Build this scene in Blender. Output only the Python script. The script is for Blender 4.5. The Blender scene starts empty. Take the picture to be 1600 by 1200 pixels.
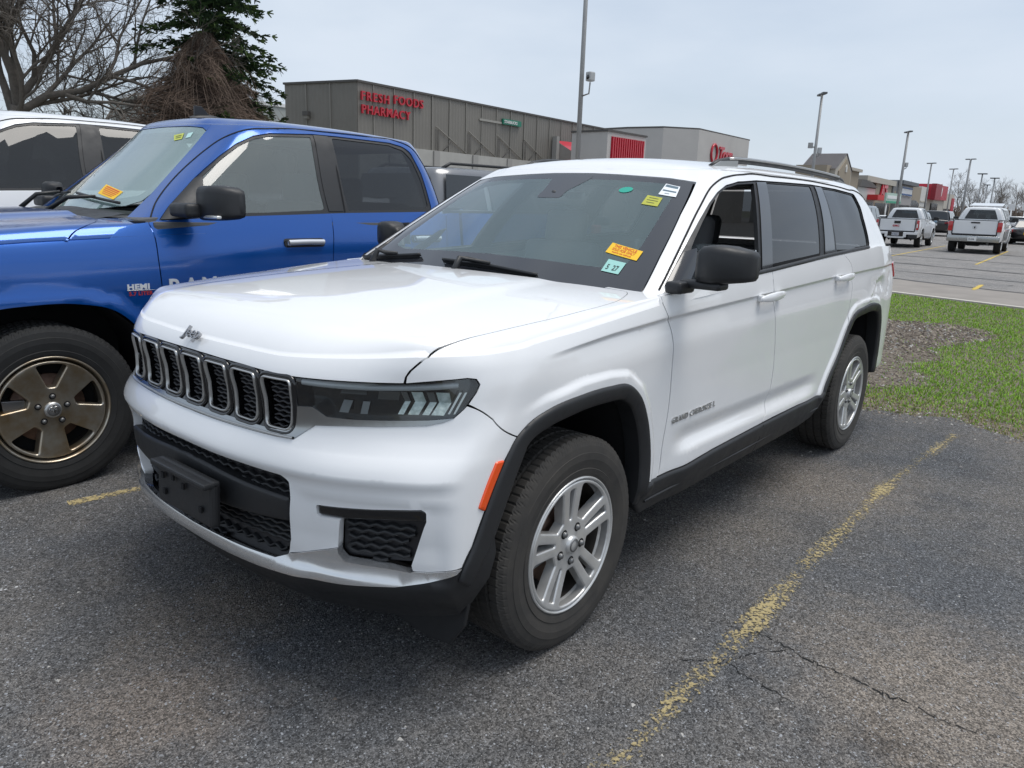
import bpy, bmesh, math, random
import numpy as np
from mathutils import Vector, Matrix
from mathutils.geometry import delaunay_2d_cdt
rad = math.radians
scene = bpy.context.scene
COL = scene.collection

# ---------------------------------------------------------------- camera
cam_data = bpy.data.cameras.new("camera")
cam = bpy.data.objects.new("camera", cam_data)
COL.objects.link(cam)
CAM_POS = (1.970, 2.303, 1.519)
CAM_YAW, CAM_PITCH, CAM_ROLL, CAM_F = rad(219.92), rad(13.718), rad(1.95), 1166.7
def _cam():
    d = Vector((math.cos(CAM_YAW)*math.cos(CAM_PITCH), math.sin(CAM_YAW)*math.cos(CAM_PITCH), -math.sin(CAM_PITCH)))
    r = d.cross(Vector((0, 0, 1))).normalized(); u = r.cross(d)
    c, s = math.cos(CAM_ROLL), math.sin(CAM_ROLL)
    r2 = c*r + s*u; u2 = -s*r + c*u
    m = Matrix((r2, u2, -d)).transposed().to_4x4()
    m.translation = Vector(CAM_POS)
    cam.matrix_world = m
_cam()
cam_data.sensor_width = 36.0
cam_data.lens = CAM_F/1600*36.0
cam_data.clip_start = 0.05
cam_data.clip_end = 2000
scene.camera = cam

# ---------------------------------------------------------------- sky and sun (thin bright overcast)
SUN_ELEV, SUN_AZ = 72.0, 128.0      # azimuth: direction the light comes from, measured from +x towards +y
world = bpy.data.worlds.new("World"); scene.world = world; world.use_nodes = True
wn, wl = world.node_tree.nodes, world.node_tree.links
wn.clear()
w_out = wn.new("ShaderNodeOutputWorld"); w_bg = wn.new("ShaderNodeBackground")
w_sky = wn.new("ShaderNodeTexSky"); w_sky.sky_type = 'NISHITA'; w_sky.sun_disc = False
w_sky.sun_elevation = rad(SUN_ELEV); w_sky.sun_rotation = rad(90 - SUN_AZ)
w_sky.air_density = 1.0; w_sky.dust_density = 2.0; w_sky.altitude = 100
# the cloud veil: a pale even layer with soft streaks, laid over the clear sky
w_tc = wn.new("ShaderNodeTexCoord"); w_map = wn.new("ShaderNodeMapping"); w_map.inputs['Scale'].default_value = (1.3, 1.3, 4.0)
w_noi = wn.new("ShaderNodeTexNoise"); w_noi.inputs['Scale'].default_value = 1.7; w_noi.inputs['Detail'].default_value = 6; w_noi.inputs['Roughness'].default_value = .5
w_rmp = wn.new("ShaderNodeMapRange"); w_rmp.inputs['From Min'].default_value = .3; w_rmp.inputs['From Max'].default_value = .7
w_rmp.inputs['To Min'].default_value = .52; w_rmp.inputs['To Max'].default_value = 1.0
w_mix = wn.new("ShaderNodeMix"); w_mix.data_type = 'RGBA'
w_mix.inputs['B'].default_value = (5.45, 6.1, 6.95, 1)
wl.new(w_tc.outputs['Generated'], w_map.inputs['Vector']); wl.new(w_map.outputs[0], w_noi.inputs['Vector'])
wl.new(w_noi.outputs['Fac'], w_rmp.inputs['Value']); wl.new(w_rmp.outputs[0], w_mix.inputs['Factor'])
wl.new(w_sky.outputs[0], w_mix.inputs['A']); wl.new(w_mix.outputs['Result'], w_bg.inputs['Color'])
w_bg.inputs['Strength'].default_value = 0.10
wl.new(w_bg.outputs[0], w_out.inputs[0])

sun_d = bpy.data.lights.new("sun", 'SUN'); sun_d.energy = 1.9; sun_d.angle = rad(38); sun_d.color = (1, .965, .91)
sun = bpy.data.objects.new("sun", sun_d); COL.objects.link(sun)
_sd = Vector((math.cos(rad(SUN_AZ))*math.cos(rad(SUN_ELEV)), math.sin(rad(SUN_AZ))*math.cos(rad(SUN_ELEV)), math.sin(rad(SUN_ELEV))))
sun.rotation_euler = _sd.to_track_quat('Z', 'Y').to_euler(); sun.location = _sd*50
vs = scene.view_settings
vs.view_transform = 'Standard'; vs.look = 'None'; vs.exposure = 0.38; vs.gamma = 1.0; vs.use_curve_mapping = False
scene.cycles.max_bounces = 8; scene.cycles.transparent_max_bounces = 16; scene.cycles.glossy_bounces = 4; scene.cycles.diffuse_bounces = 3
scene.cycles.sample_clamp_indirect = 6
scene.cycles.use_denoising = True
scene.render.film_transparent = False
# ---------------------------------------------------------------- surfaces (numpy only)
def hermite(xk, Yk, x):
    """C1 cubic through knots xk (n) with values Yk (n,...) evaluated at x (m)."""
    xk = np.asarray(xk, float); Yk = np.asarray(Yk, float); x = np.asarray(x, float)
    h = np.diff(xk); sl = np.diff(Yk, axis=0)/h.reshape((-1,)+(1,)*(Yk.ndim-1))
    T = np.empty_like(Yk)
    hw = h.reshape((-1,)+(1,)*(Yk.ndim-1))
    T[1:-1] = (sl[:-1]*hw[1:]+sl[1:]*hw[:-1])/(hw[1:]+hw[:-1])
    T[0] = sl[0]; T[-1] = sl[-1]
    i = np.clip(np.searchsorted(xk, x, side='right')-1, 0, len(xk)-2)
    t = (x-xk[i])/h[i]
    sh = (-1,)+(1,)*(Yk.ndim-1)
    t = t.reshape(sh); hh = h[i].reshape(sh)
    return ((1+2*t)*(1-t)**2*Yk[i] + t*(1-t)**2*hh*T[i] + t*t*(3-2*t)*Yk[i+1] + t*t*(t-1)*hh*T[i+1])
def interp(x, xs, ys): return np.interp(x, xs, ys)
def smooth(a, b, x):
    t = np.clip((x-a)/(b-a), 0, 1); return t*t*(3-2*t)

class Band:
    """Wraps round a car: plan contours (x,y)(s) at levels z. s<0 is the mirror image."""
    def __init__(self, sk, zk, X, Y, disp=None):
        self.sk = np.asarray(sk, float); self.zk = np.asarray(zk, float)
        self.X = np.asarray(X, float); self.Y = np.asarray(Y, float)      # [knot][level]
        s2 = np.concatenate([-self.sk[:0:-1], self.sk])
        XX = np.concatenate([self.X[:0:-1], self.X]); YY = np.concatenate([-self.Y[:0:-1], self.Y])
        self.s2 = s2; self.XY = np.stack([XX, YY], -1)                     # knot,level,2
        self.disp = disp
    def raw(self, s, z):
        s = np.asarray(s, float).ravel(); z = np.asarray(z, float).ravel()
        A = hermite(self.s2, self.XY, s)                                   # n,level,2
        zk = self.zk; n = len(s)
        i = np.clip(np.searchsorted(zk, z, side='right')-1, 0, len(zk)-2)
        h = np.diff(zk); r = np.arange(n)
        def tan(j):
            jl = np.clip(j-1, 0, len(zk)-1); jr = np.clip(j+1, 0, len(zk)-1)
            a = A[r, j]; l = A[r, jl]; q = A[r, jr]
            hl = (zk[j]-zk[jl])[:, None]; hr = (zk[jr]-zk[j])[:, None]
            sl_ = np.where(hl > 0, (a-l)/np.where(hl > 0, hl, 1), 0); sr_ = np.where(hr > 0, (q-a)/np.where(hr > 0, hr, 1), 0)
            out = (sl_*hr+sr_*hl)/np.where(hl+hr > 0, hl+hr, 1)
            out = np.where(hl == 0, sr_, out); out = np.where(hr == 0, sl_, out)
            return out
        t = ((z-zk[i])/h[i])[:, None]; hh = h[i][:, None]
        xy = (1+2*t)*(1-t)**2*A[r, i] + t*(1-t)**2*hh*tan(i) + t*t*(3-2*t)*A[r, i+1] + t*t*(t-1)*hh*tan(i+1)
        return np.concatenate([xy, z[:, None]], 1)
    def P(self, s, z):
        p = self.raw(s, z)
        if self.disp is not None:
            e = 1e-3
            d = self.raw(np.asarray(s)+e, z)-self.raw(np.asarray(s)-e, z)
            nx, ny = d[:, 1], -d[:, 0]
            l = np.hypot(nx, ny)+1e-12
            # outward: travelling with s from the nose to the left flank
            k = self.disp(np.abs(np.asarray(s).ravel()), np.asarray(z).ravel(), p)
            p = p.copy(); p[:, 0] -= -nx/l*k; p[:, 1] -= -ny/l*k
        return p
    def N(self, s, z):
        e = 1.5e-3
        s = np.asarray(s, float).ravel(); z = np.asarray(z, float).ravel()
        a = self.P(s+e, z)-self.P(s-e, z); b = self.P(s, z+e)-self.P(s, z-e)
        n = np.cross(a, b); return n/(np.linalg.norm(n, axis=1)[:, None]+1e-12)

class Cap:
    """Height field z=H(x,y) that meets a band along its contour, rounded over width d1."""
    def __init__(self, band, ss, zt, H, d1=.12):
        self.band, self.H, self.d1 = band, H, d1
        ss = np.asarray(ss, float); zt = np.asarray(zt, float)
        self.ss, self.zt = ss, zt
        self.C = band.P(ss, zt)
        e = 2e-3
        dz = (band.P(ss, zt)-band.P(ss, zt-e))/e
        tg = np.gradient(self.C[:, :2], axis=0); tg /= np.linalg.norm(tg, axis=1)[:, None]+1e-12
        self.n_in = np.stack([-tg[:, 1], tg[:, 0]], 1)                     # inward plan normal
        inn = (dz[:, :2]*self.n_in).sum(1)
        self.m0 = 1/np.maximum(inn, .12)
        C = self.C
        h0 = H(C[:, 0], C[:, 1])
        hd = (H(C[:, 0]+self.n_in[:, 0]*e, C[:, 1]+self.n_in[:, 1]*e)-h0)/e
        self.c0 = zt-h0; self.c1 = np.maximum(self.m0-hd, .02)
        dd = np.clip(2.7*np.maximum(-self.c0, .004)/self.c1, .02, d1)          # width of the rounding, no overshoot
        kk = 15; pad = np.pad(dd, kk, mode='edge'); self.dd = np.convolve(pad, np.ones(2*kk+1)/(2*kk+1), 'valid')
    def zz(self, x, y):
        x = np.asarray(x, float).ravel(); y = np.asarray(y, float).ravel()
        z = self.H(x, y)
        A = self.C[:-1, :2]; Bv = self.C[1:, :2]-A; L2 = (Bv**2).sum(1)+1e-12
        out = z.copy()
        for k in range(0, len(x), 2000):
            q = np.stack([x[k:k+2000], y[k:k+2000]], 1)
            w = q[:, None]-A[None]
            t = np.clip((w*Bv[None]).sum(2)/L2[None], 0, 1)
            D = np.linalg.norm(w-t[..., None]*Bv[None], axis=2)
            j = D.argmin(1); r = np.arange(len(q)); d = D[r, j]; tt = t[r, j]
            c0 = self.c0[j]*(1-tt)+self.c0[j+1]*tt; c1 = self.c1[j]*(1-tt)+self.c1[j+1]*tt
            dq = self.dd[j]*(1-tt)+self.dd[j+1]*tt
            u = np.clip(d/dq, 0, 1)
            cc = (1+2*u)*(1-u)**2*c0+u*(1-u)**2*dq*c1
            out[k:k+2000] += cc
        return out
    def P(self, x, y):
        x = np.asarray(x, float).ravel(); y = np.asarray(y, float).ravel()
        return np.stack([x, y, self.zz(x, y)], 1)
    def N(self, x, y):
        e = 2e-3; x = np.asarray(x, float).ravel(); y = np.asarray(y, float).ravel()
        gx = (self.zz(x+e, y)-self.zz(x-e, y))/(2*e); gy = (self.zz(x, y+e)-self.zz(x, y-e))/(2*e)
        n = np.stack([-gx, -gy, np.ones_like(gx)], 1); return n/np.linalg.norm(n, axis=1)[:, None]

# ---------------------------------------------------------------- the white SUV's body surfaces
JARCH_F = np.array([(.574,.498),(.529,.559),(.479,.652),(.397,.787),(.344,.848),(.299,.874),(.189,.900),(.004,.919),(-.147,.920),(-.261,.907),(-.355,.846),(-.41,.76),(-.445,.654),(-.46,.55),(-.452,.47)])
JARCH_R = np.array([(-2.445,.48),(-2.52,.57),(-2.644,.690),(-2.749,.823),(-2.84,.910),(-2.90,.935),(-3.024,.948),(-3.326,.952),(-3.42,.93),(-3.50,.84),(-3.545,.70),(-3.56,.58),(-3.55,.48)])
def polydist(px, pz, poly):
    A = poly[:-1]; B = poly[1:]-A; L2 = (B**2).sum(1)+1e-12
    q = np.stack([px, pz], 1); out = np.empty(len(q))
    for k in range(0, len(q), 4000):
        w = q[k:k+4000, None]-A[None]; t = np.clip((w*B[None]).sum(2)/L2, 0, 1)
        out[k:k+4000] = np.linalg.norm(w-t[..., None]*B[None], axis=2).min(1)
    return out
def jcrease(x): return np.interp(x, [-4.2, -3.39, -2.43, -.55, -.17, .25], [1.19, 1.183, 1.167, 1.115, 1.094, 1.06])
def jdisp(s, z, p):
    x = p[:, 0]; k = np.zeros(len(x))
    side = smooth(1.30, 1.55, s)
    # shoulder crease: a small undercut shelf just below the line
    t = z-jcrease(x)
    cr = np.where(t > 0, 0, np.where(t > -.012, t/.012, -1+smooth(-.012, -.14, t)))
    k += .010*cr*smooth(1.42, 1.75, s)*(1-smooth(5.3, 5.7, s))
    # flared lips round the wheel arches
    d = np.minimum(polydist(x, z, JARCH_F), polydist(x, z, JARCH_R))
    k += .012*(1-smooth(.024, .055, d))*smooth(1.10, 1.2, s)*(1-smooth(1.05, 1.12, z))
    # lower door scallop
    dz = z-(.665-.02*np.clip((-.7-x)/1.6, 0, 1))
    sc = np.where(dz > 0, 0, np.where(dz > -.07, -smooth(0, -.07, dz), -1+2.0*smooth(-.07, -.135, dz)))
    k += .013*sc*smooth(-.62, -.80, x)*(1-smooth(-2.15, -2.42, x))
    # dented rear quarter
    q = smooth(-2.95, -3.05, x)*(1-smooth(-3.85, -3.95, x))*smooth(.955, .99, z)*(1-smooth(1.10, 1.16, z))
    a = (x+3.30)*.8+(z-1.06)*1.6; b = (x+3.55)*1.5-(z-1.05)*1.2; c = (x+3.7)*2.2+(z-1.0)*.9
    dent = -.020*np.exp(-((x+3.38)/.16)**2-((z-1.07)/.05)**2) - .018*np.exp(-np.abs(b)*10)*np.exp(-((z-1.05)/.06)**2) - .012*np.exp(-np.abs(c)*12) + .010*np.exp(-np.abs(a)*14)
    k += dent*q
    front = 1-smooth(1.02, 1.20, s)
    kf = -.013*smooth(.757, .712, z) - .010*smooth(.705, .668, z)*smooth(.50, .60, s) + .030*smooth(.480, .415, z)*(1-smooth(.40, .30, z)*.8) + .010*smooth(.56, .48, z)
    return k*side+kf*front
def jeep_surfaces():
    zk = [.20, .33, .40, .45, .55, .64, .70, .755, .79, .82, .86, .92, 1.02, 1.06, 1.12, 1.20, 1.30, 1.36]
    fx = [[.70,.80,.835,.845,.878,.884,.882,.888,.874,.852,.828,.823,.829,.807,.752,.69,.59,.53],
          [.69,.79,.828,.838,.870,.877,.875,.881,.868,.846,.822,.817,.823,.800,.745,.68,.58,.52],
          [.655,.755,.795,.803,.832,.842,.840,.846,.835,.818,.800,.795,.798,.776,.722,.66,.56,.50],
          [.60,.69,.735,.750,.775,.785,.785,.785,.770,.745,.722,.710,.706,.688,.643,.59,.49,.43],
          [.53,.61,.655,.672,.695,.705,.705,.700,.680,.650,.617,.597,.588,.583,.558,.50,.40,.34],
          [.46,.54,.59,.612,.632,.637,.632,.617,.592,.562,.528,.500,.470,.460,.425,.36,.28,.22]]
    fy = [0, .25, .48, .66, .80, .90]
    X = [np.array(a) for a in fx]; Y = [np.full(18, y) for y in fy]
    Y[5] = np.array([.86,.885,.895,.90,.90,.90,.90,.90,.90,.90,.90,.90,.90,.895,.875,.84,.80,.78]); Y[4] = Y[4]*np.array([.98]+[1]*13+[.99,.96,.93,.9])
    cx = [.42,.48,.52,.535,.535,.525,.515,.50,.485,.465,.435,.39,.33,.315,.285,.24,.18,.14]
    cy = [.84,.915,.945,.955,.958,.957,.956,.955,.954,.952,.950,.946,.944,.936,.912,.87,.82,.79]
    X.append(np.array(cx)); Y.append(np.array(cy))
    ysec = {.2: [.83,.915,.945,.957,.962,.963,.963,.963,.963,.963,.963,.962,.957,.950,.925,.875,.81,.78],
            0.: [.83,.92,.945,.957,.962,.963,.963,.963,.963,.963,.963,.962,.959,.954,.936,.897,.83,.80],
            -.5: [.83,.92,.945,.957,.960,.960,.960,.960,.960,.960,.960,.960,.960,.958,.952,.936,.905,.884],
            -1.1: [.83,.915,.942,.955,.957,.957,.957,.957,.957,.957,.958,.959,.960,.959,.955,.944,.919,.901],
            -1.8: [.83,.915,.942,.955,.957,.957,.957,.957,.957,.957,.958,.959,.960,.959,.956,.946,.923,.905],
            -2.5: [.83,.915,.942,.955,.957,.957,.957,.957,.957,.957,.958,.959,.960,.959,.956,.947,.926,.908],
            -3.1: [.83,.915,.942,.955,.958,.958,.958,.958,.958,.958,.958,.959,.960,.959,.956,.946,.926,.907],
            -3.6: [.82,.90,.93,.943,.947,.948,.948,.948,.948,.948,.948,.949,.950,.948,.944,.934,.912,.893],
            -3.9: [.80,.87,.90,.915,.918,.920,.920,.920,.920,.920,.920,.920,.918,.914,.906,.890,.862,.842]}
    sk = [0, .25, .48, .70, .88, 1.02, 1.22]
    for x, ys in ysec.items():
        sk.append(1.66-x); X.append(np.full(18, x)); Y.append(np.array(ys))
    up = np.array([0,0,0,0,0,0,0,0,0,0,0,0,.0,.005,.02,.06,.13,.17])
    for s, x, y in ((5.76, -4.06, .862), (5.97, -4.17, .70), (6.35, -4.23, .35), (6.72, -4.24, 0)):
        sk.append(s); X.append(np.full(18, x)+up+np.array([.14,.04,.01]+[0]*15)); Y.append(np.full(18, y)*np.array([.92,.97]+[1]*13+[.985,.96,.94]))
    B1 = Band(sk, zk, X, Y, jdisp)
    # greenhouse
    zg = [1.10, 1.20, 1.30, 1.40, 1.50, 1.60, 1.66, 1.70, 1.74]
    ysid = np.array([.958, .938, .905, .865, .820, .766, .726, .686, .62])
    xw = np.array([-.275, -.44, -.603, -.767, -.93, -1.094, -1.192, -1.262, -1.345])
    xr = np.array([-3.95, -3.90, -3.86, -3.82, -3.775, -3.72, -3.69, -3.67, -3.63])
    sk2, GX, GY = [], [], []
    def col(s, x, y): sk2.append(s); GX.append(np.asarray(x)+0*ysid); GY.append(np.asarray(y)+0*ysid)
    col(0, xw, 0); col(.30, xw-.010, .30); col(.56, xw-.042, .56*np.linspace(1, .9, 9)); col(.76, xw-.080, ysid-.115)
    col(.84, xw-.112, ysid-.048); col(.91, xw-.165, ysid-.016); col(1.03, xw-.29, ysid-.001)
    x0, x1 = xw-.29, xr+.30
    for f, t in ((.15, .004), (.35, .008), (.55, .008), (.75, .004), (1.0, -.008)): col(1.03+f*2.9, x0+(x1-x0)*f, ysid+t)
    col(4.10, xr+.12, ysid-.030); col(4.26, xr-.03, ysid-.085); col(4.45, xr-.15, ysid-.24); col(4.8, xr-.235, ysid*.38); col(5.15, xr-.25, 0)
    B2 = Band(sk2, zg, GX, GY)
    return B1, B2
JB1, JB2 = jeep_surfaces()
def hood_H(x, y):
    hc = hermite([-1.2, -.6, -.3, 0, .3, .5, .65, .76, .9], np.array([1.228, 1.230, 1.227, 1.217, 1.201, 1.185, 1.167, 1.148, 1.115]), x)
    k = np.interp(x, [-.6, 0, .4, .8], [.020, .045, .052, .045])
    ay = np.abs(y)
    bulge = .006*(1-smooth(.44, .56, ay - .10*np.clip((x-.0), -.5, 1)))*smooth(.75, .45, x)
    return hc-.008-k*(ay/.87)**2.2 + bulge
_hs = np.concatenate([-np.linspace(2.4, 0, 240), np.linspace(0, 2.4, 240)[1:]])
JHOOD = Cap(JB1, _hs, np.interp(np.abs(_hs), [0, .42, .70, .86, 1.05, 1.22, 1.46, 1.66, 2.16, 2.4], [1.062, 1.064, 1.077, 1.088, 1.090, 1.094, 1.106, 1.120, 1.164, 1.180]), hood_H, .20)
def roof_H(x, y):
    hc = hermite([-4.2, -3.95, -3.7, -3.3, -2.8, -2.2, -1.8, -1.5, -1.3, -1.15], np.array([1.690, 1.712, 1.735, 1.760, 1.775, 1.780, 1.774, 1.758, 1.732, 1.700]), x)
    return hc-.052*(np.abs(y)/.66)**2.3
_rs = np.concatenate([-np.linspace(5.15, 0, 500), np.linspace(0, 5.15, 500)[1:]])
JROOF = Cap(JB2, _rs, np.interp(np.abs(_rs), [0, .5, .8, 1.03, 1.5, 4.0, 4.3, 5.15], [1.690, 1.688, 1.690, 1.695, 1.700, 1.690, 1.680, 1.680]), roof_H, .14)
# ---------------------------------------------------------------- the blue pickup's body surfaces (own frame: front axle x=0, middle y=0)
TRX, TRY = .68, -2.79
TARCH = np.array([(.56, .40), (.545, .60), (.49, .76), (.39, .875), (.25, .935), (.05, .955), (-.17, .945), (-.33, .90), (-.44, .80), (-.51, .66), (-.545, .50), (-.55, .42)])
def tdisp(s, z, p):
    x = p[:, 0]; side = smooth(1.30, 1.5, s)
    d = np.minimum(polydist(x, z, TARCH), polydist(x, z, TARCH+np.array([-3.57, 0])))
    k = .016*(1-smooth(.02, .09, d))
    t = z-(1.155+.012*x)
    k = k+.006*np.exp(-(t/.012)**2)*0
    return k*side
def truck_surfaces():
    zk = [.36, .50, .65, .80, .95, 1.05, 1.12, 1.17, 1.25, 1.33, 1.40, 1.46]
    n = len(zk); X, Y, sk = [], [], []
    nx = np.array([.98, 1.03, 1.05, 1.05, 1.05, 1.04, 1.03, 1.02, .96, .85, .75, .7])
    for s, y, dx in ((0, 0, 0), (.4, .4, -.015), (.7, .7, -.06), (.91, .88, -.14)): sk.append(s); X.append(nx+dx); Y.append(np.full(n, y))
    sk.append(1.08); X.append(nx-.27); Y.append(np.array([.95,.965,.97,.975,.975,.97,.965,.96,.93,.87,.82,.78]))
    secs = {.5: [.95,.985,1.0,1.003,1.004,1.002,.998,.990,.955,.885,.80,.74], 0: [.95,.985,1.0,1.004,1.006,1.004,1.0,.993,.962,.900,.82,.76], -.5: [.95,.985,1.0,1.006,1.008,1.006,1.002,.996,.972,.935,.895,.86],
            -1.0: [.95,.985,1.0,1.007,1.010,1.008,1.003,.998,.978,.952,.925,.90], -1.7: [.95,.985,1.0,1.007,1.010,1.008,1.003,.998,.979,.953,.927,.902], -2.5: [.95,.985,1.0,1.007,1.010,1.008,1.003,.998,.980,.955,.93,.905],
            -2.9: [.95,.985,1.0,1.007,1.010,1.008,1.003,1.0,.99,.98,.972,.965], -3.8: [.95,.985,1.0,1.007,1.010,1.008,1.003,1.0,.99,.98,.972,.965], -4.6: [.95,.98,.995,1.0,1.003,1.0,.996,.993,.985,.975,.965,.96]}
    for x, ys in secs.items(): sk.append(1.86-x); X.append(np.full(n, x)); Y.append(np.array(ys))
    for s, x, y in ((6.66, -4.78, .95), (6.78, -4.83, .85), (7.2, -4.85, .43), (7.63, -4.855, 0)): sk.append(s); X.append(np.full(n, x)); Y.append(np.full(n, y))
    B1 = Band(sk, zk, X, Y, tdisp)
    zg = [1.28, 1.40, 1.50, 1.60, 1.70, 1.80, 1.88, 1.93, 1.97]
    ys = np.array([.962, .920, .882, .842, .800, .752, .708, .660, .585])
    xw = np.array([-.40, -.545, -.665, -.785, -.905, -1.020, -1.105, -1.155, -1.20])
    xr = np.array([-2.90, -2.89, -2.875, -2.86, -2.84, -2.815, -2.79, -2.77, -2.745])
    sk2, GX, GY = [], [], []
    def col(s, x, y): sk2.append(s); GX.append(np.asarray(x)+0*ys); GY.append(np.asarray(y)+0*ys)
    col(0, xw, 0); col(.35, xw-.022, .36); col(.62, xw-.075, .62*np.linspace(1, .72, 9)); col(.80, xw-.125, ys-.115); col(.885, xw-.168, ys-.045); col(.96, xw-.225, ys-.013); col(1.10, xw-.36, ys)
    x0, x1 = xw-.36, xr+.25
    for f in (.2, .45, .7, 1.0): col(1.10+f*1.4, x0+(x1-x0)*f, ys+.006*math.sin(f*3.1))
    col(2.66, xr+.09, ys-.012); col(2.76, xr+.015, ys-.06); col(2.90, xr-.02, ys-.20); col(3.2, xr-.03, ys*.4); col(3.5, xr-.03, 0)
    return B1, Band(sk2, zg, GX, GY)
TB1, TB2 = truck_surfaces()
def thood_H(x, y):
    hc = hermite([-.9, -.4, 0, .4, .75, 1.0], np.array([1.385, 1.372, 1.350, 1.318, 1.272, 1.225]), x)
    ay = np.abs(y); return hc-.035*(ay/.9)**3+.022*(1-smooth(.40, .52, ay))*smooth(.8, .5, x)
_ts = np.concatenate([-np.linspace(2.75, 0, 240), np.linspace(0, 2.75, 240)[1:]])
THOOD = Cap(TB1, _ts, np.interp(np.abs(_ts), [0, .9, 1.1, 1.36, 1.86, 2.36, 2.75], [1.18, 1.19, 1.20, 1.225, 1.255, 1.275, 1.285]), thood_H, .16)
def troof_H(x, y):
    hc = hermite([-3.1, -2.75, -2.4, -1.8, -1.4, -1.2, -1.05], np.array([1.945, 1.965, 1.985, 1.998, 1.990, 1.972, 1.94]), x)
    return hc-.030*(np.abs(y)/.62)**2.5
_tr = np.concatenate([-np.linspace(3.5, 0, 400), np.linspace(0, 3.5, 400)[1:]])
TROOF = Cap(TB2, _tr, np.interp(np.abs(_tr), [0, .6, .9, 1.1, 2.5, 2.8, 3.5], [1.925, 1.922, 1.925, 1.93, 1.93, 1.925, 1.925]), troof_H, .14)
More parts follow.
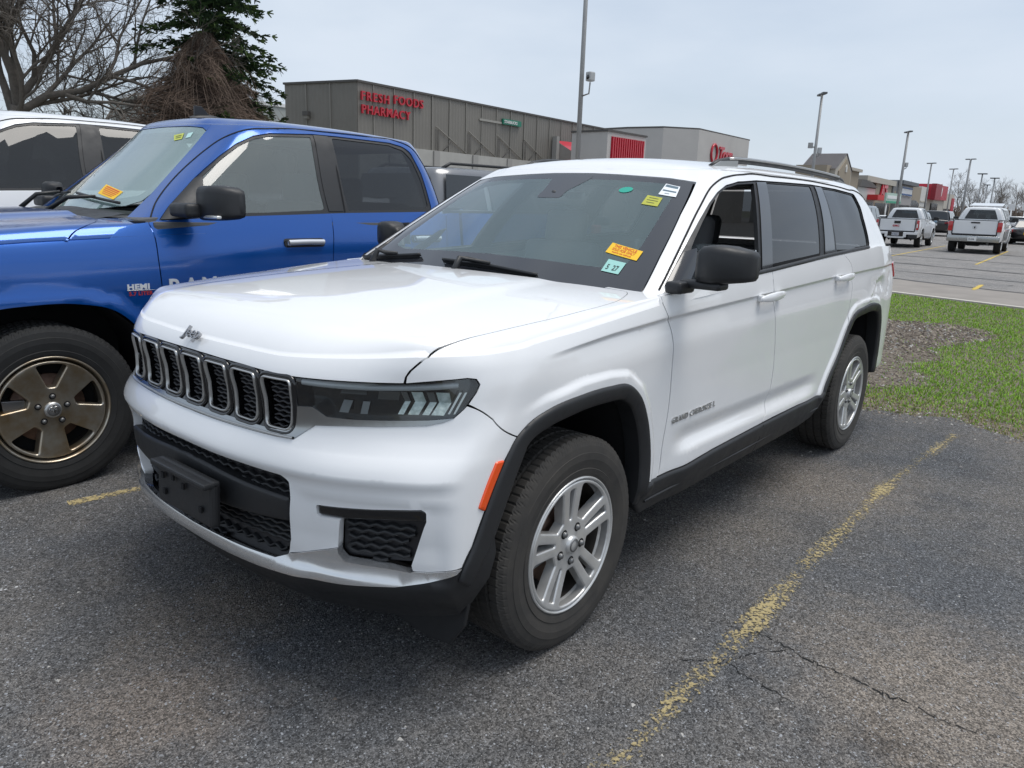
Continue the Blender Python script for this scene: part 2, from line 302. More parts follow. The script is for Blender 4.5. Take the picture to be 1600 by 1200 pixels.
# outlines of the white SUV, in the charts of its own body surfaces
JT = {
 'hl': [(0.5196, 1.0148), (0.6633, 1.0141), (0.7754, 1.014), (0.8481, 1.0147), (0.9255, 1.0217), (1.0051, 1.029), (1.0309, 1.0253), (1.0463, 1.0123), (1.04, 0.9913), (1.0136, 0.9475), (0.9862, 0.9193), (0.9209, 0.913), (0.8152, 0.9093), (0.7053, 0.9075), (0.6245, 0.909), (0.5747, 0.9337), (0.5135, 0.9302)],
 'hlt': [(0.5135, 0.9302), (0.5747, 0.9337), (0.6245, 0.909), (0.7053, 0.9075), (0.8152, 0.9093), (0.9209, 0.913), (0.9897, 0.9202), (0.9602, 0.9067), (0.9171, 0.8968), (0.782, 0.89), (0.5857, 0.8805), (0.554, 0.8607), (0.5164, 0.8333)],
 'chrbot': [(0.5164, 0.8333), (0.4032, 0.8323), (0.2778, 0.8273), (0.1326, 0.8259), (0.0378, 0.8252)],
 'intake': [(0.1546, 0.7323), (0.3383, 0.733), (0.4904, 0.7269), (0.517, 0.7087), (0.5213, 0.6538), (0.5012, 0.5211), (0.4758, 0.4651), (0.4275, 0.4448), (0.2936, 0.4412), (0.1688, 0.4444)],
 'barT': [(0.1386, 0.6783), (0.3355, 0.6649), (0.5177, 0.6576)],
 'barB': [(0.2041, 0.5595), (0.3784, 0.5692), (0.5174, 0.5819)],
 'fog': [(0.6236, 0.6523), (0.8351, 0.661), (0.9908, 0.6717), (1.011, 0.6636), (1.0121, 0.6352), (1.003, 0.6195), (0.942, 0.4952), (0.9228, 0.486), (0.8512, 0.4791), (0.7126, 0.4834), (0.6937, 0.5072), (0.7154, 0.6159), (0.6356, 0.6155), (0.6252, 0.6227)],
 'lipT': [(0.4365, 0.4447), (0.4817, 0.4714), (0.5685, 0.4934), (0.6871, 0.5259), (0.9371, 0.4724), (1.0077, 0.4801), (1.1163, 0.4918), (1.195, 0.4921)],
 'lipB': [(1.1672, 0.4801), (1.0283, 0.4561), (0.8809, 0.4255), (0.7016, 0.4173), (0.5523, 0.412), (0.428, 0.4061), (0.3683, 0.3981), (0.233, 0.3994), (0.0054, 0.3879)],
 'seamBF': [(1.0201, 0.9538), (1.064, 0.9424), (1.1789, 0.9091), (1.3424, 0.8427)],
 'bcrease': [(0.5645, 0.6524), (0.6596, 0.6577), (0.856, 0.6946), (1.0996, 0.7091)],
 'bcrease2': [(0.1431, 0.755), (0.5083, 0.7609), (0.7885, 0.7701), (0.9945, 0.8017)],
 'flareF': [(1.1952, 0.486), (1.2369, 0.5523), (1.2683, 0.647), (1.3119, 0.7829), (1.3382, 0.8445), (1.3693, 0.871), (1.462, 0.9032)],
 'flareF2': [(1.6384, 0.924), (1.7882, 0.9223), (1.902, 0.9101), (1.9952, 0.8517), (2.0509, 0.7659), (2.0856, 0.661), (2.1013, 0.5575), (2.0926, 0.4871)],
 'flareR': [(4.0871, 0.5056), (4.2784, 0.6869), (4.3812, 0.8176), (4.4653, 0.9107), (4.646, 0.9462), (4.9517, 0.9524), (5.0762, 0.9187), (5.1664, 0.8255), (5.3021, 0.652), (5.1765, 0.5631)],
 'marker': [(1.2805, 0.7851), (1.3115, 0.7849), (1.2685, 0.645), (1.2473, 0.6652)],
 'seam1': [(2.1561, 1.2015), (2.1785, 1.1627), (2.2103, 1.115), (2.2347, 1.0801), (2.2523, 1.0255), (2.2585, 0.9314), (2.2578, 0.7392), (2.2322, 0.6042), (2.2109, 0.4812)],
 'seam2': [(3.212, 1.2596), (3.2671, 1.0037), (3.325, 0.7296), (3.3166, 0.6068), (3.2241, 0.513)],
 'seam3': [(4.2934, 1.2906), (4.406, 1.2171), (4.4589, 1.1198), (4.4401, 0.8923)],
 'rockT': [(2.1027, 0.4843), (2.2109, 0.4812), (2.3989, 0.4755), (2.6747, 0.4893), (3.2029, 0.5009), (3.7162, 0.4967), (4.1788, 0.4706)],
 'handF': [(3.022, 1.1388), (3.3406, 1.1276), (3.046, 1.101), (3.3318, 1.1065)],
 'handR': [(4.1136, 1.1687), (4.4477, 1.1661), (4.1461, 1.1338)],
 'letters': [(2.2939, 0.6809), (2.9635, 0.7085), (2.2906, 0.7002), (2.9585, 0.7002)],
 'seamHood1': [(0.8498, 1.0155), (0.851, 1.0346), (0.8597, 1.051)],
 'seamHood2': [(0.7102, 0.9072), (0.6465, 0.8852), (0.6056, 0.8861), (0.4937, 0.8357), (0.4007, 0.8636), (0.224, 0.8975), (-0.0075, 0.909), (-0.1631, 0.9166), (-0.3904, 0.8105), (-0.4626, 0.8053), (-0.4895, 0.8004), (-0.4063, 0.4304), (-0.3754, 0.0297), (-0.7559, -0.7205)],
 'logo': [(-0.07, 1.0826), (0.0808, 1.0803), (0.014, 1.0756)],
 'win1': [(0.8533, 1.2666), (0.8534, 1.3263), (0.8788, 1.3661), (0.8755, 1.3952), (0.884, 1.468), (0.9006, 1.5398), (0.9279, 1.5865), (0.9826, 1.6234), (1.0935, 1.644), (1.4374, 1.6593), (1.5226, 1.499), (1.713, 1.2525)],
 'bpil': [(1.4692, 1.6618), (1.6211, 1.6645), (1.8373, 1.2519), (1.7254, 1.2452)],
 'win2': [(1.6274, 1.6647), (2.6333, 1.6708), (2.5698, 1.2807), (1.8373, 1.2519)],
 'win25': [(2.7119, 1.6702), (2.8906, 1.6686), (2.8103, 1.2892), (2.6182, 1.2843)],
 'win3': [(2.9269, 1.6665), (3.8512, 1.6361), (3.6886, 1.4861), (3.6136, 1.3634), (3.5361, 1.3132), (2.8566, 1.2929)],
 'drip': [(0.857, 1.2613), (0.8476, 1.3923), (0.8567, 1.5167), (0.8951, 1.6198), (1.0005, 1.6609), (1.1836, 1.681), (1.8395, 1.6951), (2.9319, 1.6881), (3.9876, 1.6459)],
 'belt': [(0.857, 1.2613), (1.0998, 1.2374), (1.7001, 1.2326), (2.6053, 1.2763), (3.5424, 1.3052)],
 'ws': [(-0.1206, 1.6638), (0.2794, 1.6493), (0.723, 1.6359), (0.7961, 1.6294), (0.7761, 1.4899), (0.7734, 1.3245), (0.778, 1.2015)],
 'wsB': [(0.778, 1.2015), (0.7327, 1.1938), (0.5692, 1.202), (0.3782, 1.2133)],
 'stk1': [(0.5988, 1.6193), (0.7398, 1.6094), (0.7269, 1.56), (0.6088, 1.5706)],
 'stk2': [(0.5411, 1.5678), (0.6478, 1.5569), (0.6508, 1.5188), (0.5531, 1.5275)],
 'stk3': [(0.3496, 1.6002), (0.4289, 1.5803)],
 'stk4': [(0.5708, 1.3654), (0.7038, 1.3394), (0.7009, 1.3046), (0.5763, 1.3276)],
 'stk5': [(0.6081, 1.3029), (0.6726, 1.2941), (0.6707, 1.252), (0.6124, 1.2601)],
 'wipP': [(-0.1089, 1.2523), (0.0869, 1.2475), (0.3658, 1.2173), (-0.1672, 1.2316)],
}
# ---------------------------------------------------------------- materials
MATS = {}
def nodes_of(m): return m.node_tree.nodes, m.node_tree.links
def pmat(name, color=(.5,.5,.5), rough=.5, metal=0.0, coat=0.0, coat_rough=.03, spec=.5, noise=0.0, nscale=8.0, bump=0.0, bscale=200.0, bdist=.002, alpha=1.0, nrough=0.0, color2=None, emit=None):
    """Principled material with optional colour mottling and bump."""
    if name in MATS: return MATS[name]
    m = bpy.data.materials.new(name); m.use_nodes = True
    n, l = nodes_of(m); b = n["Principled BSDF"]
    b.inputs['Base Color'].default_value = (*color, 1); b.inputs['Roughness'].default_value = rough; b.inputs['Metallic'].default_value = metal
    b.inputs['Coat Weight'].default_value = coat; b.inputs['Coat Roughness'].default_value = coat_rough; b.inputs['Specular IOR Level'].default_value = spec
    b.inputs['Alpha'].default_value = alpha
    if emit: b.inputs['Emission Color'].default_value = (*emit, 1); b.inputs['Emission Strength'].default_value = 1
    tc = None
    if noise or bump or color2 or nrough:
        tc = n.new("ShaderNodeTexCoord")
    if noise or color2 or nrough:
        t = n.new("ShaderNodeTexNoise"); t.inputs['Scale'].default_value = nscale; t.inputs['Detail'].default_value = 5; t.inputs['Roughness'].default_value = .6
        l.new(tc.outputs['Object'], t.inputs['Vector'])
        if noise or color2:
            mx = n.new("ShaderNodeMix"); mx.data_type = 'RGBA'
            c2 = color2 if color2 else tuple(c*(1-noise) for c in color)
            mr = n.new("ShaderNodeMapRange"); mr.inputs['From Min'].default_value = .35; mr.inputs['From Max'].default_value = .68
            l.new(t.outputs['Fac'], mr.inputs['Value']); l.new(mr.outputs[0], mx.inputs['Factor'])
            mx.inputs['A'].default_value = (*color, 1); mx.inputs['B'].default_value = (*c2, 1)
            l.new(mx.outputs['Result'], b.inputs['Base Color'])
        if nrough:
            mr = n.new("ShaderNodeMapRange"); mr.inputs['From Min'].default_value = .3; mr.inputs['From Max'].default_value = .7
            mr.inputs['To Min'].default_value = max(0, rough-nrough); mr.inputs['To Max'].default_value = min(1, rough+nrough)
            l.new(t.outputs['Fac'], mr.inputs['Value']); l.new(mr.outputs[0], b.inputs['Roughness'])
    if bump:
        t = n.new("ShaderNodeTexNoise"); t.inputs['Scale'].default_value = bscale; t.inputs['Detail'].default_value = 3
        bp_ = n.new("ShaderNodeBump"); bp_.inputs['Strength'].default_value = bump; bp_.inputs['Distance'].default_value = bdist
        l.new(tc.outputs['Object'], t.inputs['Vector']); l.new(t.outputs['Fac'], bp_.inputs['Height']); l.new(bp_.outputs[0], b.inputs['Normal'])
    MATS[name] = m; return m
def glass_mat(name, tint, refl=1.0, rough=.0, film_haze=0.0, film_haze_col=(.4,.5,.5)):
    """Window glass: tinted see-through plus a Fresnel mirror layer."""
    if name in MATS: return MATS[name]
    m = bpy.data.materials.new(name); m.use_nodes = True
    n, l = nodes_of(m); n.clear()
    o = n.new("ShaderNodeOutputMaterial"); t = n.new("ShaderNodeBsdfTransparent"); t.inputs[0].default_value = (*tint, 1)
    g = n.new("ShaderNodeBsdfGlossy"); g.inputs['Roughness'].default_value = rough; g.inputs['Color'].default_value = (1, 1, 1, 1)
    f = n.new("ShaderNodeFresnel"); f.inputs['IOR'].default_value = 1.52
    ge = n.new("ShaderNodeNewGeometry"); io = n.new("ShaderNodeMath"); io.operation = 'MULTIPLY_ADD'; io.inputs[1].default_value = 1/1.52-1.52; io.inputs[2].default_value = 1.52   # a thin pane reflects alike from both sides
    l.new(ge.outputs['Backfacing'], io.inputs[0]); l.new(io.outputs[0], f.inputs['IOR'])
    mul = n.new("ShaderNodeMath"); mul.operation = 'MULTIPLY_ADD'; mul.inputs[1].default_value = 1.45*refl; mul.inputs[2].default_value = .012; mul.use_clamp = True
    mx = n.new("ShaderNodeMixShader")
    l.new(f.outputs[0], mul.inputs[0]); l.new(mul.outputs[0], mx.inputs[0])
    src = t
    if film_haze:  # pale diffuse haze painted into the pane for sky reflection and cabin light
        d = n.new("ShaderNodeBsdfDiffuse"); d.inputs[0].default_value = (*film_haze_col, 1)
        m2 = n.new("ShaderNodeMixShader"); m2.inputs[0].default_value = film_haze
        l.new(t.outputs[0], m2.inputs[1]); l.new(d.outputs[0], m2.inputs[2]); src = m2
    l.new(src.outputs[0], mx.inputs[1]); l.new(g.outputs[0], mx.inputs[2]); l.new(mx.outputs[0], o.inputs[0])
    MATS[name] = m; return m

M_WHITE = pmat("white_car_paint", (.85,.855,.86), rough=.42, coat=1.0, coat_rough=.02, noise=.02, nscale=3)
M_BLUE = pmat("blue_metallic_paint", (.003,.085,.37), rough=.26, metal=.55, coat=1.0, coat_rough=.09, spec=.5)
M_PLASTIC = pmat("black_plastic", (.017,.018,.020), rough=.50, bump=.15, bscale=900, bdist=.0006, nrough=.08, nscale=20)
M_GLOSSBLK = pmat("gloss_black", (.006,.006,.007), rough=.10, coat=.6)
M_DARK = pmat("dark_cavity", (.006,.006,.007), rough=.85)
M_MESH = pmat("grille_mesh_black", (.022,.022,.025), rough=.35)
M_TRIM = pmat("dark_chrome_trim", (.40,.41,.41), rough=.2, metal=1.0)
M_CHROME = pmat("brushed_chrome", (.62,.62,.61), rough=.20, metal=1.0, nrough=.08, nscale=30)
M_SATIN = pmat("satin_chrome", (.52,.52,.51), rough=.32, metal=.9)
M_SILVER = pmat("silver_trim", (.74,.75,.76), rough=.22, metal=.8, coat=.6, nrough=.08, nscale=6)
M_ALLOY = pmat("silver_alloy", (.70,.70,.69), rough=.36, metal=.55, coat=.5, coat_rough=.08, noise=.25, nscale=7)
M_ALLOY_BRONZE = pmat("brake_dusted_alloy", (.46,.43,.37), rough=.30, metal=.8, coat=.5, coat_rough=.1, color2=(.30,.21,.11), nscale=7)
M_TYRE = pmat("tyre_rubber", (.022,.022,.022), rough=.72, noise=.35, nscale=14, bump=.3, bscale=350, bdist=.0008)
M_TYRE_DUSTY = pmat("dusty_tyre_rubber", (.034,.032,.030), rough=.8, color2=(.055,.050,.044), nscale=9, bump=.35, bscale=300, bdist=.001)
M_RUST = pmat("rusty_disc", (.16,.10,.075), rough=.55, metal=.6, noise=.4, nscale=40)
M_IRON = pmat("grey_iron", (.22,.22,.22), rough=.45, metal=.8)
M_ORANGE = pmat("orange_marker_lens", (.85,.085,.005), rough=.12, coat=.8)
M_REDLENS = pmat("red_lens", (.45,.010,.012), rough=.12, coat=.8)
M_CLEAR = glass_mat("clear_lens", (.80,.84,.84))
M_WINDSHIELD = glass_mat("windshield_glass", (.88,.96,.95), film_haze=.115, film_haze_col=(.36,.60,.60))  # teal haze in the colour brightens the pane like reflected sky
M_SIDEGLASS = glass_mat("side_glass", (.90,.95,.94))
M_PRIVACY = glass_mat("privacy_glass", (.09,.095,.10), refl=.62, film_haze=.02, film_haze_col=(.4,.45,.5))
M_FRIT = pmat("ceramic_frit", (.030,.031,.036), rough=.06, coat=.5)
M_SEAT = pmat("black_seat_cloth", (.12,.12,.125), rough=.8, bump=.3, bscale=300)
M_SEATGREY = pmat("grey_seat_cloth", (.11,.11,.11), rough=.85, bump=.3, bscale=300)
M_HEADLINER = pmat("grey_headliner", (.62,.62,.60), rough=.9)
M_DASH = pmat("dash_plastic", (.075,.076,.078), rough=.55)
M_MIRROR = pmat("mirror_glass", (.85,.85,.85), rough=.01, metal=1.0)
M_WPLASTIC = pmat("white_plastic", (.72,.73,.74), rough=.35)

# ---------------------------------------------------------------- mesh helpers
def link(o, parent=None):
    COL.objects.link(o)
    if parent is not None: o.parent = parent
    return o
def tag(o, label=None, cat=None, group=None, kind=None):
    if label: o['label'] = label
    if cat: o['category'] = cat
    if group: o['group'] = group
    if kind: o['kind'] = kind
    return o
def empty(name, loc=(0,0,0), rz=0.0, label=None, cat=None, group=None, parent=None):
    o = bpy.data.objects.new(name, None); o.location = loc; o.rotation_euler = (0,0,rz); o.empty_display_size = .2
    link(o, parent); return tag(o, label, cat, group)
class MB:
    """Collects geometry for ONE mesh object; several materials allowed."""
    def __init__(s): s.v=[]; s.f=[]; s.m=[]; s.n={}; s.mats=[]; s.sm=[]
    def mi(s, mat):
        if mat not in s.mats: s.mats.append(mat)
        return s.mats.index(mat)
    def add(s, V, F, mat, smooth_=True, N=None):
        b = len(s.v); s.v += [tuple(map(float, v)) for v in V]
        i = s.mi(mat)
        for f in F: s.f.append(tuple(int(k)+b for k in f)); s.m.append(i); s.sm.append(smooth_)
        if N is not None:
            for k, q in enumerate(N): s.n[b+k] = q
        return s
    def build(s, name, parent=None, label=None, mirror=False, auto=None):
        me = bpy.data.meshes.new(name)
        me.from_pydata(s.v, [], s.f); me.update()
        for m in s.mats: me.materials.append(m)
        me.polygons.foreach_set("material_index", s.m); me.polygons.foreach_set("use_smooth", s.sm)
        if s.n:
            nn = np.zeros((len(me.vertices), 3), np.float32)
            me.vertices.foreach_get("normal", nn.ravel()) if False else None
            vn = np.array([v.normal for v in me.vertices], np.float32)
            for k, q in s.n.items(): vn[k] = q
            # flat faces keep their face normals, the rest take the surface's own normal
            ln = np.zeros((len(me.loops), 3), np.float32)
            lv = np.zeros(len(me.loops), np.int32); me.loops.foreach_get("vertex_index", lv)
            ln[:] = vn[lv]
            for p in me.polygons:
                if not p.use_smooth:
                    for li in p.loop_indices: ln[li] = p.normal
            me.normals_split_custom_set(ln.tolist())
        o = bpy.data.objects.new(name, me); link(o, parent)
        if label: o['label'] = label
        return o
    def xform(s, fn):
        s.v = [tuple(fn(Vector(v))) for v in s.v]; return s
def box(mb, c, size, mat, bev=0.0, rot=None, seg=2):
    bm = bmesh.new(); bmesh.ops.create_cube(bm, size=1)
    bmesh.ops.scale(bm, vec=size, verts=bm.verts)
    if bev > 0:
        bev = min(bev, min(size)*.45)
        bmesh.ops.bevel(bm, geom=bm.edges[:], offset=bev, segments=seg, profile=.6, affect='EDGES')
    M = Matrix.Translation(c) @ (rot.to_4x4() if rot is not None else Matrix.Identity(4))
    bm.verts.index_update()
    V = [M @ v.co for v in bm.verts]; F = [[v.index for v in f.verts] for f in bm.faces]; bm.free()
    mb.add(V, F, mat, bev > 0 and seg > 2)
    return mb
def prism(mb, pts, axis, a, b, mat, bev=0.0):
    """Extrude a 2D outline (list of 2-tuples in the two other axes, cyclic order) from a to b along axis."""
    n = len(pts); ax = 'xyz'.index(axis)
    def mk(p, h):
        q = list(p); q.insert(ax, h); return q
    area = sum(pts[i][0]*pts[(i+1)%n][1]-pts[(i+1)%n][0]*pts[i][1] for i in range(n))
    if (area > 0) == (ax == 1): pts = pts[::-1]
    if a > b: a, b = b, a
    bm = bmesh.new()
    lo = [bm.verts.new(mk(p, a)) for p in pts]; hi = [bm.verts.new(mk(p, b)) for p in pts]
    bm.faces.new(lo[::-1]); bm.faces.new(hi)
    for i in range(n): bm.faces.new((lo[i], lo[(i+1)%n], hi[(i+1)%n], hi[i]))
    bmesh.ops.recalc_face_normals(bm, faces=bm.faces)
    if bev > 0: bmesh.ops.bevel(bm, geom=bm.edges[:], offset=bev, segments=2, profile=.6, affect='EDGES')
    bmesh.ops.triangulate(bm, faces=[f for f in bm.faces if len(f.verts) > 4])
    bm.verts.index_update()
    mb.add([v.co for v in bm.verts], [[v.index for v in f.verts] for f in bm.faces], mat, False); bm.free()
    return mb
def tube(mb, pts, r, mat, seg=8, closed=False, caps=True):
    """Round tube along 3D points; r a number or a list."""
    P = [Vector(p) for p in pts]; n = len(P)
    rs = r if hasattr(r, '__len__') else [r]*n
    V, F = [], []; up = None
    for i in range(n):
        t = (P[(i+1)%n]-P[i-1]) if closed else (P[min(i+1, n-1)]-P[max(i-1, 0)])
        t = t.normalized() if t.length > 1e-9 else Vector((0,0,1))
        if up is None:
            up = Vector((0,0,1)) if abs(t.z) < .9 else Vector((1,0,0))
        sd = t.cross(up)
        if sd.length < 1e-6: sd = t.orthogonal()
        sd.normalize(); up = sd.cross(t).normalized()
        for k in range(seg):
            a = 2*math.pi*k/seg; V.append(P[i]+(sd*math.cos(a)+up*math.sin(a))*rs[i])
    m = n if closed else n-1
    for i in range(m):
        for k in range(seg):
            a = i*seg+k; b = i*seg+(k+1)%seg; c = ((i+1)%n)*seg+(k+1)%seg; d = ((i+1)%n)*seg+k
            F.append((a, b, c, d))
    if caps and not closed:
        F.append(tuple(range(seg))[::-1]); F.append(tuple((n-1)*seg+k for k in range(seg)))
    mb.add(V, F, mat); return mb
def lathe(mb, prof, mat, seg=64, c=(0,0,0), axis='y', flip=False):
    """prof: list of (r, h); revolved about axis through c."""
    V, F = [], []; n = len(prof)
    for k in range(seg):
        a = 2*math.pi*k/seg
        for r, h in prof:
            q = (r*math.cos(a), h, r*math.sin(a)) if axis == 'y' else (r*math.cos(a), r*math.sin(a), h) if axis == 'z' else (h, r*math.cos(a), r*math.sin(a))
            V.append((q[0]+c[0], q[1]+c[1], q[2]+c[2]))
    for k in range(seg):
        for j in range(n-1):
            a = k*n+j; b = k*n+j+1; c_ = ((k+1)%seg)*n+j+1; d = ((k+1)%seg)*n+j
            F.append((a, d, c_, b) if flip else (a, b, c_, d))
    mb.add(V, F, mat); return mb
def grid_surf(mb, fn, us, vs, mat, flip=False):
    V = [fn(u, v) for u in us for v in vs]; nv = len(vs); F = []
    for i in range(len(us)-1):
        for j in range(nv-1):
            q = (i*nv+j, (i+1)*nv+j, (i+1)*nv+j+1, i*nv+j+1); F.append(q[::-1] if flip else q)
    mb.add(V, F, mat); return mb

# ---------------------------------------------------------------- outlines and panels
def resample(poly, step, closed=True):
    P = np.asarray(poly, float); out = []
    n = len(P); m = n if closed else n-1
    for i in range(m):
        a, b = P[i], P[(i+1) % n]; L = np.hypot(*(b-a)); k = max(1, int(math.ceil(L/step)))
        for j in range(k): out.append(a+(b-a)*j/k)
    if not closed: out.append(P[-1])
    return np.array(out)
def fillet(poly, r, seg=5, closed=True):
    """Round every corner of an outline by (up to) radius r (number or per-corner list)."""
    P = [np.asarray(p, float) for p in poly]; n = len(P); out = []
    rr = r if hasattr(r, '__len__') else [r]*n
    for i in range(n):
        if (not closed and i in (0, n-1)) or rr[i] <= 0: out.append(P[i]); continue
        a, b, c = P[i-1], P[i], P[(i+1) % n]
        u, v = a-b, c-b; lu, lv = np.hypot(*u), np.hypot(*v)
        if lu < 1e-9 or lv < 1e-9: continue
        u, v = u/lu, v/lv; ang = math.acos(max(-1, min(1, float(u@v))))
        if ang > math.pi-.03: out.append(b); continue
        d = min(rr[i]/math.tan(ang/2), lu*.48, lv*.48)
        A, C = b+u*d, b+v*d
        for k in range(seg+1):
            t = k/seg; out.append((1-t)**2*A+2*t*(1-t)*b+t*t*C)
    return np.array(out)
def curve2(poly, step=.01, closed=False):
    """Smooth Catmull-Rom resampling of a 2D polyline."""
    P = np.asarray(poly, float)
    if closed: P = np.vstack([P, P[:1]])
    d = np.r_[0, np.cumsum(np.maximum(np.linalg.norm(np.diff(P, axis=0), axis=1), 1e-9))]
    n = max(2, int(d[-1]/step)+1); t = np.linspace(0, d[-1], n)
    if closed:
        dd = np.r_[d[-2]-d[-1], d, d[-1]+d[1]]; PP = np.vstack([P[-2], P, P[1]])
        return hermite(dd, PP, t)[:-1]
    return hermite(d, P, t)
def inside(pts, poly):
    x, y = pts[:, 0], pts[:, 1]; r = np.zeros(len(pts), bool); n = len(poly)
    for i in range(n):
        x0, y0 = poly[i]; x1, y1 = poly[(i+1) % n]
        if y0 == y1: continue
        c = ((y0 > y) != (y1 > y)) & (x < (x1-x0)*(y-y0)/(y1-y0)+x0)
        r ^= c
    return r
def edge_dist(pts, loops):
    out = np.full(len(pts), 1e9)
    for lp in loops: out = np.minimum(out, polydist(pts[:, 0], pts[:, 1], np.vstack([lp, lp[:1]])))
    return out
def panel(mb, surf, outline, mat, holes=(), grid=.03, step=.015, off=0.0, rim=.012, extra=None, bevel=None, rim_mat=None, back=False, flip=False):
    """Fill an outline in a surface's own chart, map it onto the surface, turn the edge in by rim."""
    loops = [resample(outline, step)]+[resample(h, step) for h in holes]
    lo, hi = loops[0].min(0), loops[0].max(0)
    gx = np.arange(lo[0]+grid*.5, hi[0], grid); gy = np.arange(lo[1]+grid*.5, hi[1], grid)
    G = np.stack(np.meshgrid(gx, gy), -1).reshape(-1, 2)
    if len(G): G[:, 0] += (np.arange(len(G)) % 2)*grid*.13
    cand = [G]
    if extra is not None and len(extra): cand.append(np.asarray(extra, float))
    if bevel:
        bw, bh = bevel
        for lp in loops:
            nx = np.roll(lp, -1, 0)-np.roll(lp, 1, 0); nn = np.stack([-nx[:, 1], nx[:, 0]], 1); nn /= np.linalg.norm(nn, axis=1)[:, None]+1e-9
            for f in (.3, .65, 1.0): cand += [lp+nn*bw*f, lp-nn*bw*f]
    keep = []
    tree = []
    for ci, C in enumerate(cand):
        if not len(C): continue
        k = inside(C, loops[0])
        for h in loops[1:]: k &= ~inside(C, h)
        C = C[k]
        if not len(C): continue
        dd = edge_dist(C, loops); lim = step*.45 if not bevel else min(step*.45, bevel[0]*.25)
        if ci == 0 and bevel: lim = bevel[0]*1.15
        C = C[dd > lim]
        if ci == 0 and extra is not None and len(extra):
            E = np.asarray(extra, float); E = E[inside(E, loops[0])]
            if len(E):
                m = np.ones(len(C), bool)
                for q in range(0, len(C), 1000): m[q:q+1000] = (np.linalg.norm(C[q:q+1000, None]-E[None], axis=2).min(1) > grid*.4)
                C = C[m]
        keep.append(C)
    pts = [tuple(p) for lp in loops for p in lp]; edges = []; b = 0
    for lp in loops:
        n = len(lp); edges += [(b+i, b+(i+1) % n) for i in range(n)]; b += n
    for C in keep: pts += [tuple(p) for p in C]
    vv, ee, ff, *_ = delaunay_2d_cdt([Vector((float(p[0]), float(p[1]))) for p in pts], edges, [], 0, 1e-7)
    V2 = np.array([(v.x, v.y) for v in vv]); F = np.array([f for f in ff if len(f) == 3])
    cen = V2[F].mean(1); k = inside(cen, loops[0])
    for h in loops[1:]: k &= ~inside(cen, h)
    F = F[k]
    P = surf.P(V2[:, 0], V2[:, 1]); N = surf.N(V2[:, 0], V2[:, 1])
    if flip: N = -N
    h = np.full(len(V2), float(off)); NN = N
    if bevel:
        bw, bh = bevel; dd = np.clip(edge_dist(V2, loops)/bw, 0, 1); h = h-bh*(1-np.sqrt(np.clip(1-(1-dd)**2, 0, 1)))
    Q = P+N*h[:, None]
    fn = np.cross(Q[F[:, 1]]-Q[F[:, 0]], Q[F[:, 2]]-Q[F[:, 0]])
    bad = (fn*N[F].mean(1)).sum(1) < 0; F[bad] = F[bad][:, ::-1]
    mb.add(Q, F, mat, True, None if bevel else N)
    if back:
        mb.add(Q-N*.004, F[:, ::-1], mat, True)
    if rim > 0:
        h0 = off-(bevel[1] if bevel else 0)
        for li, lp in enumerate(loops):
            p = surf.P(lp[:, 0], lp[:, 1]); nr = surf.N(lp[:, 0], lp[:, 1])
            if flip: nr = -nr
            a = p+nr*h0; c = p+nr*(h0-rim); n = len(lp)
            area = np.sum(lp[:, 0]*np.roll(lp[:, 1], -1)-np.roll(lp[:, 0], -1)*lp[:, 1])
            ref = np.cross(a[1]-a[0], nr[0])
            FF = []
            for i in range(n):
                j = (i+1) % n; FF.append((i, n+i, n+j, j))
            V = np.vstack([a, c])
            # orient: outward from the panel
            t = (lp[1]-lp[0]); mid = (lp[0]+lp[1])/2; nl = np.array([t[1], -t[0]]); nl = nl/(np.linalg.norm(nl)+1e-12)*step*.3
            ins = inside(np.array([mid+nl]), loops[0])[0] and not any(inside(np.array([mid+nl]), h_)[0] for h_ in loops[1:])
            outd2 = mid-nl if ins else mid+nl
            o3 = surf.P([outd2[0]], [outd2[1]])[0]-surf.P([mid[0]], [mid[1]])[0]
            f0 = FF[0]; fnn = np.cross(V[f0[1]]-V[f0[0]], V[f0[2]]-V[f0[0]])
            if fnn@o3 < 0: FF = [q[::-1] for q in FF]
            mb.add(V, FF, rim_mat or mat, True)
    return mb
def bead(mb, surf, line, w, h, mat, closed=False, off=0.0, prof=((-1,0),(-.8,.7),(-.4,1),(.4,1),(.8,.7),(1,0)), flip=False):
    """A raised strip of width w and height h along a line in a surface's chart."""
    L = np.asarray(line, float); n = len(L)
    P = surf.P(L[:, 0], L[:, 1]); N = surf.N(L[:, 0], L[:, 1])
    if flip: N = -N
    T = (np.roll(P, -1, 0)-np.roll(P, 1, 0)) if closed else np.gradient(P, axis=0)
    T /= np.linalg.norm(T, axis=1)[:, None]+1e-12; B = np.cross(N, T); B /= np.linalg.norm(B, axis=1)[:, None]+1e-12
    V = []; m = len(prof)
    for i in range(n):
        for a, q in prof: V.append(P[i]+B[i]*a*w/2+N[i]*(q*h+off))
    F = []; k = n if closed else n-1
    for i in range(k):
        for j in range(m-1):
            F.append((i*m+j, i*m+j+1, ((i+1) % n)*m+j+1, ((i+1) % n)*m+j))
    # orientation
    f0 = F[len(prof)//2]; vv = np.array([V[q] for q in f0])
    if np.cross(vv[1]-vv[0], vv[2]-vv[0])@N[0] < 0: F = [q[::-1] for q in F]
    mb.add(V, F, mat); return mb
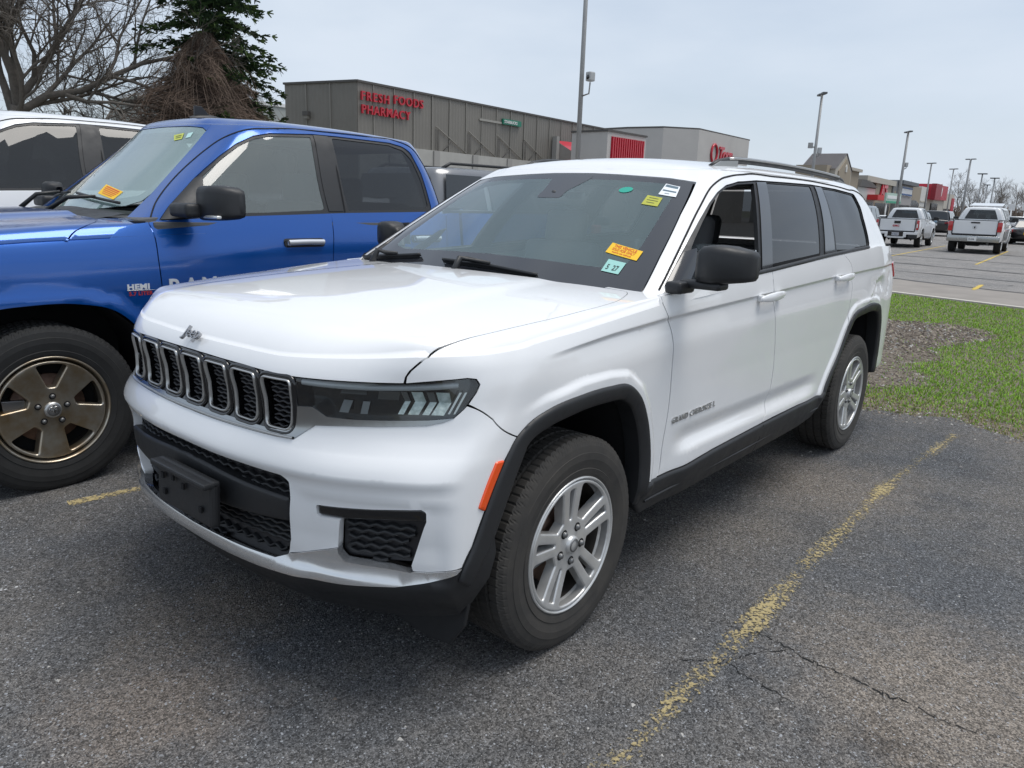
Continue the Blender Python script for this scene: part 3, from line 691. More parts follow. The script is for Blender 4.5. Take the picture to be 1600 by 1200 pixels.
class Rev:
    """Disc-like surface of revolution seen along +y: chart (x,z) -> y = f(r)."""
    def __init__(s, f, sign=1): s.f = f; s.sg = sign
    def P(s, u, v):
        u = np.asarray(u, float).ravel(); v = np.asarray(v, float).ravel(); r = np.hypot(u, v)
        return np.stack([u, s.sg*s.f(r), v], 1)
    def N(s, u, v):
        e = 1e-3; u = np.asarray(u, float).ravel(); v = np.asarray(v, float).ravel()
        gx = (s.P(u+e, v)[:, 1]-s.P(u-e, v)[:, 1])/(2*e); gz = (s.P(u, v+e)[:, 1]-s.P(u, v-e)[:, 1])/(2*e)
        n = np.stack([-gx, np.ones_like(gx), -gz], 1)*s.sg; return n/np.linalg.norm(n, axis=1)[:, None]
class Plane:
    def __init__(s, o, ex, ey):
        s.o = np.array(o, float); s.ex = np.array(ex, float); s.ey = np.array(ey, float); n = np.cross(s.ex, s.ey); s.n = n/np.linalg.norm(n)
    def P(s, u, v): return s.o+np.asarray(u, float).ravel()[:, None]*s.ex+np.asarray(v, float).ravel()[:, None]*s.ey
    def N(s, u, v): return np.tile(s.n, (len(np.asarray(u).ravel()), 1))
class Mir:
    """A band seen through its mirror: chart s -> -s."""
    def __init__(s, b): s.b = b
    def P(s, u, v): return s.b.P(-np.asarray(u, float), v)
    def N(s, u, v): return s.b.N(-np.asarray(u, float), v)
def text_mesh(txt, size=1.0, depth=.02, bold=.012, shear=0.0, space=1.0, align='LEFT', bevel=0.0):
    cu = bpy.data.curves.new("lettering", 'FONT'); cu.body = txt; cu.size = size; cu.extrude = depth/2; cu.offset = bold*size; cu.shear = shear
    cu.space_character = space; cu.align_x = align; cu.resolution_u = 3; cu.bevel_depth = bevel
    o = bpy.data.objects.new("lettering", cu); COL.objects.link(o)
    dg = bpy.context.evaluated_depsgraph_get(); dg.update()
    me = bpy.data.meshes.new_from_object(o.evaluated_get(dg))
    V = np.array([v.co for v in me.vertices]) if len(me.vertices) else np.zeros((0,3)); F = [tuple(p.vertices) for p in me.polygons]
    bpy.data.objects.remove(o); bpy.data.curves.remove(cu); bpy.data.meshes.remove(me)
    return V, F
def text_on(mb, txt, origin, ex, ey, mat, size, depth=.01, **kw):
    """Lettering standing on a plane; ex reading direction, ey up."""
    V, F = text_mesh(txt, size, depth, **kw)
    ex = Vector(ex).normalized(); ey = Vector(ey).normalized(); n = ex.cross(ey); o = Vector(origin)
    mb.add([o+ex*float(v[0])+ey*float(v[1])+n*float(v[2]+depth/2) for v in V], F, mat, False); return mb
def text_surf(mb, txt, surf, u0, v0, su, mat, size, depth=.006, slope=0.0, h0=0.0, sv=1, **kw):
    """Lettering bent onto a surface chart; su=+1/-1 reading direction along u, slope=dv/du along the line."""
    V, F = text_mesh(txt, size, depth, **kw)
    if not len(V): return mb
    u = u0+su*V[:, 0]; v = v0+V[:, 1]*sv+slope*V[:, 0]
    P = surf.P(u, v); N = surf.N(u, v)
    mb.add(P+N*(V[:, 2]+depth/2+h0)[:, None], F, mat, False); return mb
def copy_tree(o, parent=None):
    c = o.copy(); COL.objects.link(c)
    if parent is not None: c.parent = parent
    for ch in list(o.children): copy_tree(ch, c)
    return c
# ---------------------------------------------------------------- wheels
def offset_line(poly, d):
    P = np.asarray(poly, float); T = np.gradient(P, axis=0); T /= np.linalg.norm(T, axis=1)[:, None]+1e-9
    return P+np.stack([-T[:, 1], T[:, 0]], 1)*d
def make_tyre(R, W, rim_r, zdrop, seg=240, mat=None, sipes=True, grooves=4):
    """Tyre about the y axis, outward face at y=0, width W towards -y; flattened at z=-zdrop."""
    prof = [(rim_r-.012, -.012), (rim_r+.002, -.004), (rim_r+.012, .000), (rim_r+.03, .004), (rim_r+.032, .0015), (rim_r+(R-rim_r)*.45, .007), (rim_r+(R-rim_r)*.62, .006), (rim_r+(R-rim_r)*.63, .004), (R-.030, -.001), (R-.016, -.007), (R-.006, -.018)]
    tw = W-.044; y0 = -.022
    prof.append((R-.001, y0))
    ng = grooves
    for g in range(ng):
        yc = y0-tw*(g+.75)/(ng+.5); gw = .0045
        prof += [(R, yc+gw+.0015), (R-.009, yc+gw*.6), (R-.009, yc-gw*.6), (R, yc-gw-.0015)]
    prof += [(R-.001, y0-tw), (R-.006, -W+.018), (R-.016, -W+.007), (R-.03, -W+.001), (rim_r+.04, -W-.004), (rim_r-.012, -W+.012)]
    V, F = [], []; n = len(prof)
    for k in range(seg):
        a = 2*math.pi*k/seg
        for j, (r, y) in enumerate(prof):
            rr = r
            if sipes:
                ysh = k
                if r >= R-.017 and r > R-.0085 or (abs(y) > .004 and R-.02 < r < R-.004):
                    ph = (k+int(abs(y)*160)) % 5
                    if ph == 0: rr = r-.0045 if r > R-.004 else r-.003
            x, z = rr*math.cos(a), rr*math.sin(a)
            if z < -zdrop: z = -zdrop
            V.append((x, y, z))
    for k in range(seg):
        for j in range(n-1):
            F.append((k*n+j, ((k+1) % seg)*n+j, ((k+1) % seg)*n+j+1, k*n+j+1))
    mb = MB(); mb.add(V, F, mat or M_TYRE, not sipes); return mb
def rot2(p, a): c, s = math.cos(a), math.sin(a); return (p[0]*c-p[1]*s, p[0]*s+p[1]*c)
def alloy_twin(phase, rim_r, mat):
    """Five pairs of slim spokes."""
    mb = MB(); dish = Rev(lambda r: -.016+.016*np.clip(r/.225, 0, 1)**2+.006*np.exp(-(r/.05)**2))
    k = rim_r/.245; holes = []
    for i in range(5):
        a = phase+i*2*math.pi/5
        sl = [(.092, -.0055), (.210, -.016), (.210, .016), (.092, .0055)]
        holes.append(fillet([rot2((x*k, y*k), a) for x, y in sl], .006, 3))
        w = .035
        e1 = [(.090, .0055+w), (.208, .016+w)]; b = a+2*math.pi/5
        q1 = [rot2((x*k, y*k), a) for x, y in e1]; q2 = [rot2((x*k, -y*k), b) for x, y in e1]
        mid = a+math.pi/5
        arc = [(.221*k*math.cos(t), .221*k*math.sin(t)) for t in np.linspace(math.atan2(*rot2(q1[1], -mid)[::-1])*.97, math.atan2(*rot2(q2[1], -mid)[::-1])*.97, 7)]
        arc = [rot2(p, mid) for p in arc]
        holes.append(fillet([q1[0]]+arc+[q2[0]], [.006]+[.012]+[0]*5+[.012]+[.006], 3))
    out = [(.234*k*math.cos(t), .234*k*math.sin(t)) for t in np.linspace(0, 2*math.pi, 120, endpoint=False)]
    panel(mb, dish, out, mat, holes, grid=.012, step=.006, rim=.034, bevel=(.0055, .0055))
    return mb
def alloy_five(phase, rim_r, mat):
    """Five broad flat spokes."""
    mb = MB(); dish = Rev(lambda r: -.020+.014*np.clip(r/.23, 0, 1)**2+.010*np.exp(-(r/.06)**2))
    k = rim_r/.272; holes = []
    for i in range(5):
        a = phase+i*2*math.pi/5; b = a+2*math.pi/5; mid = a+math.pi/5
        e1 = [(.102, .052), (.222, .071)]
        q1 = [rot2((x*k, y*k), a) for x, y in e1]; q2 = [rot2((x*k, -y*k), b) for x, y in e1]
        arc = [(.234*k*math.cos(t), .234*k*math.sin(t)) for t in np.linspace(math.atan2(*rot2(q1[1], -mid)[::-1])*.97, math.atan2(*rot2(q2[1], -mid)[::-1])*.97, 7)]
        arc = [rot2(p, mid) for p in arc]
        holes.append(fillet([q1[0]]+arc+[q2[0]], [.012]+[.02]+[0]*5+[.02]+[.012], 3))
    out = [(.250*k*math.cos(t), .250*k*math.sin(t)) for t in np.linspace(0, 2*math.pi, 120, endpoint=False)]
    panel(mb, dish, out, mat, holes, grid=.014, step=.007, rim=.05, bevel=(.009, .008))
    return mb
def make_wheel(parent, hub, side, R, W, rim_r, zdrop, style, phase, alloy, tyre_mat, detail=True, lug_r=.0635, cap_r=.031, emblem=None):
    w = empty('wheel', hub, 0 if side > 0 else math.pi, parent=parent)
    make_tyre(R, W, rim_r, zdrop, 400 if detail else 96, tyre_mat, detail).build('tyre', w)
    mb = style(phase, rim_r, alloy)
    lathe(mb, [(rim_r+.001, -.010), (rim_r+.002, -.002), (rim_r-.002, .0015), (rim_r-.005, .001), (rim_r-.009, -.006), (rim_r-.013, -.016), (rim_r-.022, -.045)], alloy, 96, flip=True)
    lathe(mb, [(rim_r-.022, -.045), (rim_r-.036, -.10), (rim_r-.03, -W+.03)], pmat('dark_barrel', (.07,.062,.055), rough=.5, metal=.6, noise=.4, nscale=12), 96, flip=True)  # inner barrel coloured darker than the spoke face
    mb.build('rim', w)
    d = MB(); lathe(d, [(.02, -.075), (rim_r*.64, -.075), (rim_r*.645, -.079), (rim_r*.645, -.10), (.02, -.10)], M_RUST, 48, flip=True)
    lathe(d, [(0, -.05), (.06, -.05), (.07, -.06), (.07, -.1)], M_RUST, 32, flip=True)
    lathe(d, [(0, -.12), (rim_r-.035, -.12)], M_DARK, 48, flip=True)
    prism(d, [(rim_r*.35, -.05), (rim_r*.72, -.06), (rim_r*.76, .07), (rim_r*.38, .06)], 'y', -.12, -.055, M_IRON, .006)
    d.build('brake_disc', w)
    for i in range(5):
        a = phase+i*2*math.pi/5+(math.pi/5 if lug_r > .062 else 0)
        c = (lug_r*math.cos(a), 0, lug_r*math.sin(a)); lg = MB()
        lathe(lg, [(0, .010), (.008, .009), (.0105, .005), (.0105, -.02)], M_IRON, 8, (c[0], -.012, c[2]), flip=True)
        lathe(lg, [(.0105, .0010), (.0165, .0008)], M_DARK, 16, (c[0], -.0135, c[2]), flip=True)
        lg.build('lug_nut', w)
    hc = MB(); lathe(hc, [(0, .006), (cap_r*.8, .005), (cap_r, .001), (cap_r+.002, -.02)], alloy if emblem is None else M_SATIN, 32, (0, -.004, 0), flip=True)
    lathe(hc, [(cap_r*.62, .0085), (cap_r*.72, .0085), (cap_r*.78, .0055)], M_IRON, 32, (0, -.004, 0), flip=True)
    if emblem: emblem(hc)
    hc.build('hub_cap', w)
    return w

# ---------------------------------------------------------------- the white SUV
JX = []
for x in np.arange(-4.0, .26, .022):
    for t in (-.16, -.10, -.06, -.035, -.020, -.012, -.0085, -.005, -.002, .001, .006, .02, .05):
        JX.append((1.66-x, jcrease(np.array([x]))[0]+t))
for x in np.arange(-2.5, -.6, .03):
    for t in (-.14, -.11, -.085, -.06, -.04, -.02, 0, .012): JX.append((1.66-x, .665-.02*np.clip((-.7-x)/1.6, 0, 1)+t))
for x in np.arange(-3.95, -2.9, .018):
    for z in np.arange(.955, 1.16, .018): JX.append((1.66-x, z+.004*((int(x*1000)) % 3)))
ARC_F = np.array([(1.18,.455),(1.2369,.5523),(1.2683,.647),(1.3119,.783),(1.338,.8445),(1.3693,.871),(1.462,.903),(1.6384,.920),(1.80,.920),(1.92,.907),(2.005,.852),(2.062,.765),(2.10,.655),(2.116,.55),(2.110,.40)])
ARC_R = np.array([(4.09,.40),(4.13,.515),(4.19,.585),(4.304,.690),(4.409,.823),(4.49,.908),(4.56,.935),(4.684,.948),(4.986,.952),(5.08,.93),(5.16,.84),(5.205,.70),(5.22,.58),(5.215,.45)])
AF = curve2(ARC_F, .02); AR = curve2(ARC_R, .02)
for A_ in (AF, AR):
    for d_ in (.012, .022, .030, .038, .046, .054, .062, .074):
        for sg_ in (1, -1):
            O_ = offset_line(A_, sg_*d_); dd_ = polydist(O_[:, 0], O_[:, 1], A_); JX += [tuple(q) for q, e in zip(O_, dd_) if e > d_*.8]
JX = np.array(JX)
BELT1 = lambda s: 1.233-.0411*((1.66-s)+1.43)
def half(o): return [tuple(p) for p in o]
def build_jeep():
    root = empty('sport_utility_vehicle', (0, 0, 0), 0, 'white three-row sport utility vehicle with a seven-slot grille, black wheel arch trim and dealer stickers', 'suv')
    T = {k: [tuple(p) for p in v] for k, v in JT.items()}
    bump_r = [(0, .826), (.0378, .8255), (.1326, .8262), (.2778, .8275), (.4032, .831), (.5164, .8333), (.554, .8607), (.5857, .8805), (.68, .8865), (.782, .89), (.9171, .8968), (.9602, .9067), (.9897, .9195), (1.0136, .944), (1.0201, .952), (1.064, .9405), (1.1789, .9072), (1.335, .8415), (1.309, .783), (1.2653, .647), (1.2339, .5523), (1.198, .497),
              (1.1163, .4925), (1.0077, .4815), (.945, .4790), (.943, .4952), (1.003, .6195), (1.0121, .6352), (1.011, .6636), (.9908, .6717), (.8351, .661), (.6236, .6523), (.6252, .6227), (.6356, .6155), (.7154, .6159), (.6937, .5259), (.5685, .4934), (.4817, .4714), (.4758, .4670), (.5012, .5211), (.5213, .6538), (.517, .7087), (.4904, .7269), (.3383, .7315), (.1546, .7323), (0, .7325)]
    rs = [.0]*len(bump_r); rs[28] = .012; rs[27] = .01; rs[31] = .008; rs[32] = .006; rs[33] = .01; rs[34] = .004; rs[41] = .012; rs[42] = .012
    br = [tuple(p) for p in fillet(bump_r, rs, 4)]
    full = br+[(-s, z) for s, z in br[::-1]]
    def dedupe(L):
        out = []
        for p in L:
            if not out or abs(p[0]-out[-1][0])+abs(p[1]-out[-1][1]) > 1e-5: out.append(p)
        if abs(out[0][0]-out[-1][0])+abs(out[0][1]-out[-1][1]) < 1e-5: out.pop()
        return out
    ex = [(s, z) for s in np.arange(-1.25, 1.26, .025) for z in (.735, .745, .752, .758, .766, .776, .79, .81, .82)]
    mb = MB(); panel(mb, JB1, dedupe(full), M_WHITE, grid=.028, rim=.03, extra=ex)
    bumper = mb.build('front_bumper', root)
    # intake opening: upper mesh, bar, lower mesh, licence bracket
    R4 = dedupe([(0, .7325), (.1546, .7323), (.3383, .7315), (.4904, .7269), (.517, .7087), (.5213, .6538), (.5012, .5211), (.4758, .4651), (.4275, .4448), (.2936, .4412), (.1688, .44), (0, .438)])
    intake = R4+[(-s, z) for s, z in R4[::-1][1:-1]]
    ig = MB(); panel(ig, JB1, intake, M_MESH, off=-.045, rim=0, grid=.05)
    def honey(mb, surf, outline, ds, dz, w, h, off, mat):
        o = np.array(outline); lo, hi = o.min(0), o.max(0); r = 0; z = lo[1]+dz*.3
        while z < hi[1]:
            s = np.arange(lo[0], hi[0], ds/2); zz = z+np.where((np.arange(len(s))+r) % 2 == 0, dz*.20, -dz*.20)
            pt = np.stack([s, zz], 1); k = inside(pt, outline); i = 0
            while i < len(pt):
                if k[i]:
                    j = i
                    while j+1 < len(pt) and k[j+1]: j += 1
                    if j > i: bead(mb, surf, resample(pt[i:j+1], ds*.25, False), w, h, mat, off=off)
                    i = j+1
                else: i += 1
            z += dz; r += 1
    honey(ig, JB1, intake, .052, .020, .011, .016, -.042, M_PLASTIC)
    ig.build('intake_grille', root)
    bar_r = [(0, .682), (.1386, .6783), (.3355, .6649), (.514, .6576), (.512, .60), (.505, .580), (.3784, .5692), (.2041, .5595), (0, .556)]
    bar = dedupe(bar_r+[(-s, z) for s, z in bar_r[::-1]])
    ib = MB(); panel(ib, JB1, fillet(bar, .012), M_PLASTIC, off=.003, rim=.04, bevel=(.012, .008)); ib.build('intake_bar', root)
    lp = MB(); box(lp, (.915, .085, .588), (.032, .350, .150), M_PLASTIC, .012, Matrix.Rotation(rad(-3), 3, 'Y'))
    box(lp, (.925, .085, .652), (.055, .350, .018), M_PLASTIC, .006)
    for y, z in ((-.035, .615), (.035, .625), (.10, .612), (.205, .565), (-.03, .56)):
        box(lp, (.938, y, z), (.006, .016, .020), M_DARK)
    lp.build('licence_bracket', root)
    # silver lower lip and black valance
    lipu = [(0, .436), (.1688, .439), (.2936, .4402), (.4275, .4440), (.474, .4630), (.4817, .4700), (.5685, .4920), (.6937, .5245), (.6937, .5072), (.7126, .4834), (.8512, .4785), (.9371, .4728), (.945, .4778), (1.0077, .480), (1.1163, .4905), (1.197, .4935)]
    lipd = [(1.172, .4800), (1.0283, .4561), (.8809, .4285), (.7016, .4173), (.5523, .412), (.428, .4061), (.3683, .402), (.233, .398), (0, .394)]
    lo_ = dedupe(lipu+lipd+[(-s, z) for s, z in lipd[::-1][1:]]+[(-s, z) for s, z in lipu[::-1]])
    lm = MB(); panel(lm, JB1, lo_, M_SILVER, off=.004, rim=.03); lm.build('silver_lip', root)
    vr = [(0, .396), (.233, .400), (.428, .408), (.5523, .414), (.7016, .4193), (.8809, .4305), (1.0283, .458), (1.172, .482), (1.197, .495), (1.232, .552), (1.262, .625), (1.30, .60), (1.315, .50), (1.30, .42), (1.24, .34), (1.12, .30), (.9, .285), (.6, .28), (0, .28)]
    vf = dedupe(vr+[(-s, z) for s, z in vr[::-1]])
    vm = MB(); panel(vm, JB1, vf, M_PLASTIC, off=0, rim=.05)
    for sg in (1, -1):
        fl = [(.50, .36), (.52, .24), (.60, .165), (.74, .150), (.84, .165), (.90, .25), (.93, .40)]
        pts = [(sg*y, z) for y, z in fl]
        prism(vm, pts, 'x', .470, .486, M_PLASTIC, .004)
    vm.build('lower_valance', root)
    # grille
    gt = [(0, 1.0215), (.115, 1.021), (.3, 1.019), (.5196, 1.0148)]
    gs_r = gt+[(.5135, .9302), (.5164, .8345), (.4032, .8323), (.2778, .8285), (.1326, .8272), (0, .827)]
    gs = dedupe(gs_r+[(-s, z) for s, z in gs_r[::-1]])
    def slot(i, g=0.0):
        c = .1485*i
        return fillet([(c-.056-g, 1.002+g), (c+.056+g, 1.002+g), (c+.050+g, .857-g), (c-.050-g, .857-g)], [.014+g, .014+g, .026+g, .026+g], 5)
    holes = [slot(i) for i in range(-3, 4)]
    gm = MB(); panel(gm, JB1, gs, M_GLOSSBLK, holes, off=-.006, rim=.05, grid=.03, step=.012)
    for i in range(-3, 4): bead(gm, JB1, slot(i, .0125), .016, .010, M_GLOSSBLK, True, -.007)
    panel(gm, JB1, gs, M_DARK, off=-.075, rim=0, grid=.06)
    gm.build('grille_surround', root)
    for i in range(-3, 4):
        r = MB(); bead(r, JB1, resample(slot(i, .002), .006), .0090, .010, M_SATIN, True, -.002, ((-1,0),(-.75,.6),(-.3,.95),(.3,.95),(.75,.6),(1,0))); ro = r.build('grille_slot', root)
        m = MB(); o = slot(i, -.002); honey(m, JB1, o, .040, .0135, .0085, .012, -.022, M_MESH)
        m.build('slot_mesh', ro)
    cb = [(0, .8445), (.3, .8475), (.44, .850), (.497, .862), (.511, .885), (.5135, .9302), (.5747, .9337), (.6245, .909), (.7053, .9072), (.8152, .909), (.9209, .9125), (.9862, .919), (.9897, .9195), (.9602, .9072), (.9171, .8973), (.782, .8905), (.68, .8872), (.5857, .881), (.554, .8612), (.5164, .8340), (.4032, .8318), (.2778, .8282), (.1326, .8270), (0, .8268)]
    c2 = dedupe(cb+[(-s, z) for s, z in cb[::-1]])
    cm = MB(); panel(cm, JB1, c2, M_TRIM, off=.002, rim=.02, grid=.03, step=.01); bead(cm, JB1, curve2([(-.516, .837), (-.4, .8355), (-.13, .8305), (0, .830), (.13, .8305), (.4, .8355), (.516, .837)], .02), .008, .006, M_SATIN, False, .002)
    cm.build('chrome_trim', root)
    # emblem on the nose of the bonnet
    # both sides
    hood_seam = [(.545, .8115), (.515, .823), (.47, .836), (.383, .849), (.25, .860), (.10, .869), (-.057, .874), (-.222, .878), (-.305, .872), (-.398, .845), (-.464, .816), (-.485, .798)]
    hs = [tuple(p) for p in curve2(hood_seam, .02)]
    rear_edge = [(-.47, .65), (-.424, .43), (-.40, .2), (-.39, 0)]
    def contour(s0, s1, n=60):
        s = np.linspace(s0, s1, n); z = np.interp(s, JHOOD.ss, JHOOD.zt); return s, z, JB1.P(s, z)
    # bonnet: nose band + top
    s_h = .8498
    sN = np.linspace(0, s_h, 40); zN = np.interp(sN, JHOOD.ss, JHOOD.zt)
    low = [(0, 1.0245), (.115, 1.024), (.3, 1.022), (.5196, 1.0178), (.6633, 1.0171), (.7754, 1.017), (.845, 1.0175)]
    band_r = low+[(.8475, 1.0346), (.8565, 1.052), (.8705, 1.067), (.8845, 1.081)]
    sE = .8965; sN = np.linspace(0, sE, 44); zN = np.interp(sN, JHOOD.ss, JHOOD.zt)
    nose = band_r+[(float(a), float(b)) for a, b in zip(sN[::-1], zN[::-1])]
    nose = dedupe(nose+[(-s, z) for s, z in nose[::-1]])
    hm = MB(); panel(hm, JB1, nose, M_WHITE, grid=.02, step=.012, rim=.015, extra=[(s, z) for s in np.arange(-.84, .85, .02) for z in (1.023, 1.028, 1.034, 1.042, 1.052, 1.062, 1.072, 1.08)])
    _, _, CC = contour(0, sE, 60)
    top = [(float(p[0]), float(p[1])) for p in CC]
    hs2 = hs[1:]
    outl = top+hs2+[tuple(p) for p in curve2([hs2[-1]]+rear_edge, .03)[1:]]
    outl = dedupe(outl+[(x, -y) for x, y in outl[::-1]])
    ring = []
    for d in (.005, .010, .016, .023, .031, .040, .052, .068, .09):
        for k in range(0, len(JHOOD.C), 2):
            q = JHOOD.C[k, :2]+JHOOD.n_in[k]*d; ring.append(tuple(q))
    panel(hm, JHOOD, outl, M_WHITE, grid=.035, step=.014, rim=.012, extra=ring)
    hood = hm.build('bonnet', root)
    em = MB(); pe = JHOOD.P([.770], [0.0])[0]; pa = JB1.P([0], [1.055])[0]; ey = Vector(tuple(pe-pa)).normalized(); text_on(em, 'Jeep', Vector(tuple(pa))+ey*-.004+Vector((.009, -.058, .006)), (0, 1, 0), ey, pmat('emblem_metal', (.40,.40,.41), rough=.3, metal=.9), .056, .010, bold=.0, shear=.08, space=1.0); em.build('emblem', hood)
    for sg in (1, -1):
        SB = JB1 if sg > 0 else Mir(JB1); G2 = JB2 if sg > 0 else Mir(JB2)
        left = sg > 0
        # fog pocket
        fp = [(.942, .4952), (1.003, .6195), (1.0121, .6352), (1.011, .6636), (.9908, .6717), (.8351, .661), (.6236, .6523), (.6252, .6227), (.6356, .6155), (.7154, .6159), (.6937, .5072), (.7126, .4834), (.8512, .4791), (.9228, .486)]
        fi = MB(); panel(fi, SB, fp, M_MESH, off=-.035, rim=0, grid=.04)
        fo = [(.71, .612), (.99, .625), (.935, .492), (.92, .486), (.85, .481), (.7126, .486), (.70, .51)]
        honey(fi, SB, fo, .052, .022, .013, .014, -.034, M_PLASTIC)
        fobj = fi.build('fog_grille', root)
        fb = MB(); panel(fb, SB, fillet([(.626, .6205), (.637, .617), (.72, .6165), (.85, .6245), (1.003, .632), (1.0105, .6365), (1.0095, .6625), (.9908, .6698), (.8351, .6592), (.6256, .6505)], .008, 3), M_GLOSSBLK, off=-.008, rim=.03, bevel=(.008, .005)); fb.build('fog_bar', fobj)
        # headlight
        ho = T['hl']; hl = MB()
        inner = [tuple(p) for p in fillet(ho, .008, 3)]
        panel(hl, SB, inner, M_GLOSSBLK, off=-.045, rim=0, grid=.025)
        # housing wall
        for p_, q_ in zip(inner, inner[1:]+inner[:1]):
            a, b = SB.P([p_[0], q_[0]], [p_[1], q_[1]]); na, nb = SB.N([p_[0], q_[0]], [p_[1], q_[1]])
            hl.add([a, b, b-nb*.05, a-na*.05], [(0, 1, 2, 3)], M_GLOSSBLK)
        hlo = hl.build('headlight', root)
        ln = MB(); panel(ln, SB, inner, M_CLEAR, off=-.002, rim=0, grid=.03); ln.build('lens', hlo)
        dr = MB(); dl = curve2([(.535, 1.003), (.66, .9995), (.80, .9985), (.91, 1.003), (.985, 1.0105)], .02)
        bead(dr, SB, dl, .019, .012, pmat('light_pipe', (.45,.46,.48), rough=.25, coat=.5), False, -.022); dr.build('light_strip', hlo)
        rf = MB(); M_SIGNWHT_ = pmat('lamp_light_bar', (.75,.78,.78), rough=.3)
        mrefl = pmat('lamp_reflector', (.85,.92,.90), rough=.25, metal=.1, bump=.8, bscale=45, bdist=.006, color2=(.45,.52,.50), nscale=55)
        def facet(a, b, c, d, olow, ohigh, mat):
            S_, Z_ = zip(a, b, c, d); P_ = SB.P(S_, Z_); N_ = SB.N(S_, Z_); of = np.array([olow, olow, ohigh, ohigh])
            Q = P_+N_*of[:, None]; ff = (0, 1, 2, 3); f_n = np.cross(Q[1]-Q[0], Q[2]-Q[0])
            rf.add(Q, [ff if f_n@N_[0] > 0 else ff[::-1]], mat, False)
        for k_, (s0, w_) in enumerate(((.832, .016), (.860, .030), (.900, .018), (.924, .034))):
            facet((s0, .926), (s0+w_, .926), (s0+w_+.016, .958), (s0+.016, .958), -.012, -.034, mrefl)
            facet((s0+.016, .958), (s0+w_+.016, .958), (s0+w_+.006, .988), (s0+.006, .988), -.034, -.020, mrefl if k_ % 2 == 1 else M_IRON)
        for s0 in (.968, .984): facet((s0, .930), (s0+.006, .930), (s0+.030, .990), (s0+.023, .990), -.010, -.014, M_SIGNWHT_)
        facet((.66, .972), (.74, .972), (.74, .988), (.66, .988), -.030, -.040, M_IRON)
        facet((.655, .922), (.685, .922), (.694, .95), (.664, .95), -.020, -.040, M_IRON); facet((.72, .920), (.742, .920), (.748, .950), (.726, .950), -.030, -.040, M_IRON); facet((.77, .958), (.83, .958), (.836, .985), (.776, .985), -.040, -.030, M_IRON)
        rf.build('reflector', hlo)
        # marker lamp
        mk = MB(); panel(mk, SB, fillet([(1.279, .786), (1.309, .785), (1.266, .647), (1.244, .663)], .006, 3), M_ORANGE, off=.006, rim=.008, bevel=(.006, .004)); mk.build('side_marker', root)
        # front wing
        w_ = [(.8525, 1.0175), (.9255, 1.0247), (1.0051, 1.032), (1.0345, 1.0285), (1.0505, 1.0123), (1.0437, .9900), (1.0245, .9580)]
        w_ += [(1.064, .9445), (1.1789, .9112), (1.338, .8445)]
        arch = [tuple(p) for p in AF if p[1] > .845 or p[0] > 1.6]; arch = [p for p in arch if p[1] > .475]
        s1 = [tuple(p) for p in curve2([(2.1035, .4843), (2.2067, .4815), (2.2283, .6042), (2.2535, .7392), (2.2545, .9314), (2.2483, 1.0255), (2.2307, 1.0801), (2.2063, 1.115), (2.1745, 1.1627), (2.155, 1.192)], .03)]
        zt = lambda s: float(np.interp(s, JHOOD.ss, JHOOD.zt))
        up_ = [(float(s), zt(s)) for s in np.linspace(2.15, .9035, 80)]
        wing = dedupe(w_+arch+s1+up_+[(.8915, 1.080), (.8775, 1.0655), (.8635, 1.051), (.8535, 1.0346)])
        fm = MB(); panel(fm, SB, wing, M_WHITE, grid=.028, step=.013, rim=.012, extra=JX[JX[:, 0] < 2.3])
        # wing top on the bonnet surface
        ss, zz_, CC2 = contour(.9035, 2.15, 120)
        rim_ = [(float(p[0]), float(p[1])) for p in CC2]
        seam_in = [(x+0.0, y+.004) for x, y in hs2[::-1]]
        wt = rim_+[(-.64, rim_[-1][1]-.01), (-.64, .70), (-.49, .70)]+[(-.490, .797)]+seam_in
        ring2 = [p for p in ring if p[1] > .7]
        SH = JHOOD
        if left: panel(fm, SH, dedupe(wt), M_WHITE, grid=.03, step=.012, rim=.012, extra=ring2)
        else: panel(fm, SH, dedupe([(x, -y) for x, y in wt[::-1]]), M_WHITE, grid=.03, step=.012, rim=.012, extra=[(x, -y) for x, y in ring2])
        wg = fm.build('front_wing', root)
        # doors
        door1 = [tuple(p) for p in s1[::-1]]
        d1 = [(s+.0070, z) for s, z in door1 if z < 1.19]
        rk = [(2.2155, .4812), (2.3989, .4780), (2.6747, .4893), (3.2029, .4960)]
        sm2 = [tuple(p) for p in curve2([(3.2220, .4965), (3.2850, .56), (3.315, .65), (3.325, .7296), (3.310, .86), (3.2671, 1.0037), (3.225, 1.16), (3.2150, BELT1(3.215))], .03)]
        fd = dedupe(d1+rk+sm2+[(float(s), BELT1(s)) for s in np.linspace(3.18, 2.17, 40)])
        dm = MB(); panel(dm, SB, fd, M_WHITE, grid=.028, step=.014, rim=.02, extra=JX)
        fdo = dm.build('front_door', root)
        arr = [tuple(p) for p in AR]
        ra = [p for p in arr if p[0] < 4.43 and p[1] > .49 and p[1] < .86]
        s3 = [tuple(p) for p in curve2([ra[-1], (4.437, .96), (4.452, 1.05), (4.459, 1.1198), (4.420, 1.2171), (4.3, BELT1(4.3))], .03)]
        rk2 = [(3.2275, .4965), (3.35, .4985), (3.7162, .4967), (4.10, .4835)]
        rd = dedupe([(s+.0070, z) for s, z in sm2[::-1]]+rk2[1:]+ra+s3[1:]+[(float(s), BELT1(s)) for s in np.linspace(4.27, 3.24, 40)])
        rm = MB(); panel(rm, SB, rd, M_WHITE, grid=.028, step=.014, rim=.02, extra=JX)
        rdo = rm.build('rear_door', root)
        # rear quarter + tail
        ra2 = [p for p in arr if p[1] > .845 or p[0] > 4.6]; ra2 = [p for p in ra2 if not (p[0] > 5 and p[1] < .47)]
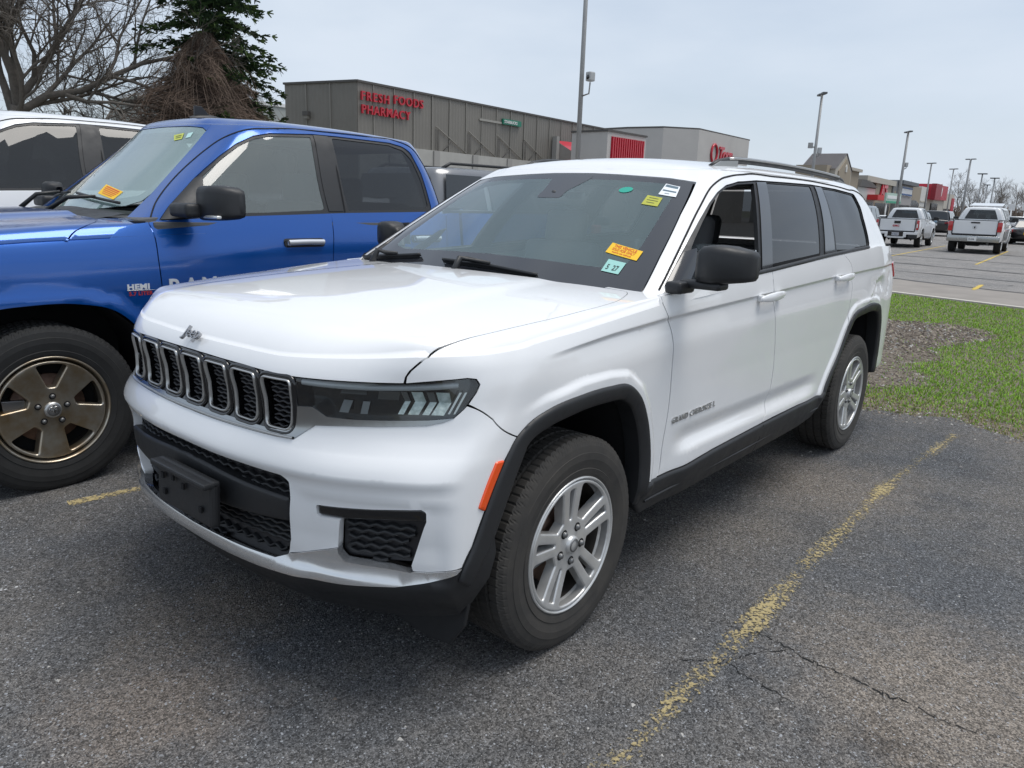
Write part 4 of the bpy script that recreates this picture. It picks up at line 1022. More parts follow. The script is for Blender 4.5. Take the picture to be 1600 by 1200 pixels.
        q = [(s+.0070, z) for s, z in s3[::-1]]+ra2[0:]+[(5.30, .46), (5.6, .45), (5.97, .44), (6.72, .44)]+[(6.72, 1.29), (6.35, 1.29), (5.97, 1.29), (5.7, 1.30), (5.0, 1.315)]+[(float(s), BELT1(s)) for s in np.linspace(4.9, 4.32, 20)]
        qm = MB(); panel(qm, SB, dedupe(q), M_WHITE, grid=.03, step=.015, rim=.015, extra=JX)
        lab = 'dented white rear quarter panel' if left else None
        qo = qm.build('rear_quarter', root, lab)
        tl = MB(); panel(tl, SB, fillet([(5.52, 1.185), (5.75, 1.195), (6.3, 1.195), (6.3, 1.15), (5.75, 1.09), (5.58, 1.085)], .01), M_REDLENS, off=.008, rim=.012, bevel=(.01, .006)); tl.build('tail_lamp', root)
        # window frame and pillars
        zt2 = lambda s: float(np.interp(s, JROOF.ss, JROOF.zt))
        dlo = [(.858, 1.222), (.8605, 1.3263), (.868, 1.395), (.879, 1.468), (.8985, 1.5398), (.9279, 1.590), (.9826, 1.626), (1.0935, 1.648), (1.4374, 1.663), (2.0, 1.6685), (2.6333, 1.6725), (3.3, 1.662), (3.84, 1.641), (3.79, 1.56), (3.70, 1.4861), (3.63, 1.375), (3.60, 1.335), (3.56, 1.308), (2.85, 1.286), (1.85, 1.243), (1.70, 1.236), (1.10, 1.2145)]
        dl = fillet(dlo, [.01]+[.05]*12+[.02, .03, .03, .02, .02, .02]+[0]*3, 4)
        side = [(.787, 1.12), (.784, 1.2), (.7795, 1.3245), (.7820, 1.4899), (.800, 1.630)]+[(.806, zt2(.806))]+[(float(s), zt2(s)) for s in np.linspace(.83, 4.3, 120)]+[(4.42, 1.675), (4.48, 1.60), (4.48, 1.27), (3.9, 1.26), (2.85, 1.24), (1.85, 1.20), (1.1, 1.17), (.92, 1.12)]
        gm_ = MB(); panel(gm_, G2, dedupe(side), M_WHITE, [dl], grid=.03, step=.013, rim=.014, rim_mat=M_DARK)
        dr_ = curve2([(.845, 1.21), (.843, 1.30), (.8435, 1.3923), (.8535, 1.5167), (.885, 1.6150), (.935, 1.652), (1.0005, 1.668), (1.1836, 1.685), (1.8395, 1.6925), (2.9319, 1.6885), (3.7, 1.665), (4.05, 1.643), (4.15, 1.60)], .02)
        gm_.build('side_pillars', root)
        pt_ = MB(); panel(pt_, G2, dedupe(side), M_SEATGREY, [dl], grid=.06, step=.03, off=.03, rim=0, flip=True); pt_.build('pillar_trim', root)
        ds = MB(); bead(ds, G2, dr_, .009, .0035, M_DARK, False, .0005); ds.build('door_seal', root)
        # black mouldings inside the opening
        w1 = [(.905, 1.3661), (.902, 1.3952), (.905, 1.468), (.918, 1.5398), (.945, 1.585), (1.0, 1.6175), (1.1035, 1.638), (1.405, 1.650), (1.51, 1.499), (1.690, 1.2485), (1.10, 1.2275), (.985, 1.2245)]
        w2 = [(1.636, 1.6585), (2.620, 1.6650), (2.558, 1.2885), (1.850, 1.2565)]
        w3 = [(2.938, 1.6600), (3.3, 1.6555), (3.826, 1.632), (3.78, 1.56), (3.688, 1.4861), (3.618, 1.370), (3.585, 1.338), (3.55, 1.3175), (2.868, 1.3)]
        f1 = fillet(w1, .012, 3); f2 = fillet(w2, .012, 3); f3 = fillet(w3, .015, 3)
        tm = MB(); panel(tm, G2, dl, M_PLASTIC, [f1, f2, f3], grid=.04, step=.012, off=-.007, rim=.02)
        panel(tm, G2, fillet([(1.448, 1.655), (1.622, 1.659), (1.836, 1.2555), (1.712, 1.250)], .006, 3), M_GLOSSBLK, off=-.001, rim=.006, grid=.04)
        panel(tm, G2, fillet([(2.720, 1.6640), (2.893, 1.6625), (2.820, 1.2965), (2.632, 1.2885)], .006, 3), M_GLOSSBLK, off=-.002, rim=.006, grid=.04)
        bead(tm, G2, curve2([(.87, 1.218), (1.1, 1.2185), (1.70, 1.2395), (2.605, 1.2815), (3.55, 1.3115)], .03), .022, .009, M_PLASTIC, False, .0)
        tm.build('window_moulding', root)
        g = MB(); panel(g, G2, f2, M_PRIVACY, off=-.010, rim=0, grid=.05); g.build('rear_window', rdo)
        g = MB(); panel(g, G2, f3, M_PRIVACY, off=-.010, rim=0, grid=.05); g.build('quarter_window', root)
        if not left:
            g = MB(); panel(g, G2, f1, M_SIDEGLASS, off=-.010, rim=0, grid=.05); g.build('front_window', fdo)
        # wheel-arch flares
        for A_, nm in ((AF, 'F'), (AR, 'R')):
            o = [tuple(p) for p in A_]
            inn = offset_line(A_, -.060 if nm == 'F' else -.055)
            ci = np.array([1.66, .372]) if nm == 'F' else np.array([4.751, .372])
            if np.linalg.norm(inn[10]-ci) > np.linalg.norm(A_[10]-ci): inn = offset_line(A_, .060)
            oo = o+[tuple(p) for p in inn[::-1]]
            fl = MB(); panel(fl, SB, dedupe(oo), M_PLASTIC, off=.012, rim=.035, grid=.02, step=.012, bevel=(.014, .008))
            # inner lip towards the tyre
            P_ = SB.P(inn[:, 0], inn[:, 1]); N_ = SB.N(inn[:, 0], inn[:, 1]); a = P_+N_*.004; b = P_-np.array([0, sg*.06, 0]); n_ = len(a)
            fl.add(np.vstack([a, b]), [(i, i+1, n_+i+1, n_+i) for i in range(n_-1)], M_PLASTIC)
            fl.build('wheel_arch_trim', root)
            # liner
            lm_ = MB(); c3 = np.array([(1.66-s, z) for s, z in resample(inn, .04, False)]); cx = 0 if nm == 'F' else -3.091
            c3 = np.array([[cx+(x-cx)*1.02, .372+(z-.372)*1.02] for x, z in c3]); n_ = len(c3)
            Y = [sg*.90, sg*.70, sg*.50]
            V = [(x, y, z) for y in Y for x, z in c3]
            lm_.add(V, [(r*n_+i, r*n_+i+1, (r+1)*n_+i+1, (r+1)*n_+i) for r in range(2) for i in range(n_-1)], M_DARK)
            cen = len(c3); lm_.add([(x, Y[2], z) for x, z in c3]+[(cx, Y[2], .30)], [(i, i+1, n_) for i in range(n_-1)], M_DARK, False)
            lm_.build('wheel_arch_liner', root)
        # sill cladding
        sc = MB(); sk_ = [(2.10, .4800), (2.2109, .4775), (2.3989, .4730), (2.6747, .4853), (3.2029, .4920), (3.7162, .4930), (4.09, .482), (4.125, .50), (4.16, .49), (4.13, .40), (4.05, .345), (3.6, .340), (2.6, .340), (2.12, .345), (2.06, .40)]
        panel(sc, SB, fillet(sk_, .012, 3), M_PLASTIC, off=.014, rim=.06, grid=.03, step=.015, bevel=(.016, .009))
        bead(sc, SB, [(2.12, .405), (3.0, .405), (4.1, .405)], .010, .006, M_PLASTIC, False, .013)
        bead(sc, SB, [(3.215, .49), (3.20, .42), (3.19, .35)], .006, .001, M_DARK, False, .0145)
        sc.build('sill_cladding', root)
        # door handles
        for d_o, s0, s1_, z0, z1 in ((fdo, 3.035, 3.325, 1.118, 1.126), (rdo, 4.135, 4.42, 1.150, 1.157)):
            hb = MB(); n_ = 24; us = np.linspace(0, 1, n_)
            cs = s0+(s1_-s0)*us; cz = z0+(z1-z0)*us
            P_ = SB.P(cs, cz); N_ = SB.N(cs, cz); hgt = .028+.012*np.sin(np.pi*us); hw = .0215*np.minimum(1, np.sin(np.pi*np.clip(us, .02, .98))**.35)
            V = []; K = 10
            for i in range(n_):
                for k in range(K):
                    a = 2*math.pi*k/K; ca, sa = math.cos(a), math.sin(a)
                    ca = math.copysign(abs(ca)**.6, ca); sa = math.copysign(abs(sa)**.6, sa)
                    V.append(P_[i]+N_[i]*(hgt[i]+.010*ca*min(1, math.sin(math.pi*min(max(us[i], .02), .98))**.3*1.0))+np.array([0, 0, 1])*hw[i]*sa)
            F_ = [(i*K+k, i*K+(k+1) % K, (i+1)*K+(k+1) % K, (i+1)*K+k) for i in range(n_-1) for k in range(K)]
            F_ = [f if sg < 0 else f[::-1] for f in F_]; F_ += [tuple(range(K)), tuple((n_-1)*K+k for k in range(K))]
            hb.add(V, F_, M_WHITE)
            for uu in (s0+.035, s1_-.03):
                pq = SB.P([uu], [z0+.002])[0]; nq = SB.N([uu], [z0])[0]; box(hb, tuple(pq+nq*.014), (.034, .034, .030), M_WHITE, .008)
            # shadowed cup behind
            cup = [(s0+.06+.055*math.cos(t), z0+.004+.038*math.sin(t)) for t in np.linspace(0, 2*math.pi, 24, endpoint=False)]
            hb.build('handle', d_o)
        if left:
            lt = MB(); text_surf(lt, 'GRAND CHEROKEE L', SB, 2.292, .680, 1, M_SATIN, .0345, .004, bold=.01, slope=.005, space=1.22, h0=.0005)
            for i in range(len(lt.v)): pass
            lt.build('lettering', fdo)
        # mirror
        mm = MB()
        prof = [(1.005, 1.262, 1.345, -.675, .040), (1.012, 1.250, 1.365, -.672, .058), (1.035, 1.248, 1.384, -.668, .076), (1.08, 1.248, 1.390, -.668, .084), (1.13, 1.250, 1.387, -.680, .080), (1.175, 1.256, 1.376, -.700, .066), (1.200, 1.262, 1.368, -.715, .046), (1.209, 1.275, 1.352, -.722, .022)]
        K = 20; V = []
        for y, z0, z1, xc, dx in prof:
            zc, hz = (z0+z1)/2, (z1-z0)/2
            for k in range(K):
                a = 2*math.pi*k/K; ca, sa = math.cos(a), math.sin(a)
                e = .42
                px = math.copysign(abs(ca)**(e if ca > 0 else .25), ca); pz = math.copysign(abs(sa)**e, sa)
                V.append((xc+dx*px*(1.0 if ca > 0 else .55), sg*y, zc+hz*pz))
        F_ = [(i*K+k, i*K+(k+1) % K, (i+1)*K+(k+1) % K, (i+1)*K+k) for i in range(len(prof)-1) for k in range(K)]+[tuple(range(K)), tuple((len(prof)-1)*K+k for k in range(K))]
        mm.add(V, [f if sg < 0 else f[::-1] for f in F_], M_PLASTIC)
        # foot and sail
        box(mm, (-.655, sg*1.030, 1.238), (.085, .17, .030), M_PLASTIC, .016, seg=3)
        box(mm, (-.615, sg*.955, 1.225), (.12, .07, .046), M_PLASTIC, .016, seg=3)
        panel(mm, G2, fillet([(.862, 1.222), (.863, 1.29), (.872, 1.345), (.935, 1.36), (.99, 1.30), (1.0, 1.222)], .01, 3), M_GLOSSBLK, off=.001, rim=.006)
        mo = mm.build('door_mirror', root)
        if not left: mo.location = (-.22, .07, 0)
        mg = MB(); prism(mg, [(sg*(1.02), 1.262), (sg*1.18, 1.268), (sg*1.205, 1.30), (sg*1.18, 1.375), (sg*1.03, 1.385)], 'x', -.752, -.746, M_MIRROR); mg.build('mirror_glass', mo)
        # roof rails
        rr = MB(); xs = np.linspace(-1.62, -3.55, 40)
        def rpt(x, dz): 
            y = .585+.02*math.sin((x+1.6)/-2*math.pi); return (x, sg*y, float(JROOF.zz([x], [y])[0])+dz)
        pts = [rpt(-1.53, -.004), rpt(-1.60, .012), rpt(-1.70, .024)]+[rpt(x, .028) for x in xs[3:-3]]+[rpt(-3.50, .020), rpt(-3.60, -.004)]
        tube(rr, pts, [.010]+[.017]*(len(pts)-2)+[.010], M_PLASTIC, 8)
        tube(rr, [(x, y+sg*.012, z+.008) for x, y, z in pts[2:-2]], .007, M_SATIN, 6)
        for x0, x1 in ((-1.50, -1.78), (-3.38, -3.62)):
            q0 = [rpt(x0, -.01), rpt(x0-.1 if x0 > -2 else x0, .02), rpt(x1, .026 if x0 > -2 else .0), rpt(x1, -.01)]
            a = [(x, y-sg*.02, z) for x, y, z in q0]; b = [(x, y+sg*.022, z) for x, y, z in q0]
            rr.add(a+b, [(0, 1, 2, 3), (7, 6, 5, 4), (0, 4, 5, 1), (1, 5, 6, 2), (2, 6, 7, 3)], M_SATIN, False)
        rr.build('roof_rail', root)
        # wheels
        for hx, ph in ((0, rad(86)), (-3.091, rad(64))):
            make_wheel(root, (hx, sg*.957, .374), sg, .382, .262, .243, .372, alloy_twin, ph, M_ALLOY, M_TYRE_DUSTY, True)
    # roof, header, windscreen
    _, = (0,)
    sR = np.linspace(0, 5.15, 220); CCr = JB2.P(sR, np.interp(sR, JROOF.ss, JROOF.zt))
    ro = [(float(p[0]), float(p[1])) for p in CCr]; ro = dedupe(ro+[(x, -y) for x, y in ro[::-1]])
    ringr = []
    for d in (.006, .014, .024, .036, .05, .07, .095, .125):
        for k in range(0, len(JROOF.C), 3): ringr.append(tuple(JROOF.C[k, :2]+JROOF.n_in[k]*d))
    rm = MB(); panel(rm, JROOF, ro, M_WHITE, grid=.045, step=.02, rim=0, extra=ringr)
    wst = [(0, 1.6665), (.12, 1.6660), (.2794, 1.6600), (.45, 1.6515), (.62, 1.6440), (.735, 1.6370), (.795, 1.6300)]
    hd = [(s, z+.004) for s, z in wst]+[(.800, 1.632), (.806, 1.690)]+[(float(s), float(np.interp(s, JROOF.ss, JROOF.zt))) for s in np.linspace(.79, 0, 30)]
    hd = dedupe(hd+[(-s, z) for s, z in hd[::-1]])
    panel(rm, JB2, hd, M_WHITE, grid=.02, step=.014, rim=.012)
    sp = MB()
    roof = rm.build('roof', root)
    an = MB(); grid_surf(an, lambda u, v: (-3.38-.14*u, .022*(1-u*.3)*math.cos(v)*(1-(max(0, u-.85)/.15)**2*.6), 1.752+.055*(u**.6)*abs(math.sin(v))*(1 if u < .9 else .6)), np.linspace(.01, 1, 12), np.linspace(0, math.pi, 14), M_PLASTIC); an.build('roof_antenna', roof)
    wso = wst[:-1]+[(.786, 1.628), (.7750, 1.4899), (.7722, 1.3245), (.777, 1.2), (.76, 1.165), (.5, 1.165), (0, 1.175)]
    wsf = dedupe(wso+[(-s, z) for s, z in wso[::-1]])
    fr = MB(); inn = [(0, 1.642), (.3, 1.636), (.62, 1.622), (.690, 1.605), (.700, 1.57), (.690, 1.4899), (.685, 1.36), (.675, 1.285), (.60, 1.272), (.3, 1.283), (0, 1.288)]
    innf = fillet(dedupe(inn+[(-s, z) for s, z in inn[::-1]]), .03, 3)
    wm = MB(); panel(wm, JB2, innf, M_WINDSHIELD, off=-.002, rim=0, grid=.025, step=.02); ws = wm.build('windscreen', root)
    panel(fr, JB2, wsf, M_FRIT, [innf], off=-.002, rim=0, grid=.05, step=.02)
    panel(fr, JB2, fillet([(-.10, 1.66), (-.07, 1.58), (-.075, 1.545), (.075, 1.545), (.07, 1.58), (.16, 1.66)], .02, 3), M_FRIT, off=-.001, rim=0, grid=.04, step=.02)
    fr.build('dark_border', ws)
    def sticker(name, pts, mat, label, writing=None):
        m = MB(); panel(m, JB2, pts, mat, off=.0006, rim=0, grid=.03, step=.01); 
        if writing: writing(m, pts)
        return m.build(name, ws, label)
    def lines(rows, mat, x0=.08, x1=.92, hgt=.10):
        def f(m, q):
            q = [np.array(p) for p in q]
            for (t, a, b, hh) in rows:
                P0 = q[0]*(1-t)+q[3]*t; P1 = q[1]*(1-t)+q[2]*t; u0 = P0+(P1-P0)*a; u1 = P0+(P1-P0)*b; dn = (q[3]-q[0])*hh
                panel(m, JB2, [tuple(u0), tuple(u1), tuple(u1+dn), tuple(u0+dn)], mat, off=.0012, rim=0, grid=.05, step=.02)
        return f
    def write(rows, mat):
        def f(m, q):
            q = [np.array(p) for p in q]
            for txt, t, a, hz in rows:
                P0 = q[0]*(1-t)+q[3]*t; P1 = q[1]*(1-t)+q[2]*t; L = np.hypot(*(P1-P0)); e = (P1-P0)/L; o = P0+(P1-P0)*a
                dz = (q[0]-q[3]); dzl = np.hypot(*dz); dn = dz/dzl
                V, F = text_mesh(txt, 1.0, .0, bold=.018, space=1.02)
                wid = V[:, 0].max()-V[:, 0].min(); sc_ = L*(1-2*a)/wid
                hs_ = hz*dzl/.72
                uv = o[None]+np.outer((V[:, 0]-V[:, 0].min())*sc_, e)+np.outer(V[:, 1]*hs_, dn)
                P = JB2.P(uv[:, 0], uv[:, 1]); N = JB2.N(uv[:, 0], uv[:, 1])
                m.add(P+N*.0016, F, mat, False)
        return f
    M_YEL = pmat('yellow_sticker_paper', (.85,.52,.02), rough=.6); M_RED = pmat('red_print', (.60,.06,.02), rough=.6); M_PAPER = pmat('white_sticker_paper', (.80,.83,.85), rough=.6)
    M_BLUEP = pmat('blue_grey_print', (.10,.16,.20), rough=.6); M_MINT = pmat('mint_sticker_paper', (.32,.60,.55), rough=.6); M_BLKP = pmat('black_print', (.02,.03,.03), rough=.6); M_LIME = pmat('dull_yellow_sticker', (.45,.46,.06), rough=.6); M_GRN = pmat('green_marker_ink', (.02,.36,.27), rough=.6)
    q = [(.6, 1.622), (.724, 1.609), (.722, 1.562), (.600, 1.573)]; sticker('sticker', q, M_PAPER, 'white inspection sticker with dark bars', lines([(.06, .08, .92, .20), (.52, .08, .92, .12), (.80, .3, .6, .05)], M_BLUEP))
    q = [(.541, 1.568), (.645, 1.557), (.648, 1.519), (.549, 1.528)]; sticker('sticker', q, M_LIME, 'dull yellow sticker', lines([(.2, .2, .8, .05), (.45, .15, .85, .05), (.7, .2, .7, .05)], M_BLKP))
    q = [(.571, 1.365), (.7037, 1.339), (.700, 1.304), (.573, 1.328)]; sticker('sticker', q, M_YEL, 'orange-yellow sticker with red writing', write([('THIS VEHICLE', .34, .14, .27), ('SOLD FOR ONLY', .64, .14, .24), ('PARTS OR REPAIR', .88, .2, .13)], M_RED))
    q = [(.606, 1.303), (.672, 1.293), (.670, 1.252), (.610, 1.260)]; sticker('sticker', q, M_MINT, 'mint green sticker marked 5 27', write([('5  27', .80, .16, .42)], M_BLKP))
    el = [(.393+.037*math.cos(t), 1.590+.013*math.sin(t)) for t in np.linspace(0, 2*math.pi, 24, endpoint=False)]
    sticker('ink_mark', el, M_GRN, 'green oval ink mark', None)
    # wipers and cowl
    cw = MB(); cowl = Plane((0, 0, 0), (1, 0, 0), (0, 1, 0))
    grid_surf(cw, lambda u, v: (-.37-.02*abs(v)-.22*u, v, 1.165+.03*u), np.linspace(0, 1, 3), np.linspace(-.80, .80, 20), M_PLASTIC, True); cw.build('cowl', root)
    wp = MB()
    for blade, piv, jo in (([(-.20, 1.236), (.05, 1.233), (.375, 1.2150)], (-.36, -.02), .06), ([(-.74, 1.205), (-.62, 1.222), (-.40, 1.245)], (-.44, -.66), -.5)):
        bl = curve2(blade, .03); P = JB2.P(bl[:, 0], bl[:, 1]); N = JB2.N(bl[:, 0], bl[:, 1])
        tube(wp, P+N*.016, .008, M_PLASTIC, 6); bead(wp, JB2, bl, .012, .016, M_PLASTIC)
        k = len(P)//3; j = P[k]+N[k]*.035
        tube(wp, [Vector((piv[0], piv[1], 1.185)), Vector(tuple(j*.5+np.array([piv[0], piv[1], 1.24])*.5))+Vector((.0, 0, .018)), Vector(tuple(j)), Vector(tuple(P[len(P)//2]+N[len(P)//2]*.028))], [.016, .014, .011, .008], M_PLASTIC, 8)
    wp.build('wiper', root)
    # cabin
    cab = MB()
    box(cab, (-2.2, 0, .40), (3.4, 1.66, .06), M_DASH); box(cab, (.03, 0, .60), (1.05, 1.00, .50), M_DARK); box(cab, (-.52, 0, .78), (.06, 1.66, .70), M_DARK)
    for sg in (1, -1):
        box(cab, (-1.45, sg*.86, .76), (1.85, .10, .78), M_DASH, .02); box(cab, (-3.2, sg*.80, 1.08), (1.7, .12, .26), M_DASH, .02)
        box(cab, (-3.92, sg*.6, .75), (.1, .5, .7), M_DARK)
    box(cab, (-3.98, 0, .8), (.1, 1.3, .8), M_DARK); box(cab, (-2.0, 0, .30), (4.6, 1.2, .12), M_DARK)
    cab.build('floor_pan', root)
    hl_ = MB(); panel(hl_, JROOF, [(x*.97-.06, y*.95) for x, y in ro][::2], M_HEADLINER, off=.045, rim=0, grid=.12, step=.06, flip=True); hl_.build('headliner', root)
    da = MB(); prism(da, [(-.50, .70), (-.50, 1.10), (-.72, 1.135), (-.98, 1.10), (-1.06, 1.02), (-1.0, .80), (-.85, .70)], 'y', -.80, .80, M_DASH, .02)
    box(da, (-.98, .38, 1.115), (.14, .36, .07), M_DASH, .03, seg=3); box(da, (-1.05, 0, 1.00), (.05, .30, .18), M_GLOSSBLK, .01); da.build('dashboard', root)
    sw = MB(); c = Vector((-1.16, .38, 1.03)); ax = Vector((-.88, 0, .47)); e1 = Vector((0, 1, 0)); e2 = ax.cross(e1)
    tube(sw, [c+(e1*math.cos(t)+e2*math.sin(t))*.185 for t in np.linspace(0, 2*math.pi, 32, endpoint=False)], .016, M_DASH, 8, True)
    tube(sw, [c-e1*.18, c+e1*.18], .02, M_DASH, 6); tube(sw, [c, c-e2*.18], .018, M_DASH, 6); box(sw, tuple(c), (.05, .13, .11), M_DASH, .02); sw.build('steering_wheel', root)
    def seat(x, y, w, mat=M_SEAT):
        m = MB(); box(m, (x+.22, y, .66), (.52, w, .18), mat, .06, Matrix.Rotation(rad(-8), 3, 'Y'), 3)
        box(m, (x-.10, y, .98), (.15, w, .66), mat, .06, Matrix.Rotation(rad(-16), 3, 'Y'), 3)
        box(m, (x-.20, y, 1.385), (.10, .27, .19), mat, .045, Matrix.Rotation(rad(-10), 3, 'Y'), 3)
        for dy in (-.05, .05): tube(m, [(x-.19, y+dy, 1.25), (x-.20, y+dy, 1.36)], .007, M_IRON, 6)
        return m
    s1 = seat(-1.52, .40, .52); so = s1.build('front_seat', root)
    film_haze = glass_mat('plastic_film', (.78,.80,.82), film_haze=.03, film_haze_col=(.8,.85,.9), rough=.25)
    pf = MB(); rng = random.Random(4)
    fz = [[rng.uniform(-.014, .014) for _ in range(12)] for _ in range(10)]
    def fp_(u, v):
        i, j = int(round(u*9)), int(round(v*11)); return (-1.505-.17*u+.012*math.sin(v*17+u*3)+fz[i][j], .40+(.29)*(v*2-1), .72+.62*u)
    grid_surf(pf, fp_, np.linspace(0, 1, 10), np.linspace(0, 1, 12), film_haze); pf.build('seat_cover', so)
    seat(-1.52, -.40, .52).build('front_seat', root); seat(-2.45, 0, 1.30).build('rear_seat', root)
    rmx = MB(); P = JB2.P([0.0], [1.56])[0]; box(rmx, (P[0]-.13, 0, P[2]-.02), (.04, .25, .075), M_GLOSSBLK, .02, seg=3); tube(rmx, [(P[0]-.02, 0, P[2]+.01), (P[0]-.12, 0, P[2])], .012, M_DASH, 6); rmx.build('rear_view_mirror', ws)
    # tail
    tg = MB(); panel(tg, JB2, [(4.50, 1.66), (5.15, 1.665), (5.15, 1.30), (4.50, 1.30)], M_PRIVACY, off=-.004, rim=0, grid=.08); panel(tg, Mir(JB2), [(4.50, 1.66), (5.15, 1.665), (5.15, 1.30), (4.50, 1.30)], M_PRIVACY, off=-.004, rim=0, grid=.08)
    tgo = tg.build('rear_glass', root)
    rb = MB(); rb_o = [(5.95, .52), (6.2, .55), (6.72, .55), (6.72, .36), (6.2, .36), (5.95, .40)]
    for S_ in (JB1, Mir(JB1)): panel(rb, S_, rb_o, M_PLASTIC, off=.02, rim=.05, grid=.06, bevel=(.02, .012))
    rb.build('rear_bumper', root)
    return root
jeep = build_jeep()
# ---------------------------------------------------------------- ground
def asphalt_mat(name, base, dirt, light, grit=1.0, scale=1.0, cracks=True, stains=()):
    m = bpy.data.materials.new(name); m.use_nodes = True; n, l = nodes_of(m); b = n["Principled BSDF"]
    b.inputs['Roughness'].default_value = .88; b.inputs['Specular IOR Level'].default_value = .35
    tc = n.new("ShaderNodeTexCoord")
    def noise(sc, det=4, ro=.6):
        t = n.new("ShaderNodeTexNoise"); t.inputs['Scale'].default_value = sc*scale; t.inputs['Detail'].default_value = det; t.inputs['Roughness'].default_value = ro
        l.new(tc.outputs['Object'], t.inputs['Vector']); return t.outputs['Fac']
    def mr(x, a, c, lo=0., hi=1.):
        q = n.new("ShaderNodeMapRange"); q.inputs['From Min'].default_value = a; q.inputs['From Max'].default_value = c; q.inputs['To Min'].default_value = lo; q.inputs['To Max'].default_value = hi
        l.new(x, q.inputs['Value']); return q.outputs[0]
    def mix(f, a, c, mode='MIX'):
        q = n.new("ShaderNodeMix"); q.data_type = 'RGBA'; q.blend_type = mode
        if isinstance(f, float): q.inputs['Factor'].default_value = f
        else: l.new(f, q.inputs['Factor'])
        for k, v in (('A', a), ('B', c)):
            if isinstance(v, tuple): q.inputs[k].default_value = (*v, 1)
            else: l.new(v, q.inputs[k])
        return q.outputs['Result']
    vor = n.new("ShaderNodeTexVoronoi"); vor.inputs['Scale'].default_value = 170*scale; vor.inputs['Randomness'].default_value = 1; l.new(tc.outputs['Object'], vor.inputs['Vector'])
    vor2 = n.new("ShaderNodeTexVoronoi"); vor2.inputs['Scale'].default_value = 370*scale; l.new(tc.outputs['Object'], vor2.inputs['Vector'])
    sep = n.new("ShaderNodeSeparateColor"); l.new(vor.outputs['Color'], sep.inputs[0]); sep2 = n.new("ShaderNodeSeparateColor"); l.new(vor2.outputs['Color'], sep2.inputs[0])
    c = mix(mr(noise(.75, 6, .65), .40, .62), base, dirt)
    c = mix(mr(noise(2.6, 6, .65), .50, .72, 0, .6), c, tuple(x*.62 for x in base))
    c = mix(mr(noise(9.0, 4, .7), .52, .70, 0, .35), c, light)
    for sx, sy, sr, scol in stains:
        vm = n.new("ShaderNodeVectorMath"); vm.operation = 'DISTANCE'; vm.inputs[1].default_value = (sx, sy, 0); l.new(tc.outputs['Object'], vm.inputs[0])
        ad_ = n.new("ShaderNodeMath"); ad_.operation = 'MULTIPLY_ADD'; l.new(noise(7.0, 6, .7), ad_.inputs[0]); ad_.inputs[1].default_value = sr*1.6; l.new(vm.outputs['Value'], ad_.inputs[2])
        c = mix(mr(ad_.outputs[0], sr*1.15, sr*1.95, .72, 0), c, scol)
    # aggregate: every stone its own grey
    def gmul(c, x, lo, hi, f):
        g = n.new("ShaderNodeCombineColor"); v_ = mr(x, 0, 1, lo, hi)
        for k in range(3): l.new(v_, g.inputs[k])
        return mix(f, c, g.outputs[0], 'MULTIPLY')
    c = gmul(c, sep.outputs[0], .28, 1.75, .85*grit)
    c = gmul(c, sep2.outputs[1], .35, 1.65, .70*grit)
    c = gmul(c, mr(noise(42, 4, .7), .3, .7), .62, 1.4, .7*grit)
    big = mr(sep.outputs[1], .972, .992, 0, .75)
    c = mix(big, c, tuple(min(1, x*4.6+.03) for x in base))
    big2 = mr(sep2.outputs[2], .970, .99, 0, .6)
    c = mix(big2, c, tuple(min(1, x*4.2+.02) for x in base))
    if cracks:
        cv = n.new("ShaderNodeTexVoronoi"); cv.feature = 'DISTANCE_TO_EDGE'; cv.inputs['Scale'].default_value = .55
        wv = n.new("ShaderNodeTexNoise"); wv.inputs['Scale'].default_value = 3.5; wv.inputs['Detail'].default_value = 6; l.new(tc.outputs['Object'], wv.inputs['Vector'])
        ad = n.new("ShaderNodeMix"); ad.data_type = 'RGBA'; ad.blend_type = 'ADD'; ad.inputs['Factor'].default_value = .28
        l.new(tc.outputs['Object'], ad.inputs['A']); l.new(wv.outputs['Color'], ad.inputs['B']); l.new(ad.outputs['Result'], cv.inputs['Vector'])
        cm = n.new("ShaderNodeMath"); cm.operation = 'MULTIPLY'; l.new(mr(cv.outputs['Distance'], .0, .007, 1, 0), cm.inputs[0]); l.new(mr(noise(.8, 3), .50, .60), cm.inputs[1])
        c = mix(cm.outputs[0], c, (.008, .008, .008))
    l.new(c, b.inputs['Base Color'])
    h = n.new("ShaderNodeMath"); h.operation = 'MULTIPLY_ADD'; l.new(vor.outputs['Distance'], h.inputs[0]); h.inputs[1].default_value = -1.0; l.new(sep2.outputs[0], h.inputs[2])
    bp = n.new("ShaderNodeBump"); bp.inputs['Strength'].default_value = .8*grit; bp.inputs['Distance'].default_value = .006; l.new(h.outputs[0], bp.inputs['Height']); l.new(bp.outputs[0], b.inputs['Normal'])
    return m
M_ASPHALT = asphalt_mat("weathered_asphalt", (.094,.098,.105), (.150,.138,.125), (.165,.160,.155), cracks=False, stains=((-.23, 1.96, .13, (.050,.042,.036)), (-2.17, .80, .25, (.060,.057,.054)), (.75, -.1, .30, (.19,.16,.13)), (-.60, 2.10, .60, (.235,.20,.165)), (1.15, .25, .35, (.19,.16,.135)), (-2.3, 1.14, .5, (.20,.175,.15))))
M_LOT = asphalt_mat("sun_bleached_lot", (.185,.18,.175), (.235,.222,.21), (.22,.215,.21), grit=.5, cracks=False)
M_CONC = pmat("concrete_apron", (.27,.245,.22), rough=.9, color2=(.22,.20,.18), nscale=1.3, bump=.2, bscale=60, bdist=.003)
M_KERB = pmat("pale_kerb_concrete", (.52,.49,.44), rough=.9, noise=.25, nscale=3)
def sheet(name, pts, z, mat, sub=1):
    m = MB(); m.add([(x, y, z) for x, y in pts], [tuple(range(len(pts)))], mat, False)
    o = m.build(name); return tag(o, kind='structure')
